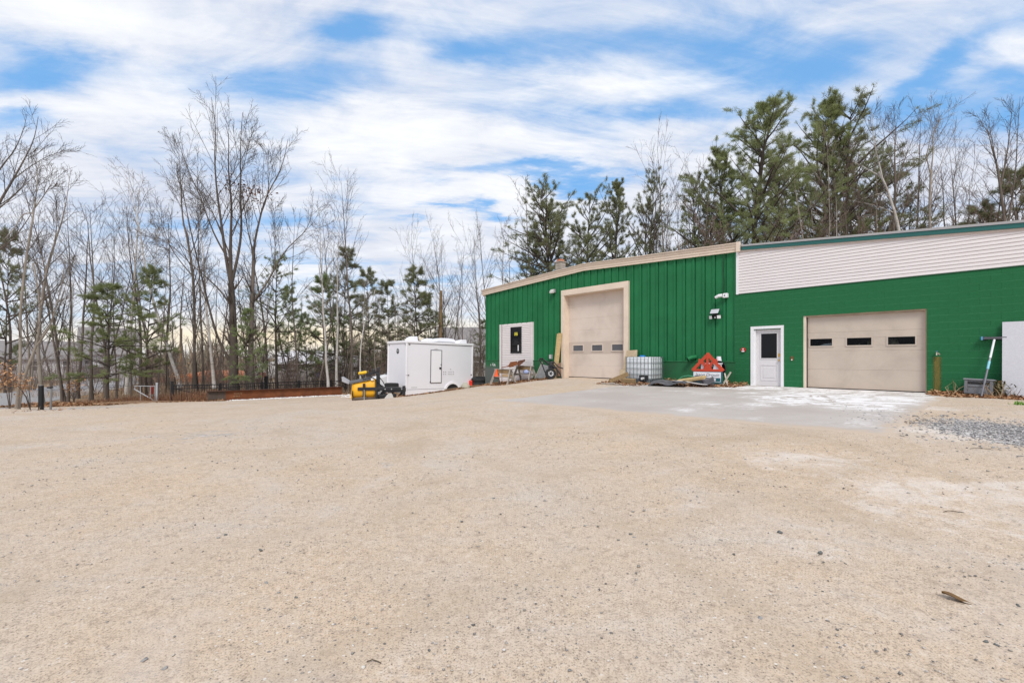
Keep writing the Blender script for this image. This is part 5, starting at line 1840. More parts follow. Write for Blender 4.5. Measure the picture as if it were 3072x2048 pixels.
    MB().lathe([(0.0, 0.06), (0.06, 0.08), (0.17, 0.05), (0.205, 0.10), (0.205, -0.05), (0, -0.05)], 24, M, False).build('rim', STEEL, w)
    # A-frame tongue and jack
    tg = part_empty('tongue', t)
    MB().bar((0.1, 0.25, 0.34), (-1.55, Wd / 2 - 0.06, 0.34), 0.10, 0.14).build('tongue_rail', BLACKM, tg)
    MB().bar((0.1, Wd - 0.25, 0.34), (-1.55, Wd / 2 + 0.06, 0.34), 0.10, 0.14).build('tongue_rail', BLACKM, tg)
    MB().box(-1.75, -1.4, Wd / 2 - 0.08, Wd / 2 + 0.08, 0.28, 0.46).build('coupler', BLACKM, tg, 0.02)
    MB().tube([(-1.2, Wd / 2, -0.15), (-1.2, Wd / 2, 0.95)], 0.05, 10).build('jack', BLACKM, tg)
    # flat spare tyre lying on the tongue
    o = MB().lathe([(0.18, 0.0), (0.36, -0.01), (0.395, 0.04), (0.40, 0.14), (0.385, 0.23), (0.34, 0.26), (0.18, 0.25), (0.17, 0.12), (0.18, 0.0)], 28, None, False).build('spare_tyre', RUBBER, t, loc=(-0.55, 0.62, 0.43))
    return t


trailer()


# ------------------------------------------------------------------ yellow snow plough
def plow():
    Y0 = 23.6
    x0 = (1092 - 1536) / F * Y0
    zg = gz(x0, Y0)
    t = thing('snow_plow', 'yellow snow plough with grey top deflector and black push frame before trailer', 'snow plough', (x0, Y0, zg), R(9))
    yel = mat('plow_yellow', (0.80, 0.40, 0.015), 0.45, 0.08, 2.5, dirt=(0.45, 0.26, 0.04), damt=0.35, dscale=1.6)
    grey = mat('deflector_grey', (0.13, 0.135, 0.15), 0.6, 0.1)
    # curved blade: profile (y, z) swept along x; concave side away from the yard
    prof = [(0.02, 0.10), (-0.05, 0.3), (-0.07, 0.55), (-0.02, 0.8), (0.08, 0.98)]

    def blade(name, xa, xb, hs, m, yo=0.0):
        b = MB()
        N = 10
        vs, fs = [], []
        for i in range(N):
            u = i / (N - 1)
            x = xa + (xb - xa) * u
            sc_ = hs[0] + (hs[1] - hs[0]) * u
            for y_, z_ in prof:
                vs.append((x, y_ + yo + 0.0, 0.05 + z_ * sc_))
        k = len(prof)
        for i in range(N - 1):
            for j in range(k - 1):
                fs.append((i * k + j, (i + 1) * k + j, (i + 1) * k + j + 1, i * k + j + 1))
        b.add(vs, fs)
        o = b.build(name, m, t, smooth=True)
        md = o.modifiers.new('thickness', 'SOLIDIFY')
        md.thickness = 0.03
        return o
    blade('blade', -0.56, 0.58, (0.84, 1.10), yel)
    # left return wing, seen edge-on
    b = MB()
    b.prism([(-0.565, 0.06), (-0.66, 0.10), (-0.60, 0.75), (-0.565, 0.85)], 'y', 0.02, 0.36)
    b.build('blade_wing', yel, t)
    b = MB()
    b.prism([(-0.10, 0.1), (0.35, 0.06), (0.34, 0.30), (0.10, 0.38)], 'x', -0.585, -0.56)
    b.build('wing_rib', BLACKM, t)
    MB().tube([(-0.57, -0.06, 0.36), (-0.54, -0.06, 0.36)], 0.15, 16).build('wing_disc', BLACKM, t)
    # deflector along the sloping upper edge, continuing into a grey scoop at the left
    b = MB()
    b.bar((-0.72, 0.02, 0.93), (0.42, 0.02, 1.17), 0.10, 0.15)
    b.build('deflector', grey, t, 0.02)
    b = MB()
    b.prism([(-0.74, 0.96), (-1.14, 1.22), (-1.12, 0.98), (-0.80, 0.84)], 'y', 0.15, 0.6)
    b.build('deflector_scoop', mat('scoop_grey', (0.40, 0.40, 0.42), 0.5), t)
    # cutting edge
    MB().box(-0.60, 0.60, -0.04, 0.05, 0.0, 0.13).build('cutting_edge', mat('cutting_steel', (0.10, 0.07, 0.05), 0.7, 0.2, 5), t)
    # ribs and hinge column
    MB().box(-0.04, 0.08, -0.16, -0.04, 0.16, 0.88).build('hinge_column', BLACKM, t, 0.01)
    MB().box(0.02, 0.06, -0.19, -0.165, 0.02, 0.55).build('hinge_rod', STEEL, t)
    MB().prism([(-0.16, 0.06), (-0.04, 0.06), (-0.02, 0.28), (-0.02, 1.02), (-0.10, 1.10)], 'x', 0.58, 0.66).build('blade_end', BLACKM, t)
    MB().box(0.60, 0.70, -0.10, 0.02, 0.0, 0.5).build('shoe_leg', BLACKM, t)
    # push frame to the right
    MB().box(-0.30, 1.85, -0.12, 0.02, 0.52, 0.68).build('push_beam', BLACKM, t, 0.012)
    MB().box(0.95, 2.1, -0.06, 0.50, 0.40, 0.62).build('push_frame', BLACKM, t, 0.02)
    for x in (1.0, 1.5, 2.0):
        MB().bar((x, -0.06, 0.5), (x - 0.3, 0.2, 0.08), 0.07, 0.1).build('frame_brace', BLACKM, t)
    MB().box(1.95, 2.08, -0.08, 0.4, 0.1, 0.72).build('mount_plate', BLACKM, t)
    for x in (1.08, 1.40, 1.92):
        MB().tube([(x, -0.125, 0.58), (x, -0.14, 0.58)], 0.035, 10).build('bolt', STEEL, t)
    MB().prism([(1.02, 0.08), (1.52, 0.08), (1.40, 0.36), (1.24, 0.36)], 'y', -0.05, -0.02).build('stand_foot', mat('stand_silver', (0.55, 0.53, 0.50), 0.5), t)
    MB().box(0.7, 1.6, 0.0, 0.5, 0.10, 0.30).build('hydraulic_box', BLACK, t, 0.03)
    # lift tower with lamp and hydraulic hoses
    MB().box(0.62, 0.80, -0.05, 0.12, 0.45, 1.42).build('lift_tower', BLACKM, t, 0.01)
    MB().bar((0.05, 0.1, 1.34), (0.72, 0.1, 1.46), 0.10, 0.12).build('lift_arm', BLACKM, t)
    MB().box(0.40, 0.56, 0.03, 0.18, 1.40, 1.62).build('plow_lamp', BLACKM, t, 0.03)
    MB().box(0.64, 0.78, 0.0, 0.14, 1.43, 1.72).build('plow_lamp', BLACKM, t, 0.03)
    M = Matrix.Translation((-0.08, 0.1, 1.42)) @ Matrix.Rotation(R(80), 4, 'Y')
    MB().lathe([(0.05, -0.22), (0.085, -0.18), (0.085, 0.18), (0.05, 0.22)], 16, M).build('hydraulic_tank', mat('tank_yellow', (0.78, 0.48, 0.02), 0.4), t)
    for k, (a, c, d) in enumerate((((-0.2, 0.0, 1.36), (0.0, -0.1, 1.1), (0.4, -0.1, 1.22)), ((0.2, 0.05, 1.36), (0.5, -0.12, 1.15), (0.9, -0.1, 0.75)), ((0.70, -0.05, 1.3), (0.95, -0.12, 1.0), (1.1, -0.1, 0.7)))):
        MB().tube([a, c, d], 0.022, 8).build('hydraulic_hose', BLACK, t)
    MB().tube([(0.42, -0.04, 1.09), (0.42, -0.07, 1.09)], 0.07, 14).build('reflector', WHITE, t)


plow()


def pickup():
    # white pickup parked behind, seen only at its bonnet
    x, y = -9.2, 29.3
    t = thing('parked_pickup', 'white pickup truck mostly hidden behind the trailer, only its bonnet showing', 'pickup truck', (x, y, gz(x, y) + 0.12), R(24))
    w = mat('pickup_white', (0.72, 0.72, 0.73), 0.3, 0.03)
    b = MB()
    side = [(-0.3, 0.45), (-0.34, 0.95), (-0.15, 1.18), (1.05, 1.38), (1.85, 1.98), (3.2, 2.0), (3.45, 1.30), (5.3, 1.28), (5.35, 0.5)]
    b.prism(side, 'y', -0.95, 0.95)
    b.build('body', w, t, 0.05)
    for y_ in (-0.62, -0.3, 0.0, 0.3, 0.62):
        MB().bar((-0.05, y_, 1.19), (1.0, y_, 1.365), 0.05, 0.03).build('bonnet_ridge', w, t)
    MB().prism([(1.12, 1.42), (1.84, 1.93), (1.80, 1.95), (1.08, 1.44)], 'y', -0.82, 0.82).build('windscreen', GLASS, t)
    for sy in (-0.96, 0.955):
        MB().prism([(1.45, 1.38), (1.95, 1.88), (3.1, 1.90), (3.25, 1.38)], 'y', sy - 0.005, sy + 0.01).build('side_window', GLASS, t)
        for wx in (0.5, 4.2):
            ww = part_empty('wheel', t)
            M = Matrix.Translation((wx, sy, 0.40)) @ Matrix.Rotation(R(90), 4, 'X')
            MB().lathe([(0.22, -0.12), (0.38, -0.12), (0.41, 0), (0.38, 0.12), (0.22, 0.12), (0.22, -0.12)], 22, M, False).build('tyre', RUBBER, ww)
            MB().lathe([(0, 0.08), (0.2, 0.10), (0.22, 0.12), (0.22, -0.12), (0.2, -0.10), (0, -0.08)], 22, M, False).build('rim', STEEL, ww)
    MB().box(-0.42, -0.30, -0.9, 0.9, 0.45, 0.65).build('bumper', STEEL, t, 0.03)
    MB().box(-0.36, -0.33, -0.5, 0.5, 0.72, 1.0).build('grille', BLACK, t)
    for sy in (-0.72, 0.72):
        MB().box(-0.36, -0.31, sy - 0.2, sy + 0.2, 0.78, 1.0).build('headlight', mat('headlight', (0.6, 0.6, 0.6), 0.2), t)


pickup()


# ------------------------------------------------------------------ steel beam, fence, gate, posts
def steel_beam():
    a = Vector((-18.1, 27.0, 0))
    c = Vector((-12.35, 33.0, 0))
    za, zc = gz(a.x, a.y) + 0.02, gz(c.x, c.y) + 0.02
    d = c - a
    L = math.hypot(d.length, zc - za)
    yaw = math.atan2(d.y, d.x)
    t = thing('steel_beam', 'long rusty steel I beam lying on the gravel before the black fence', 'steel beam', (a.x, a.y, za), rot=(0, -math.asin((zc - za) / L), yaw))
    h = 0.60
    MB().box(0, L, -0.012, 0.012, 0.02, h - 0.02).build('web', RUST, t)
    top = mat('rust_dark', (0.085, 0.035, 0.022), 0.8, 0.25, 3)
    MB().box(0, L, -0.15, 0.15, h - 0.022, h).build('flange', top, t)
    MB().box(0, L, -0.15, 0.15, 0.0, 0.022).build('flange', RUST, t)
    MB().box(0.0, 0.95, -0.017, -0.0125, 0.024, h - 0.024).build('web_patch', mat('old_paint', (0.10, 0.075, 0.06), 0.8, 0.2, 3), t)
    lettering('chalk_writing', 'W24x76', 0.13, mat('chalk', (0.46, 0.30, 0.17), 0.9), t, (1.62, -0.0135, 0.40), (R(90), 0, 0), 0.0005, 0.2)
    lettering('chalk_writing', 'JD 2014', 0.10, mat('chalk', (0, 0, 0)), t, (1.55, -0.0135, 0.24), (R(90), 0, 0), 0.0005, 0.2)


steel_beam()


def fences():
    # black picket fence panels between posts running away to the right
    A, Bv = np.array((-20.2, 27.0)), np.array((-12.6, 37.6))
    L = float(np.hypot(*(Bv - A)))
    yaw = math.atan2(*(Bv - A)[::-1])
    nseg = 5
    for k in range(nseg):
        p = A + (Bv - A) * k / nseg
        q = A + (Bv - A) * (k + 1) / nseg
        w = L / nseg
        zp, zq = gz(*p), gz(*q)
        tilt = math.asin((zq - zp) / w)
        lb = ['black picket gate leaf with diagonal brace next to the tall black post',
              'black picket fence length in front of the white birch trunk',
              'black picket fence length behind the big multi stemmed tree',
              'black picket fence length below the white box truck',
              'black open rail fence length with diagonal brace before the grey shed'][k]
        t = thing('picket_fence', lb, 'fence', (p[0], p[1], zp), rot=(0, -tilt, yaw), group='black fence lengths behind the steel beam')
        h = 1.04
        MB().box(0.05, w - 0.03, -0.02, 0.02, h - 0.05, h).build('rail', BLACKM, t)
        MB().box(0.05, w - 0.03, -0.02, 0.02, 0.06, 0.11).build('rail', BLACKM, t)
        if k < 4:
            MB().box(0.05, w - 0.03, -0.02, 0.02, h - 0.24, h - 0.20).build('rail', BLACKM, t)
            me = None
            n = int(w / 0.135)
            for i in range(n):
                x = 0.10 + i * (w - 0.18) / (n - 1)
                if me is None:
                    o = MB().box(-0.011, 0.011, -0.011, 0.011, 0.07, h - 0.02).build('picket', BLACKM, t)
                    me = o.data
                else:
                    o = link('picket', me, t)
                o.location = (x, 0.024, 0)
        else:
            MB().box(w * 0.5, w * 0.5 + 0.06, -0.022, 0.022, 0.0, h).build('post', BLACKM, t)
        if k in (0, 1, 4):
            MB().bar((0.1, -0.03, h - 0.2), (w - 0.15, -0.03, 0.12), 0.03, 0.035).build('brace', BLACKM, t)
        ph = 1.24 if k == 0 else 1.12
        pw = 0.065 if k == 0 else 0.045
        MB().box(-pw, pw, -pw, pw, -0.1, ph).build('post', BLACKM, t)
        if k == 0:
            MB().box(-0.085, 0.085, -0.085, 0.085, ph + 0.0, ph + 0.035).build('post_cap', BLACKM, t)
    # second dark post on its own behind the birch
    x, y = -17.4, 32.2
    o = MB().box(-0.09, 0.09, -0.09, 0.09, -0.1, 1.5).build('fence_post', BLACKM, None, 0.01, loc=(x, y, gz(x, y)))
    tag(o, 'thick black square post standing behind the picket fence by the white birch', 'post')
    # pale tube gate
    x, y = -20.75, 26.6
    zg = gz(x, y)
    t = thing('tube_gate', 'pale galvanised tube gate half open beside the tall black fence post', 'gate', (x, y, zg), R(168))
    gm = mat('gate_alloy', (0.55, 0.56, 0.58), 0.4, 0.08, 5, metal=0.3)
    MB().tube([(0, 0, 0), (0, 0, 1.20)], 0.06, 12).build('gate_post', gm, t)
    MB().tube([(-0.12, 0.1, 0), (-0.12, 0.1, 1.12)], 0.035, 10).build('gate_post', gm, t)
    MB().tube([(0.1, 0, 0.98), (1.65, 0, 0.98)], 0.022, 8).build('rail', gm, t)
    MB().tube([(0.1, 0, 0.10), (1.65, 0, 0.80)], 0.028, 8).build('diagonal_brace', gm, t)
    for xx, z0, z1 in ((0.14, 0.10, 0.98), (0.48, 0.28, 0.98), (1.2, 0.0, 0.98), (1.6, 0.78, 0.98)):
        MB().tube([(xx, 0, z0), (xx, 0, z1)], 0.018, 8).build('gate_bar', gm, t)
    # red traffic barrels / markers behind the gate
    for px_, dy, lb in ((457, 1.5, 'narrow red marker standing behind the tube gate, farther from its post'), (471, 1.1, 'narrow red marker standing behind the tube gate, nearer its post')):
        Y = 28.2 + dy * 0.3
        xx = (px_ - 1536) / F * Y
        t = thing('red_marker', lb, 'marker', (xx, Y, gz(xx, Y)))
        MB().tube([(0, 0, 0.45), (0, 0, 1.0)], 0.055, 10).build('marker_body', mat('marker_red', (0.38, 0.03, 0.025), 0.5), t)
        MB().tube([(0, 0, 0.0), (0, 0, 0.5)], 0.03, 8).build('marker_leg', STEEL, t)
    # two posts at the yard entrance
    x, y = (123.5 - 1536) / F * 18.0, 18.0
    t = thing('bollard_post', 'square black wooden post at the yard entrance beside the thinner grey post', 'post', (x, y, gz(x, y) - 0.05), R(10))
    MB().box(-0.06, 0.06, -0.06, 0.06, 0, 1.05).build('post', mat('post_black', (0.014, 0.014, 0.015), 0.7, 0.2, 5), t, 0.006)
    MB().box(-0.055, 0.055, -0.055, 0.055, 1.052, 1.066).build('post_cap', mat('post_cap', (0.3, 0.3, 0.3), 0.6), t)
    x, y = (152 - 1536) / F * 18.0, 18.0
    t = thing('delineator_post', 'thin grey steel post with a dark bracket at the yard entrance', 'post', (x, y, gz(x, y) - 0.05))
    MB().tube([(0, 0, 0), (0.03, 0, 0.96)], 0.036, 10).build('post', mat('post_grey', (0.20, 0.20, 0.20), 0.6, 0.2, 4, dirt=(0.3, 0.15, 0.08), damt=0.4), t)
    MB().box(-0.10, 0.06, -0.05, 0.05, 0.93, 0.99).build('bracket', BLACK, t)
    # utility poles
    for px_, Y, h, lb in ((1319, 42.0, 8.3, 'brown timber utility pole cut off flat, standing behind the trailer roof'), (541, 60.0, 8.3, 'pale brown timber pole far behind the pale tube gate')):
        x = (px_ - 1536) / F * Y
        zg = gz(x, Y)
        t = thing('utility_pole', lb, 'utility pole', (x, Y, zg))
        top = CH + (1073 - (872 if px_ > 900 else 985)) / F * Y - zg
        MB().tube([(0.0, 0, -0.2), (0.12, 0, top)], 0.17, 12, r1=0.14).build('pole', mat('pole_wood', (0.27, 0.18, 0.095), 0.85, 0.2, 3, wood=True), t)
        MB().box(-0.05, 0.25, -0.03, 0.03, top - 0.4, top - 0.3).build('pole_bolt', STEEL, t)


fences()


# ------------------------------------------------------------------ houses and sheds beyond the trees
def house(name, label, cx, cy, rz, w, d, wall_h, roof_h, wall_m, roof_m, wins, cat='house', door=None, chimney=False):
    zg = gz(cx, cy) - 0.2
    t = thing(name, label, cat, (cx, cy, zg), rz)
    b = MB()
    b.box(-w / 2, w / 2, -d / 2, d / 2, 0, wall_h)
    b.build('wall', wall_m, t)
    b = MB()
    b.prism([(-d / 2, wall_h), (d / 2, wall_h), (0, wall_h + roof_h * 0.96)], 'x', -w / 2 + 0.01, w / 2 - 0.01)
    b.build('gable', wall_m, t)
    e = 0.35
    for sgn in (-1, 1):
        b = MB()
        zz = -e * roof_h / (d / 2)
        b.prism([(0, wall_h + roof_h), (sgn * (d / 2 + e), wall_h + zz), (sgn * (d / 2 + e), wall_h + zz + 0.14), (0, wall_h + roof_h + 0.14)], 'x', -w / 2 - 0.25, w / 2 + 0.25)
        b.build('roof', roof_m, t)
    for (x, z, ww, hh) in wins:
        f = MB()
        yf = -d / 2
        f.box(x - ww / 2 - 0.08, x + ww / 2 + 0.08, yf - 0.05, yf - 0.003, z - 0.08, z)
        f.box(x - ww / 2 - 0.08, x + ww / 2 + 0.08, yf - 0.05, yf - 0.003, z + hh, z + hh + 0.08)
        f.box(x - ww / 2 - 0.08, x - ww / 2, yf - 0.05, yf - 0.003, z, z + hh)
        f.box(x + ww / 2, x + ww / 2 + 0.08, yf - 0.05, yf - 0.003, z, z + hh)
        f.box(x - ww / 2, x + ww / 2, yf - 0.04, yf - 0.003, z + hh / 2 - 0.03, z + hh / 2 + 0.03)
        fo = f.build('window', WHITE, t)
        MB().box(x - ww / 2, x + ww / 2, yf - 0.02, yf - 0.004, z, z + hh).build('pane', GLASS_G, fo)
    if door:
        x, ww, hh, m = door
        MB().box(x - ww / 2, x + ww / 2, -d / 2 - 0.03, -d / 2 - 0.003, 0.2, hh).build('door', m, t)
    return t


def houses():
    wh = mat('house_white', (0.62, 0.60, 0.62), 0.7, 0.05, 1.5, stretch=(1, 1, 8))
    gr = mat('shingle_grey', (0.24, 0.22, 0.215), 0.9, 0.15, 2.0, 0.3, 12)
    house('white_house', 'white house with a long grey roof across the road behind bare trees', -64.0, 62.0, R(45), 7.6, 7.0, 3.1, 2.2, wh, gr,
          [(-2.6, 1.5, 0.8, 1.2), (-0.8, 1.5, 0.8, 1.2), (2.4, 1.5, 0.8, 1.2)], door=(0.9, 1.0, 2.3, WHITE))
    house('white_house', 'taller white house with dark porch behind the low pine boughs', -59.5, 67.5, R(40), 6.6, 7.0, 3.9, 3.6, wh, gr,
          [(-2.2, 2.3, 0.8, 1.2), (0.0, 2.3, 0.8, 1.2), (2.2, 2.3, 0.8, 1.2)], door=(-1.2, 1.8, 1.9, mat('porch_dark', (0.08, 0.07, 0.06), 0.8)))
    house('low_shed', 'low dark brown shed with pale roof at the far roadside', -72.5, 60.0, R(42), 6.0, 4.5, 2.6, 1.1, mat('shed_brown', (0.14, 0.12, 0.10), 0.8), mat('shed_roof_pale', (0.48, 0.47, 0.50), 0.5), [(0.0, 0.9, 0.9, 0.9)], 'shed')
    house('grey_shed', 'grey shed with bright metal roof and blue door beyond the black fence', -22.8, 51.0, R(12), 5.4, 4.0, 2.7, 1.1, mat('shed_grey', (0.33, 0.31, 0.30), 0.8, 0.1, 2), mat('shed_roof', (0.66, 0.64, 0.66), 0.4), [(-1.2, 1.1, 0.8, 0.8)], 'shed', (1.4, 0.5, 1.9, mat('blue_door', (0.10, 0.14, 0.35), 0.6)))
    house('grey_cabin', 'small pale cabin half hidden by stems right of the grey shed', -18.6, 54.0, R(4), 4.0, 3.5, 2.3, 1.0, mat('cabin_pale', (0.45, 0.44, 0.42), 0.8, 0.1), gr, [(-0.6, 0.9, 0.7, 0.8)], 'cabin')
    house('grey_house', 'pale house with grey roof in the gap between trailer and workshop', -5.6, 62.0, R(-8), 9.0, 8.0, 3.4, 3.6, mat('house_pale', (0.50, 0.50, 0.50), 0.7), gr, [(1.8, 1.2, 1.0, 1.2), (-1.8, 1.2, 1.0, 1.2), (3.4, 1.2, 0.8, 1.2)])
    # white box truck with red lettering bands
    x, y = -27.0, 52.0
    t = thing('box_truck', 'white box truck with red and orange patches parked beyond the fence', 'truck', (x, y, gz(x, y)), R(8))
    MB().box(-1.5, 1.9, -1.1, 1.1, 0.7, 2.5).build('cargo_box', mat('truck_white', (0.7, 0.7, 0.7), 0.4), t)
    MB().prism([(-1.55, 0.6), (-2.9, 0.6), (-2.95, 1.3), (-2.3, 1.5), (-1.9, 2.2), (-1.55, 2.2)], 'y', -1.0, 1.0).build('cab', mat('truck_white', (0, 0, 0)), t)
    MB().box(-1.45, -0.7, -1.112, -1.103, 0.75, 1.35).build('red_patch', mat('truck_orange', (0.55, 0.09, 0.04), 0.5), t)
    MB().box(0.7, 1.5, -1.112, -1.103, 1.2, 1.7).build('red_patch', mat('truck_red', (0.50, 0.05, 0.06), 0.5), t)
    MB().prism([(-1.62, 1.4), (-2.25, 1.52), (-1.95, 2.1), (-1.62, 2.1)], 'y', -1.012, -1.003).build('cab_window', GLASS, t)
    for wx in (-2.2, 1.1):
        for sy in (-1.0, 1.0):
            M = Matrix.Translation((wx, sy, 0.42)) @ Matrix.Rotation(R(90), 4, 'X')
            MB().lathe([(0.0, -0.14), (0.40, -0.14), (0.43, 0), (0.40, 0.14), (0, 0.14)], 18, M, False).build('wheel', RUBBER, t)
    # dark parked car far off by the cabin
    x, y = -19.4, 49.0
    t = thing('dark_car', 'dark parked car far beyond the fence in front of the pale cabin', 'car', (x, y, gz(x, y)), R(25))
    MB().prism([(-1.9, 0.35), (-1.95, 0.8), (-1.1, 0.95), (-0.5, 1.42), (0.9, 1.42), (1.6, 0.95), (1.95, 0.85), (1.95, 0.35)], 'y', -0.8, 0.8).build('body', mat('car_dark', (0.05, 0.05, 0.06), 0.3), t, 0.08)
    for sy in (-0.81, 0.805):
        MB().prism([(-1.0, 0.96), (-0.48, 1.34), (0.86, 1.34), (1.4, 0.96)], 'y', sy - 0.004, sy + 0.008).build('side_window', GLASS, t)
        for wx in (-1.2, 1.2):
            M = Matrix.Translation((wx, sy, 0.33)) @ Matrix.Rotation(R(90), 4, 'X')
            MB().lathe([(0, -0.1), (0.31, -0.1), (0.33, 0), (0.31, 0.1), (0, 0.1)], 18, M, False).build('wheel', RUBBER, t)


houses()


# ------------------------------------------------------------------ trees
BARK = mat('bark_grey_brown', (0.155, 0.125, 0.103), 0.9, 0.22, 3.0, 0.5, 18, dirt=(0.075, 0.058, 0.046), damt=0.7, dscale=2.2, stretch=(1, 1, 0.35))
BARK_D = mat('bark_dark', (0.090, 0.070, 0.057), 0.9, 0.25, 3.0, 0.5, 18, dirt=(0.045, 0.036, 0.03), damt=0.7, dscale=2.0, stretch=(1, 1, 0.3))
BARK_P = mat('bark_pale', (0.30, 0.255, 0.21), 0.9, 0.2, 3.0, 0.4, 18, dirt=(0.14, 0.115, 0.09), damt=0.6, dscale=2.2, stretch=(1, 1, 0.35))
TWIG = mat('twig_brown', (0.100, 0.078, 0.064), 0.9, 0.25, 0.8)
TWIG_P = mat('twig_pale', (0.20, 0.165, 0.135), 0.9, 0.25, 0.8)
TWIG_R = mat('twig_reddish', (0.21, 0.150, 0.125), 0.9, 0.25, 0.8)


def birch_mat():
    m = bpy.data.materials.new('birch_bark')
    m.use_nodes = True
    nt = m.node_tree
    g = G(nt)
    co = g.obj_co()
    b = nt.nodes['Principled BSDF']
    c = g.mix(g.ramp(g.noise(co, 1.5, 4), 0.35, 0.7), (0.56, 0.53, 0.50), (0.40, 0.35, 0.30))
    band = g.noise(g.scalev(co, (2.0, 2.0, 9.0)), 1.6, 5, 0.7)
    c = g.mix(g.ramp(band, 0.58, 0.66, 0, 0.85), c, (0.07, 0.06, 0.055))
    nt.links.new(c, b.inputs['Base Color'])
    b.inputs['Roughness'].default_value = 0.8
    MATS['birch_bark'] = m
    return m


BIRCH = birch_mat()


def needle_mat(name, a, c, d):
    m = bpy.data.materials.new(name)
    m.use_nodes = True
    nt = m.node_tree
    g = G(nt)
    co = g.obj_co()
    b = nt.nodes['Principled BSDF']
    geo = g.n('ShaderNodeNewGeometry')
    cc = g.mix(g.ramp(g.noise(co, 0.55, 4, 0.6), 0.36, 0.64), a, c)
    cc = g.mix(g.m('MULTIPLY', geo.outputs['Random Per Island'], 0.55), cc, d)
    nt.links.new(cc, b.inputs['Base Color'])
    b.inputs['Roughness'].default_value = 0.7
    b.inputs['Specular IOR Level'].default_value = 0.25
    tl = g.n('ShaderNodeBsdfTranslucent')
    nt.links.new(cc, tl.inputs[0])
    mx = g.n('ShaderNodeMixShader')
    mx.inputs[0].default_value = 0.5
    nt.links.new(b.outputs[0], mx.inputs[1])
    nt.links.new(tl.outputs[0], mx.inputs[2])
    nt.links.new(mx.outputs[0], nt.nodes['Material Output'].inputs[0])
    MATS[name] = m
    return m


NEEDLE = needle_mat('pine_needles', (0.215, 0.255, 0.105), (0.31, 0.35, 0.145), (0.37, 0.39, 0.205))
NEEDLE_D = needle_mat('dark_needles', (0.18, 0.20, 0.098), (0.265, 0.275, 0.135), (0.32, 0.32, 0.185))
NEEDLE_L = needle_mat('light_needles', (0.22, 0.28, 0.115), (0.30, 0.37, 0.155), (0.35, 0.40, 0.20))


def tubes(P, Rr, k):
    """P (B,N,3) polylines with radii (B,N) -> vertices, quads"""
    B_, N, _ = P.shape
    T = np.gradient(P, axis=1)
    T /= np.linalg.norm(T, axis=2, keepdims=True) + 1e-9
    ref = np.tile(np.array([0.31, 0.87, 0.39]), (B_, 1))
    ref[np.abs((T[:, 0] * ref).sum(1)) > 0.9] = (1, 0, 0)
    n1 = np.cross(T, ref[:, None, :])
    n1 /= np.linalg.norm(n1, axis=2, keepdims=True) + 1e-9
    n2 = np.cross(T, n1)
    a = 2 * np.pi * np.arange(k) / k
    V = P[:, :, None, :] + Rr[:, :, None, None] * (n1[:, :, None, :] * np.cos(a)[None, None, :, None] + n2[:, :, None, :] * np.sin(a)[None, None, :, None])
    base = (np.arange(B_) * N * k)[:, None, None]
    i = (np.arange(N - 1) * k)[None, :, None]
    j = np.arange(k)[None, None, :]
    j1 = (j + 1) % k
    q = np.stack([base + i + j, base + i + j1, base + i + k + j1, base + i + k + j], -1)
    return V.reshape(-1, 3), q.reshape(-1, 4)


def grow(rg, P, Rr, nper, tmin, tmax, ang, lenf, N, up, wob, rf, tip=0.006, lmin=0.0, taper=0.55, flat=0.0):
    B_, M, _ = P.shape
    n = B_ * nper
    pi = np.repeat(np.arange(B_), nper)
    t = tmin + (tmax - tmin) * ((np.tile(np.arange(nper), B_) + rg.uniform(0, 1, n)) / nper)
    f = t * (M - 1)
    i0 = np.clip(f.astype(int), 0, M - 2)
    w = (f - i0)[:, None]
    pos = P[pi, i0] * (1 - w) + P[pi, i0 + 1] * w
    tan = P[pi, i0 + 1] - P[pi, i0]
    tan /= np.linalg.norm(tan, axis=1, keepdims=True) + 1e-9
    rad = Rr[pi, i0] * (1 - w[:, 0]) + Rr[pi, i0 + 1] * w[:, 0]
    L = np.linalg.norm(np.diff(P, axis=1), axis=2).sum(1)[pi]
    rnd = rg.normal(0, 1, (n, 3))
    rnd[:, 2] *= (1 - flat)
    perp = rnd - tan * (rnd * tan).sum(1, keepdims=True)
    perp /= np.linalg.norm(perp, axis=1, keepdims=True) + 1e-9
    a = np.radians(rg.uniform(ang[0], ang[1], n))[:, None]
    d = tan * np.cos(a) + perp * np.sin(a)
    ln = np.maximum(L * lenf * (1.0 - taper * t) * rg.uniform(0.65, 1.25, n), lmin)
    Q = np.empty((n, N, 3))
    Q[:, 0] = pos
    for s in range(1, N):
        Q[:, s] = Q[:, s - 1] + d * (ln / (N - 1))[:, None]
        d = d + rg.normal(0, wob, (n, 3))
        d[:, 2] += up
        d /= np.linalg.norm(d, axis=1, keepdims=True)
    r0 = np.maximum(rad * rf, tip)
    u = np.linspace(0, 1, N)[None, :]
    Rn = r0[:, None] * (1 - u) ** 0.8 + tip * 0.7 * u
    return Q, Rn


def join(parts):
    Vs, Fs, o = [], [], 0
    for V, Fc in parts:
        Vs.append(V)
        Fs.append(Fc + o)
        o += len(V)
    return np.concatenate(Vs), np.concatenate(Fs)


def stem_line(pts, N=12):
    pts = np.array(pts, float)
    d = np.concatenate([[0], np.cumsum(np.linalg.norm(np.diff(pts, axis=0), axis=1))])
    u = np.linspace(0, d[-1], N)
    Q = np.stack([np.interp(u, d, pts[:, c]) for c in range(3)], 1)
    Q[1:-1] = (Q[:-2] + 2 * Q[1:-1] + Q[2:]) / 4
    return Q


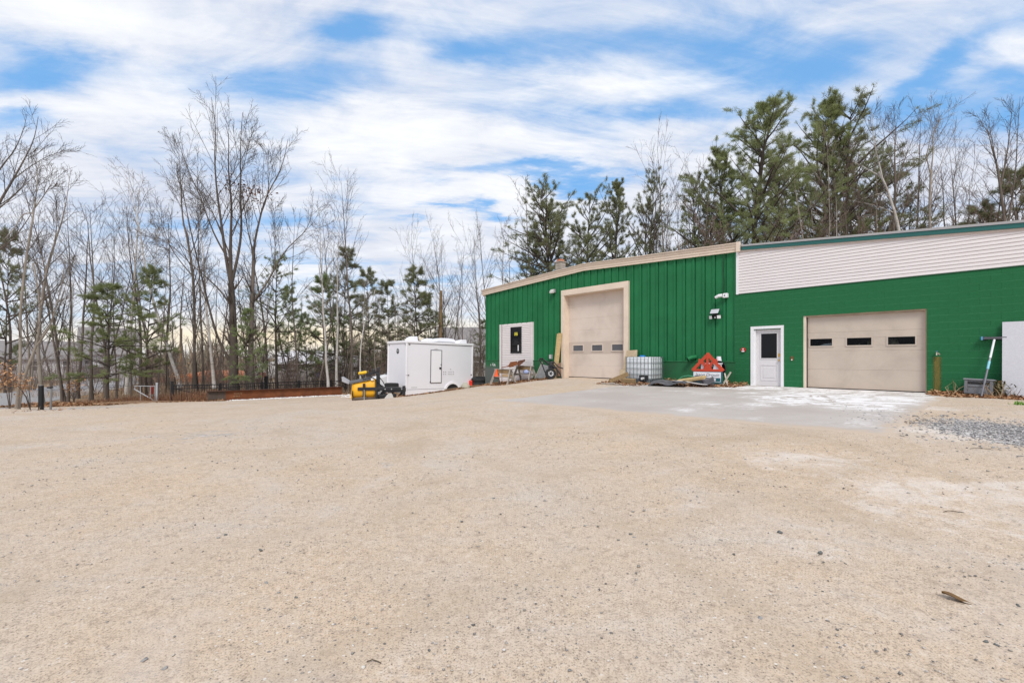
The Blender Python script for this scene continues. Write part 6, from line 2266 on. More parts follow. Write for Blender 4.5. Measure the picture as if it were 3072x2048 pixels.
def bare_proto(seed, h=14.0, r=0.115, n1=14, t0=0.28, ang=(28, 52), lf=0.46, up=0.10, lean=0.04, n2=5, n3=4, n4=2, stems=1, spread=0.10, tip=0.0065, lv4=True):
    rg = np.random.default_rng(seed)
    tr = []
    for k in range(stems):
        p = np.zeros((12, 3))
        d = np.array([rg.normal(0, spread if stems > 1 else lean), rg.normal(0, spread if stems > 1 else lean), 1.0])
        hh = h * (1 if k == 0 else rg.uniform(0.72, 0.97))
        for s in range(1, 12):
            p[s] = p[s - 1] + d / np.linalg.norm(d) * hh / 11
            d = d + np.array([rg.normal(0, 0.045), rg.normal(0, 0.045), 0.06])
        p[:, :2] += 0.12 * k * np.array([math.cos(k * 2.1), math.sin(k * 2.1)])
        tr.append(p)
    P0 = np.stack(tr)
    u = np.linspace(0, 1, 12)
    R0 = np.stack([r * (1 if k == 0 else 0.8) * ((1 - u) ** 0.9 * 0.93 + 0.05) * (1 + 0.45 * np.exp(-u * 22)) for k in range(stems)])
    P1, R1 = grow(rg, P0, R0, n1, t0, 0.98, ang, lf, 9, up * 0.5, 0.035, 0.40, tip * 1.3, 0.09 * h, 0.62)
    P2, R2 = grow(rg, P1, R1, n2 + 1, 0.12, 0.97, (20, 48), 0.42, 6, up * 0.5, 0.05, 0.55, tip, 0.035 * h, 0.45)
    P3, R3 = grow(rg, P2, R2, n3, 0.1, 0.97, (20, 50), 0.48, 5, up * 0.5, 0.06, 0.6, tip * 0.8, 0.018 * h, 0.4)
    parts = [tubes(P1, R1, 5), tubes(P2, R2, 4), tubes(P3, R3, 3)]
    if lv4 == 4:
        P4, R4 = grow(rg, P3, R3, n4, 0.25, 1.0, (25, 60), 0.6, 3, 0.1, 0.12, 0.7, tip * 0.7, 0.2)
        parts.append(tubes(P4, R4, 3))
    return tubes(P0, R0, 9), join(parts), h


def needles(rg, C, D, n, size, width, spread):
    """tufts at C pointing along D: n thin blades each"""
    m = len(C) * n
    c = np.repeat(C, n, 0)
    d = np.repeat(D, n, 0) * 0.75 + rg.normal(0, spread, (m, 3))
    d /= np.linalg.norm(d, axis=1, keepdims=True)
    L = size * rg.uniform(0.6, 1.25, m)[:, None]
    s = np.cross(d, rg.normal(0, 1, (m, 3)))
    s /= np.linalg.norm(s, axis=1, keepdims=True) + 1e-9
    c = c + rg.normal(0, size * 0.22, (m, 3))
    V = np.stack([c - s * width, c + s * width, c + d * L], 1).reshape(-1, 3)
    return V, np.arange(m * 3).reshape(-1, 3)


def pine_proto(seed, h=22.0, r=0.28, hb=0.35, n1=58, width=0.24, ang=(62, 92), up=0.05, n2=8, tufts=5, nn=13, size=0.30, top=0.35, lean=0.03, stems=1, wid=0.030, power=0.8, thin=0.0):
    rg = np.random.default_rng(seed)
    tr = []
    for k in range(stems):
        p = np.zeros((14, 3))
        d = np.array([rg.normal(0, lean + 0.05 * (stems > 1)), rg.normal(0, lean + 0.05 * (stems > 1)), 1.0])
        hh = h * (1 if k == 0 else rg.uniform(0.8, 0.95))
        for s in range(1, 14):
            p[s] = p[s - 1] + d / np.linalg.norm(d) * hh / 13
            d = d + np.array([rg.normal(0, 0.02), rg.normal(0, 0.02), 0.05])
        p[:, :2] += 0.35 * k
        tr.append(p)
    P0 = np.stack(tr)
    u = np.linspace(0, 1, 14)
    R0 = np.stack([r * (1 if k == 0 else 0.8) * ((1 - u) * 0.95 + 0.03) * (1 + 0.35 * np.exp(-u * 22)) for k in range(stems)])
    # live limbs: length follows a ragged crown profile
    N = 8
    n = n1 * stems
    si = np.repeat(np.arange(stems), n1)
    per = 5
    lev = np.tile(np.arange(n1) // per, stems) + rg.uniform(-0.38, 0.38, n)
    t = np.clip(hb + (0.985 - hb) * ((lev + 0.5) / (n1 / per)) ** 0.92, hb, 0.985)
    f = t * 13
    i0 = np.clip(f.astype(int), 0, 12)
    w = (f - i0)[:, None]
    pos = P0[si, i0] * (1 - w) + P0[si, i0 + 1] * w
    az = np.tile(np.arange(n1) % per, stems) * 2 * np.pi / per + np.repeat(rg.uniform(0, 6.28, n // per + 1), per)[:n] + rg.normal(0, 0.3, n)
    q = (t - hb) / (1 - hb)
    prof = np.clip(1.0 - q, 0.0, 1) ** power * (0.55 + 0.45 * np.minimum(1, q / 0.18))
    ln = h * width * np.maximum(prof, 0.10) * rg.uniform(0.45, 1.3, n)
    a = np.radians(rg.uniform(ang[0], ang[1], n) - top * 60 * q)
    d = np.stack([np.sin(a) * np.cos(az), np.sin(a) * np.sin(az), np.cos(a)], 1)
    P1 = np.empty((n, N, 3))
    P1[:, 0] = pos
    for s in range(1, N):
        P1[:, s] = P1[:, s - 1] + d * (ln / (N - 1))[:, None]
        d = d + rg.normal(0, 0.07, (n, 3))
        d[:, 2] += up
        d /= np.linalg.norm(d, axis=1, keepdims=True)
    rr = np.clip(ln * 0.018, 0.015, 0.11)
    uu = np.linspace(0, 1, N)[None, :]
    R1 = rr[:, None] * (1 - uu) + 0.01
    # laterals carry the tufts
    P2, R2 = grow(rg, P1, R1, n2, 0.25, 1.0, (35, 65), 0.36, 5, up * 0.8 + 0.02, 0.10, 0.5, 0.008, 0.35, 0.45, 0.55)
    keep = rg.uniform(0, 1, len(P2)) > thin
    P2, R2 = P2[keep], R2[keep]
    # tufts along laterals and on limb ends
    C, D = [], []
    for k in range(tufts):
        x = 0.3 + 0.7 * (k + rg.uniform(0, 1, len(P2))) / tufts
        f2 = np.clip(x * 4, 0, 3.999)
        j = f2.astype(int)
        ar = np.arange(len(P2))
        c = P2[ar, j] * (1 - (f2 - j))[:, None] + P2[ar, j + 1] * (f2 - j)[:, None]
        dd = P2[ar, j + 1] - P2[ar, j]
        dd /= np.linalg.norm(dd, axis=1, keepdims=True) + 1e-9
        dd[:, 2] += 0.35
        C.append(c)
        D.append(dd)
    dd = P1[:, -1] - P1[:, -2]
    dd /= np.linalg.norm(dd, axis=1, keepdims=True) + 1e-9
    C.append(P1[:, -1])
    D.append(dd)
    C, D = np.concatenate(C), np.concatenate(D)
    V, Fc = needles(rg, C, D, nn, size, wid, 0.62)
    # bare dead snags below the crown
    Ps, Rs = grow(rg, P0, R0, 14, max(0.12, hb * 0.4), hb + 0.1, (70, 100), 0.085, 5, 0.0, 0.12, 0.2, 0.012)
    wood = join([tubes(P0, R0, 9), tubes(P1, R1, 5), tubes(Ps, Rs, 3), tubes(P2, R2, 3)])
    return wood, (V, Fc), h


PROTO = {}


def make_proto(key, trunk, crown, h, mt, mc, kind):
    PROTO[key] = dict(trunk=mesh_np('trunk', trunk[0], trunk[1], mt, True),
                      crown=mesh_np('crown', crown[0], crown[1], mc, kind == 'bare'), h=h)


for i in range(4):
    a, b_, hh = bare_proto(100 + i, n1=13 + 2 * (i % 2), t0=0.25 + 0.06 * i, ang=[(26, 48), (30, 58), (22, 42), (34, 62)][i], lf=[0.46, 0.42, 0.5, 0.40][i])
    make_proto('bare%d' % i, a, b_, hh, BARK, TWIG, 'bare')
for i in range(2):
    a, b_, hh = bare_proto(120 + i, r=0.10, n1=11, t0=0.22, stems=3, spread=0.13, n2=5, n3=4, n4=1)
    make_proto('multi%d' % i, a, b_, hh, BARK, TWIG, 'bare')
for i in range(3):
    a, b_, hh = bare_proto(140 + i, h=11, r=0.062, n1=13, t0=0.25, ang=(25, 50), lf=0.24, n2=4, n3=3, lv4=False, tip=0.0055)
    make_proto('thin%d' % i, a, b_, hh, BARK, TWIG, 'bare')
for i in range(2):
    a, b_, hh = bare_proto(150 + i, h=13, r=0.095, n1=17, t0=0.34, ang=(24, 46), lf=0.25, up=0.05, n2=5, n3=4, n4=1, tip=0.006)
    make_proto('birch%d' % i, a, b_, hh, BIRCH, TWIG_P, 'bare')
for i in range(2):
    a, b_, hh = bare_proto(160 + i, h=5.0, r=0.035, n1=9, t0=0.12, ang=(20, 50), lf=0.42, stems=6, spread=0.24, n2=5, n3=4, lv4=False, tip=0.007)
    make_proto('shrub%d' % i, a, b_, hh, TWIG, TWIG_R, 'bare')
for i in range(2):
    w_, n_, hh = pine_proto(200 + i, h=23, hb=0.20, n1=65, width=0.33, n2=9, tufts=6, nn=20, size=0.30, wid=0.0125, top=0.8, up=0.035, power=0.5, thin=0.15)
    make_proto('bigpine%d' % i, w_, n_, hh, BARK_D, NEEDLE, 'pine')
for i in range(2):
    w_, n_, hh = pine_proto(210 + i, h=18, r=0.24, hb=0.42, n1=30, width=0.28, n2=7, tufts=5, nn=18, size=0.27, wid=0.0125, top=0.7, up=0.045, power=0.42, stems=2, thin=0.38)
    make_proto('opine%d' % i, w_, n_, hh, BARK_D, NEEDLE_D, 'pine')
for i in range(2):
    w_, n_, hh = pine_proto(220 + i, h=9, r=0.062, hb=0.16, n1=40, width=0.32, n2=7, tufts=5, nn=17, size=0.20, top=0.35, up=0.02, wid=0.0095, thin=0.38)
    make_proto('ypine%d' % i, w_, n_, hh, BARK_D, NEEDLE, 'pine')
w_, n_, hh = pine_proto(230, h=15, r=0.15, hb=0.30, n1=35, width=0.24, n2=6, tufts=4, nn=17, wid=0.012, size=0.25, top=0.5, up=0.04, power=0.6, thin=0.35)
make_proto('thinpine0', w_, n_, hh, BARK_D, NEEDLE_D, 'pine')


def on_road(x, y):
    xn = np.interp(y, [1.0, 13.5, 21.6, 29.6, 39.4, 52, 66, 85], [-9, -18.2, -23.6, -28.6, -34.2, -42, -54, -75])
    return (x < xn - 0.1) & (x > xn - 7.6)


def plant(key, px, Y, top_py, label, group=None, name=None, rot=None, lean=(0, 0), mt=None, mc=None, cat='tree', fat=1.0, sink=0.15):
    """a tree standing at photo column px and distance Y whose top reaches photo row top_py"""
    p = PROTO[key]
    while on_road((px - 1536) / F * Y, Y):
        Y += 1.0 if px < 165 else -1.0
    x = (px - 1536) / F * Y
    zg = gz(x, Y) - sink
    h = CH + (1073 - top_py) / F * Y - zg
    s = h / p['h']
    nm = name or ('pine_tree' if 'pine' in key else 'birch_tree' if 'birch' in key else 'shrub' if 'shrub' in key else 'bare_tree')
    t = thing(nm, label, cat, (x, Y, zg), group=group, rot=(lean[1], lean[0], rot if rot is not None else random.uniform(0, 6.28)))
    t.rotation_mode = 'XYZ'
    t.scale = (s * fat, s * fat, s)
    for nm2, mm in (('trunk', mt), ('crown', mc)):
        o = link(nm2, p[nm2], t)
        if mm is not None:
            o.material_slots[0].link = 'OBJECT'
            o.material_slots[0].material = mm
    return t


RADK = 0.62


def hero(name, label, Y, stems, seed, mt, mc, nper=(6, 5, 5, 4), tip=0.008, lens=(0.36, 0.5, 0.52), t0=0.25, drift=1.2, cat='tree', k0=10, ang=(18, 42)):
    """a tree whose main stems follow the measured lines; everything finer is grown from them.
    stems: list of (points [(px, py), ...], r0, r1, depth at tip)"""
    rg = np.random.default_rng(seed)
    bx, by = stems[0][0][0]
    x0 = (bx - 1536) / F * Y
    zg = gz(x0, Y) - 0.15
    P0, R0 = [], []
    for pts, r0, r1, dy in stems:
        n = len(pts)
        w3 = []
        for i, (a, b_) in enumerate(pts):
            u = i / (n - 1)
            yy = Y + (dy[0] + (dy[1] - dy[0]) * u if isinstance(dy, tuple) else dy * u)
            q = at(a, b_, yy)
            w3.append((q[0] - x0, yy - Y, q[2] - zg))
        P0.append(stem_line(w3, 14))
        R0.append(RADK * (r0 + (r1 - r0) * np.linspace(0, 1, 14) ** 0.75))
    P0 = np.stack(P0)
    R0 = np.stack(R0)
    R0[0] *= 1 + 0.35 * np.exp(-np.linspace(0, 14, 14))
    P1, R1 = grow(rg, P0, R0, nper[0] + 4, t0, 0.93, ang, lens[0] * 1.35, 9, 0.045, 0.035, 0.38, tip * 1.2, 0.7, 0.62)
    P2, R2 = grow(rg, P1, R1, nper[1] + 1, 0.12, 0.97, (20, 48), 0.42, 6, 0.05, 0.05, 0.55, tip * 0.9, 0.5, 0.45)
    P3, R3 = grow(rg, P2, R2, max(3, nper[2] - 1), 0.1, 0.97, (20, 50), 0.48, 5, 0.05, 0.06, 0.6, tip * 0.75, 0.25, 0.4)
    P4 = P3[:0]
    t = thing(name, label, cat, (x0, Y, zg))
    V, Fc = tubes(P0[:1], R0[:1], k0)
    link('trunk', mesh_np('trunk', V, Fc, mt, True), t)
    if len(P0) > 1:
        for k in range(1, len(P0)):
            V, Fc = tubes(P0[k:k + 1], R0[k:k + 1], 8)
            link('limb', mesh_np('limb', V, Fc, mt, True), t)
    V, Fc = join([tubes(P1, R1, 5), tubes(P2, R2, 4), tubes(P3, R3, 3)])
    link('crown', mesh_np('crown', V, Fc, mc, True), t)
    return t


def leaf_quads(rg, P, size, tiltmax=0.7):
    n = len(P)
    a = rg.uniform(0, 2 * np.pi, n)
    t = rg.uniform(-tiltmax, tiltmax, (n, 2))
    L = size * rg.uniform(0.6, 1.3, n)[:, None]
    u = np.stack([np.cos(a), np.sin(a), t[:, 0]], 1) * L
    v = np.stack([-np.sin(a), np.cos(a), t[:, 1]], 1) * L * 0.42
    lift = np.array([0, 0, 1])[None] * L * 0.22
    V = np.stack([P - u, P - v + lift, P + u, P + v + lift], 1).reshape(-1, 3)
    k = np.arange(n)[:, None] * 4
    Fc = np.concatenate([k + np.array([0, 1, 2]), k + np.array([0, 2, 3])], 0)
    return V, Fc


def trees_left():
    big = hero('maple_tree', 'big dark multi stemmed bare maple rising behind the rusty beam', 30.5,
         [([(700, 1172), (701, 1120), (702, 1060), (699, 960), (697, 900), (693, 850)], 0.50, 0.30, 0.0),
          ([(694, 860), (681, 790), (672, 740), (668, 690), (661, 650), (652, 586), (646, 525), (643, 464), (650, 387), (640, 330), (634, 292)], 0.20, 0.02, (0.0, 1.4)),
          ([(694, 860), (691, 751), (694, 663), (697, 610), (689, 561), (684, 488), (686, 445), (691, 402), (677, 372)], 0.22, 0.02, (0.0, -0.8)),
          ([(696, 845), (712, 780), (723, 720), (726, 662), (721, 601), (723, 525), (721, 464), (723, 402), (728, 338)], 0.17, 0.02, (0.0, 1.0)),
          ([(692, 1085), (665, 1046), (646, 994), (628, 926), (610, 847), (591, 773), (573, 700), (562, 640), (548, 570), (530, 490)], 0.15, 0.02, (0.0, -1.5)),
          ([(698, 930), (670, 880), (640, 850), (600, 815), (560, 780), (520, 740), (480, 715), (452, 700)], 0.10, 0.015, (0.0, 1.8)),
          ([(693, 790), (650, 720), (625, 660), (600, 585), (570, 525), (548, 465), (528, 400)], 0.11, 0.015, (0.0, 1.6)),
          ([(692, 770), (660, 690), (640, 640), (618, 600), (590, 560), (560, 520)], 0.08, 0.015, (0.2, 2.4)),
          ([(706, 1075), (735, 1040), (752, 1010), (765, 975)], 0.10, 0.03, (0.0, -1.4)),
          ([(690, 560), (715, 530), (730, 505), (738, 470), (748, 430), (762, 385)], 0.05, 0.012, (-0.4, -1.4)),
          ([(668, 700), (640, 640), (600, 600), (560, 570), (530, 560)], 0.05, 0.012, (0.6, 2.6))],
         41, BARK_D, TWIG, (7, 5, 5, 4), 0.0085, (0.30, 0.5, 0.52))
    # a last clump of withered leaves still hanging in the crown
    rg = np.random.default_rng(6)
    P = []
    for px_, py_, n_ in ((697, 560, 40), (745, 580, 60), (770, 575, 40), (750, 615, 30), (800, 595, 20), (700, 540, 20)):
        c = np.array(at(px_, py_, 30.2)) - np.array(big.location)
        P.append(c + rg.normal(0, 1, (n_, 3)) * np.array([0.40, 0.3, 0.30]))
    V, Fc = leaf_quads(rg, np.concatenate(P), 0.09, 1.2)
    link('withered_leaves', mesh_np('withered_leaves', V, Fc, island_mat('withered_leaf', [(0.09, 0.045, 0.03), (0.20, 0.09, 0.05)])), big)
    hero('maple_tree', 'second bare maple with spreading stems right behind the big one', 32.0,
         [([(752, 1168), (753, 1090), (753, 1006), (757, 914), (760, 801), (762, 760)], 0.36, 0.17, 0.0),
          ([(760, 780), (764, 720), (775, 678), (784, 635), (800, 586), (824, 543), (848, 500), (864, 418)], 0.15, 0.02, (0.0, -1.0)),
          ([(757, 908), (780, 876), (803, 847), (826, 803), (848, 761), (880, 725), (916, 700), (935, 655), (940, 610)], 0.13, 0.02, (0.0, 1.5)),
          ([(784, 640), (800, 600), (806, 560), (808, 515), (800, 470), (790, 420)], 0.06, 0.012, (-0.4, 0.6)),
          ([(826, 803), (825, 700), (824, 650), (828, 600)], 0.05, 0.012, (0.5, -0.5)),
          ([(762, 765), (745, 700), (735, 640), (730, 590)], 0.10, 0.015, (0.0, 1.2))],
         42, BARK, TWIG, (8, 5, 5, 4), 0.008, (0.32, 0.5, 0.52))
    hero('bare_tree', 'tall thin dark tree with a forked top left of the big maple', 34.5,
         [([(583, 1165), (583, 1060), (584, 960), (582, 880), (577, 800), (568, 750), (560, 700)], 0.20, 0.12, 0.0),
          ([(562, 710), (551, 678), (545, 617), (542, 545), (538, 480), (536, 433)], 0.12, 0.015, (0.0, 0.8)),
          ([(580, 830), (545, 790), (510, 740), (495, 700), (480, 650), (462, 600)], 0.08, 0.015, (0.0, 1.0)),
          ([(572, 760), (590, 720), (600, 680), (606, 640), (612, 600)], 0.06, 0.012, (0.0, -1.0))],
         43, BARK, TWIG, (8, 6, 5, 4), 0.008, (0.30, 0.5, 0.52))
    hero('birch_tree', 'leaning white birch rising behind the black gate post', 31.5,
         [([(541, 1162), (533, 1130), (516, 1085), (503, 1040), (490, 1000), (478, 960)], 0.19, 0.155, 0.0),
          ([(480, 968), (470, 939), (451, 871), (436, 810), (430, 760), (420, 690), (405, 620), (388, 560), (372, 515)], 0.15, 0.015, (0.0, 1.2)),
          ([(452, 870), (468, 800), (470, 740), (474, 680), (478, 640)], 0.06, 0.012, (0.3, -0.8))],
         44, BIRCH, TWIG_P, (7, 5, 5, 3), 0.007, (0.26, 0.5, 0.5))
    hero('birch_tree', 'upright white birch between the black gate and the big maple', 32.8,
         [([(643, 1165), (639, 1110), (633, 1060), (627, 1000), (620, 940), (617, 880), (612, 800)], 0.185, 0.09, 0.0),
          ([(613, 810), (608, 740), (600, 680), (603, 620), (610, 560)], 0.08, 0.012, (0.0, 0.8))],
         45, BIRCH, TWIG_P, (8, 5, 5, 3), 0.007, (0.26, 0.5, 0.5))
    # left edge: trees leaning into view
    hero('bare_tree', 'large bare limb tree leaning in from beyond the photo edge over the road', 21.0,
         [([(-150, 1240), (-140, 1100), (-125, 950), (-100, 820), (-70, 730)], 0.22, 0.15, 0.0),
          ([(-72, 735), (-30, 660), (0, 604), (43, 534), (76, 473), (104, 421), (115, 350)], 0.14, 0.015, (0.0, 1.0)),
          ([(-80, 745), (-40, 590), (0, 503), (43, 456), (60, 420), (74, 378)], 0.12, 0.015, (0.0, -0.8)),
          ([(43, 536), (90, 500), (140, 470), (200, 450)], 0.04, 0.01, (0.5, 1.4)),
          ([(-20, 640), (40, 590), (90, 540), (126, 512)], 0.05, 0.01, (0.3, -0.6)),
          ([(-90, 800), (-20, 760), (40, 720), (90, 650), (120, 590)], 0.08, 0.012, (0.0, 1.4))],
         46, BARK, TWIG, (4, 5, 4, 4), 0.006, (0.30, 0.5, 0.52))
    hero('bare_tree', 'curved bare tree just behind the square black entrance post', 24.5,
         [([(128, 1215), (120, 1120), (112, 1030), (118, 960), (126, 907), (139, 812), (155, 760)], 0.15, 0.09, 0.0),
          ([(154, 765), (169, 712), (185, 670), (195, 625), (206, 560), (212, 508)], 0.09, 0.012, (0.0, 0.6)),
          ([(139, 820), (128, 770), (122, 715)], 0.05, 0.012, (0.0, -0.5)),
          ([(160, 745), (170, 690), (168, 640), (176, 600)], 0.05, 0.01, (0.2, -0.8))],
         47, BARK_P, TWIG, (4, 4, 4, 4), 0.007, (0.30, 0.5, 0.52))
    hero('bare_tree', 'bare tree growing from the dirt mound left of the entrance posts', 19.2,
         [([(50, 1232), (58, 1160), (62, 1060), (60, 960), (66, 880), (78, 777), (92, 700)], 0.09, 0.06, 0.0),
          ([(91, 705), (104, 621), (113, 551), (112, 500), (126, 487)], 0.07, 0.01, (0.0, 0.6)),
          ([(100, 640), (70, 640), (40, 690), (10, 720)], 0.04, 0.01, (0.2, -0.8)),
          ([(104, 625), (130, 590), (150, 560), (165, 530)], 0.04, 0.01, (0.2, 0.6))],
         48, BARK_P, TWIG, (3, 4, 4, 3), 0.006, (0.30, 0.5, 0.5))
    hero('bare_tree', 'leaning pale trunk behind the beech leaves left of the black post', 20.4,
         [([(52, 1235), (62, 1180), (78, 1110), (110, 1040), (118, 1000), (122, 930), (112, 850), (100, 790)], 0.12, 0.04, 0.0),
          ([(112, 1035), (150, 980), (175, 900), (190, 830), (196, 770)], 0.08, 0.012, (0.0, 0.7))],
         49, BARK_P, TWIG_P, (3, 4, 4, 3), 0.006, (0.28, 0.5, 0.5))
    P_ = plant
    gl = 'bare roadside trees behind the verge'
    P_('multi0', 195, 27.5, 590, 'forked bare tree on the verge right of the grey entrance post', gl)
    P_('bare1', 275, 29.0, 640, 'bare tree with fine upright branches behind the low pine boughs, nearer the road', gl)
    P_('multi1', 318, 31.0, 610, 'dark wide crowned bare tree straight above the low pine', gl)
    P_('bare2', 232, 34.0, 640, 'slender bare tree in front of the long grey house roof', gl)
    P_('bare0', 420, 36.0, 640, 'bare tree standing behind the trunk of the low pine', gl)
    P_('thin0', 155, 29.0, 740, 'thin bare tree beside the curved tree at the entrance', gl)
    P_('bare3', 28, 24.0, 660, 'bare tree at the far edge behind the beech leaves', gl)
    P_('multi0', 90, 33.0, 700, 'bare tree across the road before the white house', gl, mt=BARK_P)
    P_('thin1', 350, 30.5, 720, 'thin bare tree between the low pine and the tube gate', gl)
    P_('bare2', 455, 39.0, 690, 'bare tree beyond the tube gate', gl)
    P_('bare1', 505, 41.0, 640, 'bare tree in the grove above the black gate post', gl)
    P_('thin2', 610, 38.0, 560, 'thin bare tree between the dark forked tree and the white birch', gl)
    P_('bare0', 800, 40.0, 660, 'bare tree behind the second maple', gl)
    P_('birch0', 380, 35.0, 520, 'slim birch with a fine bushy top behind the leaning birch', gl)
    P_('thin1', 898, 36.0, 640, 'lone thin straight tree right of the maples', gl)
    P_('thin0', 873, 38.0, 780, 'thin tree between the maples and the birch clump', gl)
    P_('bare3', 560, 46.0, 740, 'far bare tree before the orange field', gl)
    P_('bare2', 655, 47.0, 760, 'far bare tree behind the upright birch', gl)
    P_('multi1', 735, 50.0, 770, 'far bare tree seen between the two maples', gl)
    P_('thin2', 470, 30.0, 760, 'thin tree rooted beside the tube gate brace', gl)
    # low pines
    P_('ypine0', 440, 31.5, 800, 'dark stemmed pine behind the tube gate', name='pine_tree', fat=1.15)
    P_('ypine1', 322, 27.0, 850, 'spreading low pine with dark boughs on the verge', name='pine_tree', fat=1.7)
    P_('ypine1', 738, 29.6, 925, 'young pale green pine growing against the big maple trunk', name='pine_tree', fat=1.0, mc=NEEDLE_L)
    P_('thinpine0', 830, 36.0, 760, 'thin crowned green pine right of the second maple', fat=1.1, mc=NEEDLE)
    P_('ypine0', 15, 23.0, 690, 'dark pine at the far left behind the leaning bare limbs', fat=0.8, mc=NEEDLE_D)
    P_('ypine0', 862, 40.0, 860, 'small green pine by the lone thin tree', fat=0.9, mc=NEEDLE_L)


def near(px):
    for lim, txt in ((175, 'behind the entrance posts'), (250, 'over the road bend'), (330, 'under the spreading low pine'), (400, 'right of the spreading low pine'), (505, 'behind the tube gate'),
                     (600, 'behind the first fence length'), (680, 'behind the upright birch'), (770, 'behind the two maples'), (850, 'before the white box truck'), (930, 'before the grey shed'),
                     (990, 'at the rusty beam end'), (1050, 'left of the plough blade'), (1100, 'above the plough blade'), (1160, 'above the spare tyre'), (1220, 'behind the trailer front'),
                     (1290, 'behind the trailer door'), (1345, 'by the utility pole'), (1400, 'behind the trailer rear vent'), (1450, 'between trailer and workshop'),
                     (1760, 'behind the chimney'), (1890, 'above the tall door'), (2030, 'above the middle of the gable'), (2150, 'above the security camera'), (2230, 'at the gable end'),
                     (2330, 'above the entry door'), (2450, 'above the left garage window'), (2560, 'above the middle garage window'), (2680, 'left of the leaning birch foot'),
                     (2780, 'right of the leaning birch foot'), (2880, 'above the outdoor tap'), (2990, 'above the wash brush'), (9999, 'above the leaning sheet')):
        if px < lim:
            return txt


def trees_centre():
    P_ = plant
    gb = 'birches behind the snow plough'
    P_('birch0', 986, 34.5, 620, 'white birch with pale trunk left of the snow plough', gb)
    P_('birch1', 1012, 36.0, 610, 'white birch second from the rusty beam end', gb)
    P_('bare2', 1057, 37.0, 520, 'tall bare tree with one straight leader above the snow plough', 'bare trees behind the trailer', fat=0.75)
    hero('birch_tree', 'thin white birch leaning right above the yellow plough tank', 31.0,
         [([(1082, 1150), (1080, 1090), (1083, 1030), (1090, 985), (1103, 940), (1118, 900), (1126, 868)], 0.085, 0.03, 0.0),
          ([(1090, 985), (1091, 930), (1095, 890), (1093, 850)], 0.04, 0.01, (0.0, 0.4))], 51, BIRCH, TWIG_P, (7, 4, 4, 3), 0.006, (0.26, 0.5, 0.5))
    P_('ypine0', 975, 38.0, 830, 'light green pine behind the two white birches', mc=NEEDLE_L, fat=1.15)
    P_('ypine1', 1035, 40.0, 745, 'dark topped pine above the plough', mc=NEEDLE_D, fat=0.95)
    P_('ypine0', 920, 42.0, 940, 'low green pine beyond the open rail fence', mc=NEEDLE)
    P_('ypine0', 1110, 44.0, 810, 'dark pine left of the trailer top corner', mc=NEEDLE_D, fat=1.1)
    P_('ypine1', 1165, 42.0, 840, 'dense dark pine directly behind the trailer front', mc=NEEDLE_D, fat=1.2)
    P_('ypine0', 1240, 41.0, 800, 'dense dark pine behind the front roof vent', mc=NEEDLE_D, fat=1.2)
    P_('ypine1', 1285, 44.0, 880, 'dark pine left of the brown utility pole', mc=NEEDLE_D, fat=1.15)
    P_('ypine0', 1450, 50.0, 960, 'low dark pine behind the trailer rear', mc=NEEDLE_D)
    gc = 'bare trees behind the trailer'
    P_('bare2', 1262, 43.0, 705, 'bare tree with tall leader left of the utility pole', gc, fat=0.75)
    P_('multi0', 1340, 44.0, 700, 'bushy bare tree right behind the utility pole', gc, fat=0.85)
    P_('multi1', 1300, 46.0, 740, 'bare tree over the white air conditioner', gc, fat=0.8)
    P_('bare0', 1440, 44.0, 715, 'spreading bare tree at the green corner of the workshop', gc, fat=0.85)
    P_('bare2', 1475, 47.0, 690, 'tall bare tree peeping over the workshop eave', gc, fat=0.75)
    P_('birch1', 1515, 46.0, 650, 'slim tree rising behind the workshop eave, nearer the corner', gc, mt=BARK_P, fat=0.8)
    P_('thin2', 1545, 44.0, 680, 'thin tree rising behind the workshop eave, nearer the chimney', gc)
    P_('thin0', 1410, 38.0, 800, 'thin stem between the trailer and the workshop corner', gc)
    P_('thin1', 1432, 36.0, 900, 'dark thin stem standing above the old tyres', gc, mt=BARK_D)
    P_('thin2', 1447, 37.5, 860, 'dark leaning stem against the workshop corner', gc, mt=BARK_D, lean=(0.07, 0))
    P_('bare3', 1010, 42.0, 640, 'bare tree behind the birches with grey crown', gc, fat=0.7)
    P_('thin0', 955, 36.0, 700, 'thin bare tree over the open rail fence', gc)
    P_('thin1', 1130, 35.0, 880, 'thin bare stem behind the spare tyre', gc, mt=BARK_P)
    P_('thin2', 1150, 37.0, 840, 'thin bare stem against the trailer front edge', gc)
    P_('multi1', 1195, 40.0, 870, 'scrubby bare tree behind the round emblem', gc)
    # close-packed bare stems: nothing tells these apart
    rr = random.Random(21)
    lb = 'thin bare stem of the crowded thicket '
    for k in range(26):
        px_ = rr.uniform(935, 1400)
        P_('thin%d' % (k % 3), px_, rr.uniform(36, 48), rr.uniform(830, 960), lb + near(px_), 'thicket of thin stems behind the trailer', name='sapling', fat=1.1, mt=[BARK, BARK_P, BARK_D][k % 3])
    lb = 'thin bare stem of the left grove '
    for k in range(24):
        px_ = rr.uniform(170, 900)
        P_('thin%d' % (k % 3), px_, rr.uniform(31, 46), rr.uniform(780, 960), lb + near(px_), 'thin stems of the left hand grove', name='sapling', fat=1.1, mt=[BARK, BARK_P, BARK_D][k % 3])
    lb = 'low twiggy reddish shrub '
    for k in range(26):
        px_ = rr.choice([rr.uniform(150, 900), rr.uniform(900, 1440)])
        P_('shrub%d' % (k % 2), px_, rr.uniform(34, 50), rr.uniform(1000, 1085), lb + near(px_), 'twiggy undergrowth shrubs', cat='shrub')


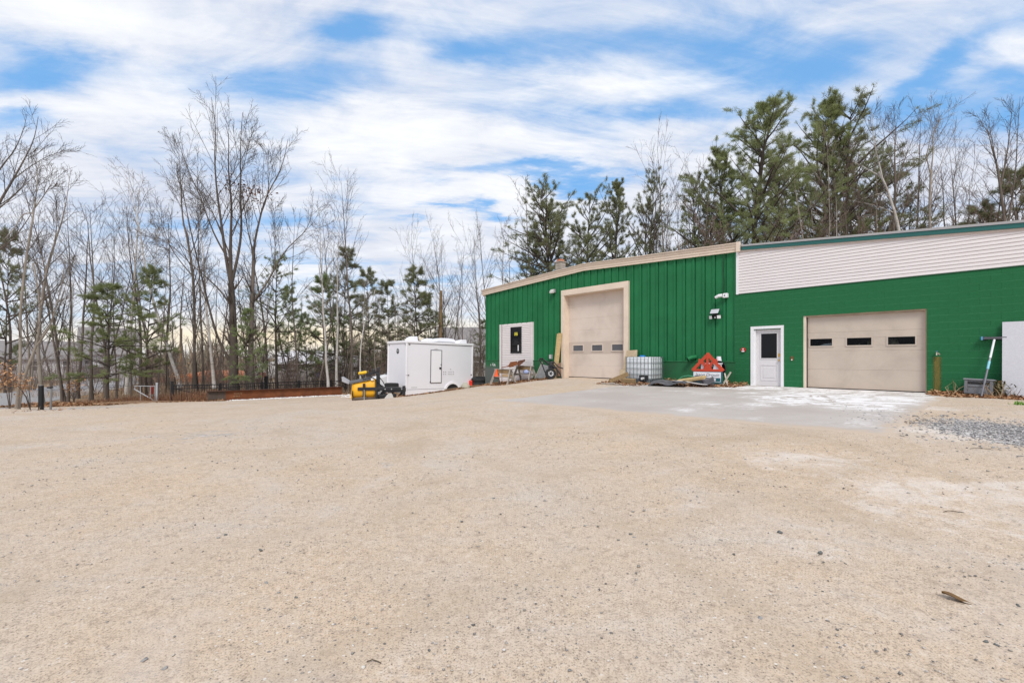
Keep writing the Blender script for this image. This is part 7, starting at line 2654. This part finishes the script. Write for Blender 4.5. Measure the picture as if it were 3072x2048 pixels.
def trees_right():
    P_ = plant
    # pines over the workshop
    P_('opine0', 1675, 40.0, 565, 'open crowned pine with several stems right behind the chimney', fat=1.15, rot=0.6)
    P_('opine1', 1622, 42.0, 625, 'wide armed pine left of the chimney', fat=1.1, rot=2.0)
    P_('opine1', 1745, 44.0, 585, 'pine between the chimney pine and the dense pine', fat=1.0, rot=4.0)
    P_('bigpine1', 1840, 42.0, 545, 'dense green pine over the tall beige door', fat=0.85, rot=1.0, mc=NEEDLE_D)
    P_('opine0', 1925, 45.0, 540, 'small flat topped pine right of the dense pine', fat=0.75, rot=3.1)
    P_('bare2', 2015, 40.0, 445, 'tall bare tree in the gap between the pine groups', fat=0.75)
    P_('multi1', 2045, 43.0, 480, 'bare forked tree before the tallest pines', fat=0.7, mt=BARK_P)
    P_('bare0', 1975, 44.0, 560, 'bare crooked tree behind the gable slope', fat=0.7)
    P_('opine1', 2110, 46.0, 520, 'thin pine left of the tallest pines', fat=0.85, rot=5.0)
    P_('bigpine0', 2245, 38.0, 325, 'great broad pine with ragged crown, nearest the gable end', fat=1.18, rot=0.9)
    P_('bigpine1', 2185, 41.0, 450, 'broad pine filling the left side of the great pine', fat=1.05, rot=2.6)
    P_('bigpine1', 2455, 42.0, 305, 'tallest pine with upswept arms over the pale siding', fat=1.05, rot=0.2)
    P_('opine0', 2520, 44.0, 345, 'pine with long upswept side limbs right of the tallest pine', fat=1.2, rot=1.5)
    P_('bigpine0', 2360, 40.0, 480, 'mid height pine between the two tallest pines', fat=1.0, rot=3.3)
    P_('thinpine0', 2640, 44.0, 440, 'thin brownish pine behind the leaning white birch', fat=1.0, mc=NEEDLE_D)
    P_('thinpine0', 2730, 42.0, 555, 'small dark pine right of the leaning white birch', fat=1.0, mc=NEEDLE_D)
    P_('ypine0', 2960, 40.0, 610, 'low dark pine behind the far end of the teal roof edge', mc=NEEDLE_D, fat=1.2)
    P_('ypine1', 3060, 38.0, 500, 'dark bushy pine at the far end of the pale siding', mc=NEEDLE_D, fat=1.1)
    P_('opine0', 2590, 47.0, 470, 'brown tinged pine above the entry door', fat=0.9, mc=NEEDLE_D)
    hero('birch_tree', 'white birch leaning left over the pale siding', 30.0,
         [([(2702, 740), (2697, 693), (2685, 640), (2671, 600), (2662, 570), (2649, 541), (2636, 515)], 0.17, 0.10, 0.0),
          ([(2645, 535), (2630, 523), (2608, 511), (2582, 497), (2556, 484)], 0.085, 0.02, (0.0, 0.8)),
          ([(2648, 541), (2640, 500), (2626, 450), (2618, 390), (2615, 325)], 0.08, 0.012, (0.0, -0.6)),
          ([(2678, 637), (2650, 625), (2619, 615), (2580, 607), (2545, 600)], 0.055, 0.012, (0.0, 0.6)),
          ([(2664, 590), (2640, 580), (2610, 590), (2585, 596)], 0.035, 0.01, (0.0, -0.5))],
         61, BIRCH, TWIG, (5, 4, 4, 4), 0.007, (0.30, 0.5, 0.52))
    hero('bare_tree', 'bare tree with upright dark stems right of the leaning birch', 34.0,
         [([(2678, 760), (2680, 690), (2684, 620), (2686, 550), (2684, 490)], 0.18, 0.10, 0.0),
          ([(2684, 500), (2684, 440), (2686, 400), (2684, 350), (2680, 318)], 0.09, 0.012, (0.0, 0.8)),
          ([(2686, 560), (2705, 500), (2725, 450), (2745, 400), (2760, 350)], 0.08, 0.012, (0.0, -0.8)),
          ([(2684, 520), (2665, 450), (2650, 400), (2640, 350)], 0.07, 0.012, (0.0, 0.4))],
         62, BARK, TWIG, (5, 4, 4, 4), 0.007, (0.34, 0.5, 0.52))
    hero('bare_tree', 'pale bare tree with twisting fork over the garage door', 35.0,
         [([(2790, 760), (2790, 700), (2788, 640), (2790, 570), (2793, 510)], 0.16, 0.11, 0.0),
          ([(2793, 515), (2800, 450), (2796, 410), (2812, 370), (2830, 345), (2856, 322)], 0.09, 0.012, (0.0, 0.6)),
          ([(2793, 530), (2778, 470), (2790, 420), (2800, 380), (2785, 325)], 0.08, 0.012, (0.0, -0.6)),
          ([(2790, 560), (2820, 500), (2845, 430), (2870, 380)], 0.06, 0.01, (0.0, 0.8))],
         63, BARK_P, TWIG_P, (5, 4, 4, 4), 0.007, (0.34, 0.5, 0.52))
    hero('bare_tree', 'large bare tree with tall fork above the leaning pale sheet', 33.0,
         [([(3018, 760), (3016, 690), (3010, 630), (3000, 560), (2992, 500), (2975, 440)], 0.20, 0.08, 0.0),
          ([(2976, 445), (2965, 400), (2945, 370), (2928, 340)], 0.07, 0.012, (0.0, 0.6)),
          ([(3000, 560), (3014, 500), (3024, 440), (3030, 380), (3040, 300)], 0.11, 0.015, (0.0, -0.8)),
          ([(3020, 690), (3036, 600), (3048, 500), (3052, 400), (3060, 290)], 0.12, 0.015, (0.0, 0.8)),
          ([(2992, 500), (2975, 420), (2968, 380), (2965, 340)], 0.05, 0.012, (0.0, 0.9))],
         64, BARK, TWIG, (4, 4, 4, 4), 0.007, (0.32, 0.5, 0.52))
    gr = 'bare trees in front of the tall pines'
    P_('thin0', 2425, 33.0, 400, 'pale thin bare tree before the tallest pine, nearest the roof corner', gr, mt=BARK_P, mc=TWIG_P, fat=1.0)
    P_('bare0', 2440, 34.0, 420, 'spreading pale bare tree before the tallest pine', gr, mt=BARK_P, mc=TWIG_P, fat=0.8)
    P_('multi0', 2560, 36.0, 440, 'brown hazy bare tree left of the leaning birch', gr, mc=TWIG_R, fat=0.9)
    P_('thin1', 2497, 32.0, 590, 'short white stem standing just over the teal roof edge', gr, mt=BIRCH)
    P_('multi1', 2870, 38.0, 460, 'reddish bushy bare tree between the pale fork and the large fork', gr, mc=TWIG_R, fat=1.1)
    P_('bare3', 2915, 41.0, 470, 'reddish bare tree behind the bushy one', gr, mc=TWIG_R)
    P_('bare2', 2730, 40.0, 330, 'tall hazy bare tree behind the upright dark stems', gr, fat=0.8)
    P_('bare2', 2890, 43.0, 420, 'hazy bare tree with thin leader near the large fork', gr, fat=0.75)
    P_('multi1', 3110, 36.0, 380, 'bare tree at the very end of the teal roof edge', gr, fat=0.9, mc=TWIG_R)
    P_('bare1', 2100, 41.0, 560, 'bare grey tree below the thin pine', gr, fat=0.9)
    P_('bare3', 1560, 47.0, 700, 'faint bare tree left of the wide armed pine', gr, fat=0.8)
    rr = random.Random(31)
    lb = 'thin bare stem of the wood '
    for k in range(20):
        px_ = rr.uniform(1640, 3060)
        top_ = 600 - (px_ - 1640) * 0.06 + rr.uniform(-70, 40)
        P_('thin%d' % (k % 3), px_, rr.uniform(36, 46), top_, lb + near(px_), 'thin stems of the wood behind the roofs', name='sapling', fat=1.15, mt=[BARK, BARK_P, BARK_D][k % 3])
    lb = 'dark twiggy shrub over the roof edge '
    for k in range(11):
        px_ = rr.uniform(2100, 3080)
        P_('shrub%d' % (k % 2), px_, rr.uniform(36, 46), 650 - (px_ - 2100) * 0.05 + rr.uniform(-30, 25), lb + near(px_), 'shrubs of the wood behind the roofs', cat='shrub')


trees_left()
trees_centre()
trees_right()


# ------------------------------------------------------------------ distant wood on the skyline
def far_wood():
    rg = np.random.default_rng(77)
    n = 9000
    px_ = rg.uniform(-500, 1700, n)
    Y = rg.uniform(78, 115, n)
    x = (px_ - 1536) / F * Y
    z = gz(x, Y)
    hgt = (1.6 + 3.0 * rg.uniform(0, 1, n) ** 1.5) * (1 + 0.35 * np.sin(px_ * 0.013) + 0.25 * np.sin(px_ * 0.041 + 1))
    lean = rg.normal(0, 0.22, (n, 2)) * hgt[:, None]
    w = rg.uniform(0.05, 0.16, n)
    base = np.stack([x, Y, z], 1)
    off = rg.normal(0, 1, (n, 2)) * 0.8
    up0 = rg.uniform(0, 0.5, n) * hgt
    a = base + np.stack([off[:, 0], off[:, 1], up0], 1)
    s = np.stack([w, rg.normal(0, 0.03, n), np.zeros(n)], 1)
    tip = a + np.stack([lean[:, 0], lean[:, 1], hgt - up0 * 0.6], 1)
    V = np.stack([a - s, a + s, tip + s * 0.3, tip - s * 0.3], 1).reshape(-1, 3)
    me = mesh_np('distant_wood', V, np.arange(n * 4).reshape(-1, 4), island_mat('distant_twigs', [(0.17, 0.135, 0.105), (0.26, 0.205, 0.16), (0.14, 0.14, 0.09), (0.32, 0.235, 0.17)]))
    tag(link('distant_wood', me), 'far brown leafless wood along the skyline', None, None, 'stuff')


far_wood()


def thicket_mass():
    """the grey brown tangle of fine stems between the grove and the houses"""
    rg = np.random.default_rng(78)
    n = 4100
    px_ = np.concatenate([rg.uniform(-60, 560, 1500), rg.uniform(560, 940, 900), rg.uniform(940, 1450, 1700)])
    Y = np.concatenate([rg.uniform(36, 54, 1500), rg.uniform(36, 48, 900), rg.uniform(38, 52, 1700)])
    x = (px_ - 1536) / F * Y
    Y = np.where(on_road(x, Y), Y + 14, Y)
    x = (px_ - 1536) / F * Y
    z = gz(x, Y)
    hgt = np.concatenate([rg.uniform(1.0, 3.6, 1500), rg.uniform(0.6, 2.0, 900), rg.uniform(1.2, 5.0, 1700)])
    N = 5
    d = np.stack([rg.normal(0, 0.16, n), rg.normal(0, 0.16, n), np.ones(n)], 1)
    P = np.empty((n, N, 3))
    P[:, 0] = np.stack([x, Y, z - 0.05], 1)
    for s in range(1, N):
        P[:, s] = P[:, s - 1] + d / np.linalg.norm(d, axis=1, keepdims=True) * (hgt / (N - 1))[:, None]
        d = d + rg.normal(0, 0.12, (n, 3)) * np.array([1, 1, 0.2])
    r = rg.uniform(0.007, 0.020, n)[:, None] * np.linspace(1, 0.3, N)[None]
    V, Fc = tubes(P, r, 3)
    P2, R2 = grow(rg, P[:2400], r[:2400], 3, 0.3, 0.95, (25, 60), 0.3, 4, 0.06, 0.08, 0.6, 0.005, 0.3)
    V, Fc = join([(V, Fc), tubes(P2, R2, 3)])
    tag(link('thicket', mesh_np('thicket', V, Fc, island_mat('thicket_stems', [(0.13, 0.10, 0.082), (0.22, 0.175, 0.14), (0.30, 0.25, 0.205), (0.16, 0.12, 0.10)]))),
        'grey brown tangle of fine stems between the trees and the houses', None, None, 'stuff')


thicket_mass()


# ------------------------------------------------------------------ leaves, dry grass, stones
LEAFM = island_mat('dead_leaves', [(0.15, 0.065, 0.028), (0.33, 0.155, 0.07), (0.45, 0.26, 0.14), (0.22, 0.10, 0.045), (0.50, 0.33, 0.20)], 0.7, 0.2, 0.3)


def litter(name, label, xy, heap, size, seed):
    rg = np.random.default_rng(seed)
    z = gz(xy[:, 0], xy[:, 1])
    P = np.stack([xy[:, 0], xy[:, 1], z + 0.012 + heap * rg.uniform(0, 1, len(xy)) ** 1.6], 1)
    V, Fc = leaf_quads(rg, P, size)
    tag(link(name, mesh_np(name, V, Fc, LEAFM)), label, None, None, 'stuff')


def band(rg, n, s0, s1, fn0, fn1, pw=1.0):
    s = rg.uniform(s0, s1, n)
    u = rg.uniform(0, 1, n) ** pw
    o = fn0(s) + (fn1(s) - fn0(s)) * u
    return np.stack([ox + s * tx - o * ix, oy + s * ty - o * iy], 1), 1 - u


def leaves_all():
    rg = np.random.default_rng(5)

    def put(name, label, n, s0, s1, f0, f1, heap, size, seed, pw=1.3):
        xy, q = band(rg, n, s0, s1, f0, f1, pw)
        litter(name, label, xy, heap * q, size, seed)
    put('fallen_leaves', 'heap of brown leaves round the truss sign', 1500, -3.3, -0.05, lambda s: 0.1 + 0 * s, lambda s: 1.75 - 0.45 * np.maximum(0, s + 1.2) + 0 * s, 0.16, 0.06, 1, 1.0)
    put('fallen_leaves', 'brown leaves round the timber and the tote', 700, -5.4, -3.2, lambda s: 0.9 + 0 * s, lambda s: 2.25 + 0.1 * np.sin(s * 3), 0.08, 0.06, 2)
    put('fallen_leaves', 'brown leaves under the sawhorses and tiller', 2300, -15.6, -9.4, lambda s: 0.05 + 0 * s, lambda s: 1.35 + 0.25 * np.sin(s * 1.4) + 0.10 * (s + 9.4) * -0.3, 0.12, 0.06, 3, 1.1)
    put('fallen_leaves', 'brown leaves round the grey crate and sheet', 2200, S(2790), 8.4, lambda s: 0.03 + 0 * s, lambda s: 0.30 + 0.75 * np.clip((s - 4.0) / 1.2, 0, 1) + 0.08 * np.sin(s * 5), 0.10, 0.055, 4, 1.1)
    # along the yard edge
    t = rg.uniform(0, 1, 1700)
    e = rg.normal(0, 0.16, (1700, 2))
    A, Bc, Cc = np.array((-1.9, 27.7)), np.array((-3.9, 25.3)), np.array((-5.8, 23.7))
    xy = np.where(t[:, None] < 0.6, A + (Bc - A) * (t[:, None] / 0.6), Bc + (Cc - Bc) * ((t[:, None] - 0.6) / 0.4)) + e
    litter('fallen_leaves', 'line of brown leaves along the yard edge by the trailer', xy, 0.05, 0.065, 6)
    # verge and bank at the left
    edge = [(-25.8, 22.9), (-23.4, 23.4), (-21.0, 24.1), (-18.6, 25.3), (-17.3, 27.4)]
    pts = []
    for (a, b_) in zip(edge, edge[1:]):
        k = 1100
        u = rg.uniform(0, 1, k)[:, None]
        q = np.array(a) + (np.array(b_) - np.array(a)) * u
        back = rg.uniform(0, 1, k)[:, None] ** 1.4 * 3.6 - 0.15
        pts.append(q + back * np.array([[-0.45, 0.9]]))
    xy = np.concatenate(pts)
    litter('fallen_leaves', 'rusty brown leaves covering the verge under the pines', xy, 0.08, 0.08, 7)
    xy = np.stack([rg.normal(-20.7, 1.7, 900), rg.normal(16.7, 0.55, 900)], 1)
    litter('fallen_leaves', 'dead leaves on the dirt mound by the entrance posts', xy, 0.05, 0.06, 8)
    # scattered forest leaves behind the fence
    xy = np.stack([rg.uniform(-26, -8, 3500), rg.uniform(28, 42, 3500)], 1)
    keep = ~inpoly(xy[:, 0], xy[:, 1], YARD)
    litter('fallen_leaves', 'leaf carpet under the trees beyond the fence', xy[keep], 0.05, 0.09, 9)


leaves_all()


def blades(rg, P, h, w, lean):
    n = len(P)
    d = np.stack([rg.normal(0, lean, n), rg.normal(0, lean, n), np.ones(n)], 1)
    L = h * rg.uniform(0.4, 1.2, n)[:, None]
    a = rg.uniform(0, np.pi, n)
    s = np.stack([np.cos(a), np.sin(a), np.zeros(n)], 1) * w
    m = P + d * L * 0.55
    bend = np.stack([rg.normal(0, 0.25, n), rg.normal(0, 0.25, n), np.zeros(n)], 1) * L
    tip = P + d * L + bend
    V = np.stack([P - s, P + s, m + s * 0.8, m - s * 0.8, tip], 1).reshape(-1, 3)
    k = np.arange(n)[:, None] * 5
    Fc = np.concatenate([k + np.array([0, 1, 2]), k + np.array([0, 2, 3]), k + np.array([3, 2, 4])], 0)
    return V, Fc


def brush(name, label, xy, h, w, lean, m, seed):
    rg = np.random.default_rng(seed)
    P = np.stack([xy[:, 0], xy[:, 1], gz(xy[:, 0], xy[:, 1])], 1)
    V, Fc = blades(rg, P, h, w, lean)
    tag(link(name, mesh_np(name, V, Fc, m)), label, None, None, 'stuff')


def undergrowth():
    rg = np.random.default_rng(15)
    red = island_mat('red_brush', [(0.20, 0.085, 0.045), (0.30, 0.14, 0.075), (0.16, 0.09, 0.055), (0.36, 0.22, 0.13)], 0.85, 0.2)
    tan = island_mat('dry_grass', [(0.30, 0.21, 0.12), (0.42, 0.31, 0.19), (0.22, 0.14, 0.08)], 0.85, 0.2)
    n = 4200
    u = rg.uniform(0, 1, n)
    xy = np.stack([-24.5 + u * 6.2 + rg.normal(0, 0.3, n), 25.2 + u * 1.3 + rg.uniform(0, 1, n) ** 0.8 * 4.0], 1)
    brush('dry_brush', 'reddish brown dry brush on the verge beside the tube gate', xy, 0.25 + 0.5 * np.clip(u, 0, 1)[:, None], 0.008, 0.22, red, 1)
    xy = np.stack([rg.uniform(-34, -10, 6000), rg.uniform(30, 44, 6000)], 1)
    brush('dry_brush', 'dry brown brush growing under the grove behind the fence', xy[~inpoly(xy[:, 0], xy[:, 1], YARD)], 0.5, 0.009, 0.3, island_mat('brown_brush', [(0.22, 0.15, 0.10), (0.36, 0.25, 0.16), (0.44, 0.32, 0.21), (0.27, 0.20, 0.14)], 0.85, 0.2), 2)
    v9 = rg.uniform(0, 1, 5000)
    xy = np.stack([-42.5 + rg.uniform(0, 9, 5000) - 7 * v9, 54 + 20 * v9], 1)
    brush('field_grass', 'orange brown grass standing in the far field', xy, 0.8, 0.03, 0.25, island_mat('orange_grass', [(0.40, 0.13, 0.05), (0.50, 0.20, 0.09), (0.32, 0.12, 0.06)], 0.9, 0.2), 3)
    xy = np.stack([rg.normal(-20.8, 1.5, 500), rg.normal(16.8, 0.5, 500)], 1)
    brush('dry_grass', 'short dry grass on the dirt mound by the posts', xy, 0.28, 0.006, 0.5, tan, 4)
    # weeds by the crate
    s = np.concatenate([rg.normal(SO(2868, 0.4), 0.10, 20), rg.normal(SO(2998, 0.3), 0.12, 50), rg.normal(SO(2935, 0.6), 0.25, 12)])
    o = rg.uniform(0.1, 0.75, len(s))
    xy = np.stack([ox + s * tx - o * ix, oy + s * ty - o * iy], 1)
    brush('dry_weeds', 'dry pale weed stems round the grey crate', xy, 0.42, 0.008, 0.5, tan, 5)
    s = rg.normal(SO(2996, 0.3), 0.13, 240)
    o = rg.uniform(0.08, 0.55, 240)
    xy = np.stack([ox + s * tx - o * ix, oy + s * ty - o * iy], 1)
    P = np.stack([xy[:, 0], xy[:, 1], gz(xy[:, 0], xy[:, 1]) + rg.uniform(0.02, 0.42, 240)], 1)
    V, Fc = leaf_quads(rg, P, 0.05, 1.2)
    tag(link('weed_leaves', mesh_np('weed_leaves', V, Fc, island_mat('weed_leaf', [(0.06, 0.08, 0.03), (0.14, 0.13, 0.07), (0.26, 0.18, 0.09)]))), 'dark leafy weeds between crate and leaning sheet', None, None, 'stuff')
    gx0, gy0, _ = on_ground(3066, 1214)
    xy = np.stack([rg.normal(gx0, 0.09, 60), rg.normal(gy0, 0.06, 60)], 1)
    brush('grass_tuft', 'bright green grass tuft at the edge of the grey stone', xy, 0.09, 0.008, 0.5, island_mat('fresh_grass', [(0.10, 0.28, 0.02), (0.18, 0.40, 0.04)]), 6)
    # beech saplings that keep their pale orange leaves
    for px_, Y, h, nl, lb in ((30, 18.2, 1.9, 260, 'low beech bush with orange leaves at the dirt mound, nearest the photo edge'),
                              (92, 19.0, 1.5, 150, 'low beech sapling with orange leaves beside the black post'),
                              (222, 25.5, 1.6, 180, 'small beech bush with orange leaves at the road bend'),
                              (538, 30.3, 2.3, 160, 'pale leaved beech sapling by the leaning white birch')):
        x = (px_ - 1536) / F * Y
        zg = gz(x, Y)
        t = thing('beech_sapling', lb, 'shrub', (x, Y, zg))
        b = MB()
        rr = random.Random(px_)
        tips = []
        for k in range(6):
            a = rr.uniform(0, 6.28)
            q = rr.uniform(0.2, 0.55)
            p = [(0, 0, 0), (q * 0.3 * math.cos(a), q * 0.3 * math.sin(a), h * 0.4), (q * math.cos(a), q * math.sin(a), h * rr.uniform(0.7, 1.0))]
            b.tube(p, 0.014, 5, True, 0.005)
            tips.append(p)
        b.build('stem', TWIG, t)
        ps = []
        for k in range(nl):
            p = rr.choice(tips)
            u = rr.uniform(0.3, 1.0)
            A = Vector(p[1]).lerp(Vector(p[2]), u)
            ps.append((A.x + rr.gauss(0, 0.16), A.y + rr.gauss(0, 0.16), A.z + rr.gauss(0, 0.10)))
        V, Fc = leaf_quads(rg, np.array(ps), 0.055, 1.0)
        link('foliage', mesh_np('foliage', V, Fc, MATS.get('beech_leaf') or island_mat('beech_leaf', [(0.42, 0.20, 0.09), (0.55, 0.33, 0.18), (0.34, 0.15, 0.06)])), t)


undergrowth()


def stone_shape(seed, n=9):
    rr = random.Random(seed)
    bm = bmesh.new()
    for k in range(n):
        v = Vector((rr.gauss(0, 1), rr.gauss(0, 1), rr.gauss(0, 1))).normalized()
        bm.verts.new((v.x, v.y * rr.uniform(0.6, 0.9), v.z * 0.62))
    bmesh.ops.convex_hull(bm, input=bm.verts)
    bmesh.ops.triangulate(bm, faces=bm.faces)
    lv = [v for v in bm.verts if v.link_faces]
    idx = {v: i for i, v in enumerate(lv)}
    V = np.array([v.co[:] for v in lv])
    Fc = np.array([[idx[v] for v in f.verts] for f in bm.faces])
    bm.free()
    return V, Fc


def scatter_stones(name, label, xy, size, m, seed, flat=0.3):
    rg = np.random.default_rng(seed)
    shapes = [stone_shape(s) for s in range(6)]
    z = gz(xy[:, 0], xy[:, 1])
    parts = []
    which = rg.integers(0, 6, len(xy))
    for k in range(6):
        sel = np.where(which == k)[0]
        V, Fc = shapes[k]
        a = rg.uniform(0, 2 * np.pi, len(sel))
        sz = size[sel]
        c, s = np.cos(a)[:, None], np.sin(a)[:, None]
        X = (V[None, :, 0] * c - V[None, :, 1] * s) * sz[:, None]
        Y = (V[None, :, 0] * s + V[None, :, 1] * c) * sz[:, None]
        Z = V[None, :, 2] * sz[:, None] * rg.uniform(0.7, 1.1, (len(sel), 1)) + (flat * sz)[:, None] + z[sel][:, None]
        VV = np.stack([X + xy[sel, 0][:, None], Y + xy[sel, 1][:, None], Z], -1).reshape(-1, 3)
        FF = (Fc[None] + (np.arange(len(sel)) * len(V))[:, None, None]).reshape(-1, 3)
        parts.append((VV, FF))
    V, Fc = join(parts)
    tag(link(name, mesh_np(name, V, Fc, m)), label, None, None, 'stuff')


def stones():
    rg = np.random.default_rng(8)
    gm = island_mat('yard_stone', [(0.19, 0.18, 0.175), (0.36, 0.335, 0.31), (0.12, 0.12, 0.12), (0.54, 0.49, 0.43), (0.29, 0.26, 0.23), (0.62, 0.58, 0.54), (0.46, 0.38, 0.30)], 0.85, 0.2, 0.3)
    # fine gravel, thinning with distance
    n = 16000
    Y = 1.45 + (15.5 - 1.45) * rg.uniform(0, 1, n) ** 1.7
    X = rg.uniform(-1.18, 1.18, n) * Y
    m1 = (np.sin(X * 1.3 + 0.5) * np.sin(Y * 1.1 + X * 0.4) + rg.normal(0, 0.5, n)) > -0.35
    xy = np.stack([X, Y], 1)[m1]
    w = (xy[:, 0] - ox) * ix + (xy[:, 1] - oy) * iy
    al = (xy[:, 0] - ox) * tx + (xy[:, 1] - oy) * ty
    on = (w > -9.2) & (al > -4.4) & (al < 5.6)
    xy = xy[~on & (w < -0.3)]
    size = 0.0035 + 0.009 * rg.uniform(0, 1, len(xy)) ** 3.2
    scatter_stones('gravel', 'small loose stones scattered over the yard', xy, size, gm, 1)
    # clusters of bigger chips
    cl = [((-5.9, 8.6), 1.6, 260), ((-3.8, 6.6), 0.9, 90), ((-1.9, 5.9), 0.8, 110), ((0.3, 6.0), 0.9, 90), ((2.4, 6.4), 0.8, 120), ((-0.3, 4.4), 0.7, 70),
          ((1.2, 7.6), 0.7, 90), ((3.4, 5.2), 1.0, 90), ((-6.5, 5.8), 1.2, 90), ((1.1, 4.3), 0.45, 60), ((5.4, 4.8), 0.9, 80)]
    xy = np.concatenate([np.array(c) + rg.normal(0, s, (k, 2)) for c, s, k in cl])
    size = 0.007 + 0.013 * rg.uniform(0, 1, len(xy)) ** 2.4
    scatter_stones('gravel', 'patches of grey stone chips lying on the sand', xy, size, gm, 2)
    gx0, gy0, _ = on_ground(3150, 1320)
    xy = np.array([gx0, gy0]) + rg.normal(0, 1, (4200, 2)) * np.array([0.60, 1.25])
    size = 0.009 + 0.020 * rg.uniform(0, 1, len(xy)) ** 1.8
    w = (xy[:, 0] - ox) * ix + (xy[:, 1] - oy) * iy
    ok = w < -1.4
    gm2 = island_mat('crushed_stone', [(0.22, 0.21, 0.21), (0.42, 0.405, 0.40), (0.12, 0.115, 0.115), (0.56, 0.54, 0.53), (0.32, 0.305, 0.295)], 0.85, 0.15, 0.3)
    scatter_stones('crushed_stone', 'bed of grey crushed stone at the corner of the apron', xy[ok], size[ok], gm2, 3)
    # chunks of snow and lime along the foot of the beam
    A, Bv = np.array((-16.9, 27.4)), np.array((-11.5, 32.6))
    t = rg.uniform(0, 1, 700)[:, None]
    xy = A + (Bv - A) * t + rg.normal(0, 0.16, (700, 2)) + np.array([0.25, -0.25])
    ws = mat('old_snow', (0.74, 0.71, 0.68), 0.9, 0.08, 3)
    scatter_stones('snow_crumbs', 'crust of old white snow along the foot of the rusty beam', xy, 0.035 + 0.09 * rg.uniform(0, 1, 700), ws, 4, 0.1)
    A, Bv = np.array((-10.9, 30.2)), np.array((-8.2, 28.8))
    t = rg.uniform(0, 1, 260)[:, None]
    xy = A + (Bv - A) * t + rg.normal(0, 0.2, (260, 2))
    scatter_stones('snow_crumbs', 'crust of old white snow behind the snow plough', xy, 0.035 + 0.07 * rg.uniform(0, 1, 260), ws, 5, 0.1)

    # single stones that stand out
    dark = mat('stone_dark', (0.14, 0.145, 0.14), 0.85, 0.25, 30, 0.3, 60)
    mid = mat('stone_grey', (0.30, 0.29, 0.28), 0.85, 0.2, 30, 0.3, 60, dirt=(0.5, 0.46, 0.4), damt=0.4, dscale=20)
    pale = mat('stone_pale', (0.60, 0.57, 0.52), 0.85, 0.15, 30, 0.3, 60)
    lst = [(800, 1750, 13, mid, 'grey flat topped stone, largest lying loose on the open sand'), (890, 1796, 10, dark, 'dark rounded stone just below the largest loose stone'),
           (836, 1784, 7, mid, 'small chipped stone between the two larger loose stones'), (1287, 1958, 9, dark, 'dark cubic stone near the bottom of the yard'),
           (1298, 1933, 8, mid, 'grey cubic stone just behind the dark cubic stone'), (1092, 2008, 14, pale, 'pale white flat stone embedded at the bottom of the yard'),
           (1892, 1606, 10, dark, 'dark stone lying before the grey apron'), (1902, 1615, 8, mid, 'small grey stone touching the dark stone before the apron'),
           (676, 1607, 10, dark, 'dark oval stone on the sand, farther from the largest one'), (655, 1614, 9, mid, 'grey oval stone next to the dark oval one'),
           (783, 1650, 12, dark, 'flat dark sliver of stone behind the largest loose stone'), (1574, 1585, 8, dark, 'little dark stone in mid yard'),
           (432, 1985, 16, mid, 'long grey stone half buried low on the left of the yard'), (494, 2013, 14, mid, 'blunt lilac grey stone set flush in the bottom sand'),
           (2280, 1856, 16, mid, 'long grey brown stone in the near right sand'), (1900, 1897, 9, dark, 'small dark stone in a pale hollow'),
           (3052, 1822, 14, dark, 'dark flat stone at the right edge of the sand'), (2955, 1924, 12, dark, 'dark oval stone low on the right'), (2990, 1936, 11, dark, 'smaller dark oval stone low on the right'),
           (2226, 1944, 12, pale, 'pale flat stone low in the middle right'), (2460, 1659, 15, dark, 'flat dark shard beside the white frost streak'), (2340, 1598, 13, dark, 'dark sliver above the frost streak')]
    for i, (px_, py_, wpx, m, lb) in enumerate(lst):
        x, y, z = on_ground(px_, py_)
        r = 0.72 * wpx / F * y
        V, Fc = stone_shape(40 + i, 12)
        me = mesh_np('stone', V * np.array([r, r, r * 0.85]), Fc, m)
        o = link('stone', me)
        o.location = (x, y, z + r * 0.22)
        o.rotation_euler = (0, 0, random.uniform(0, 6.28))
        tag(o, lb, 'stone', 'loose stones in the yard')
    # a curled brown leaf and a few twigs
    x, y, z = on_ground(2870, 1805)
    V, Fc = [], []
    n = 9
    for i in range(n):
        u = i / (n - 1)
        wv = 0.030 * math.sin(math.pi * u) ** 0.7 * (1 if u < 0.98 else 0) + 0.002
        cz = 0.022 + 0.018 * math.cos(u * 3)
        for k in (-1, 0, 1):
            V.append(((u - 0.5) * 0.13, k * wv, cz - 0.012 * (k == 0)))
    for i in range(n - 1):
        for k in range(2):
            a = i * 3 + k
            Fc.append((a, a + 3, a + 4, a + 1))
    o = link('dead_leaf', mesh_np('dead_leaf', np.array(V), np.array(Fc), mat('leaf_brown', (0.16, 0.085, 0.025), 0.6, 0.3, 20)))
    o.location = (x, y, z)
    o.rotation_euler = (0, 0, R(-32))
    tag(o, 'single curled brown leaf lying on the sand at the near right', 'leaf')
    for px_, py_, l, lb in ((2830, 1540, 0.16, 'short grey twig on the frosty sand'), (2910, 1348, 0.24, 'brown twig beside the grey crushed stone'), (1100, 1990, 0.07, 'tiny dark twig by the pale white stone')):
        x, y, z = on_ground(px_, py_)
        o = MB().tube([(0, 0, 0.008), (l * 0.35, l * 0.10, 0.014), (l * 0.7, l * 0.02, 0.010), (l, -l * 0.12, 0.008)], 0.0028, 5).build('twig', mat('twig_ground', (0.10, 0.075, 0.05), 0.9), None, loc=(x, y, z))
        tag(o, lb, 'twig')


stones()
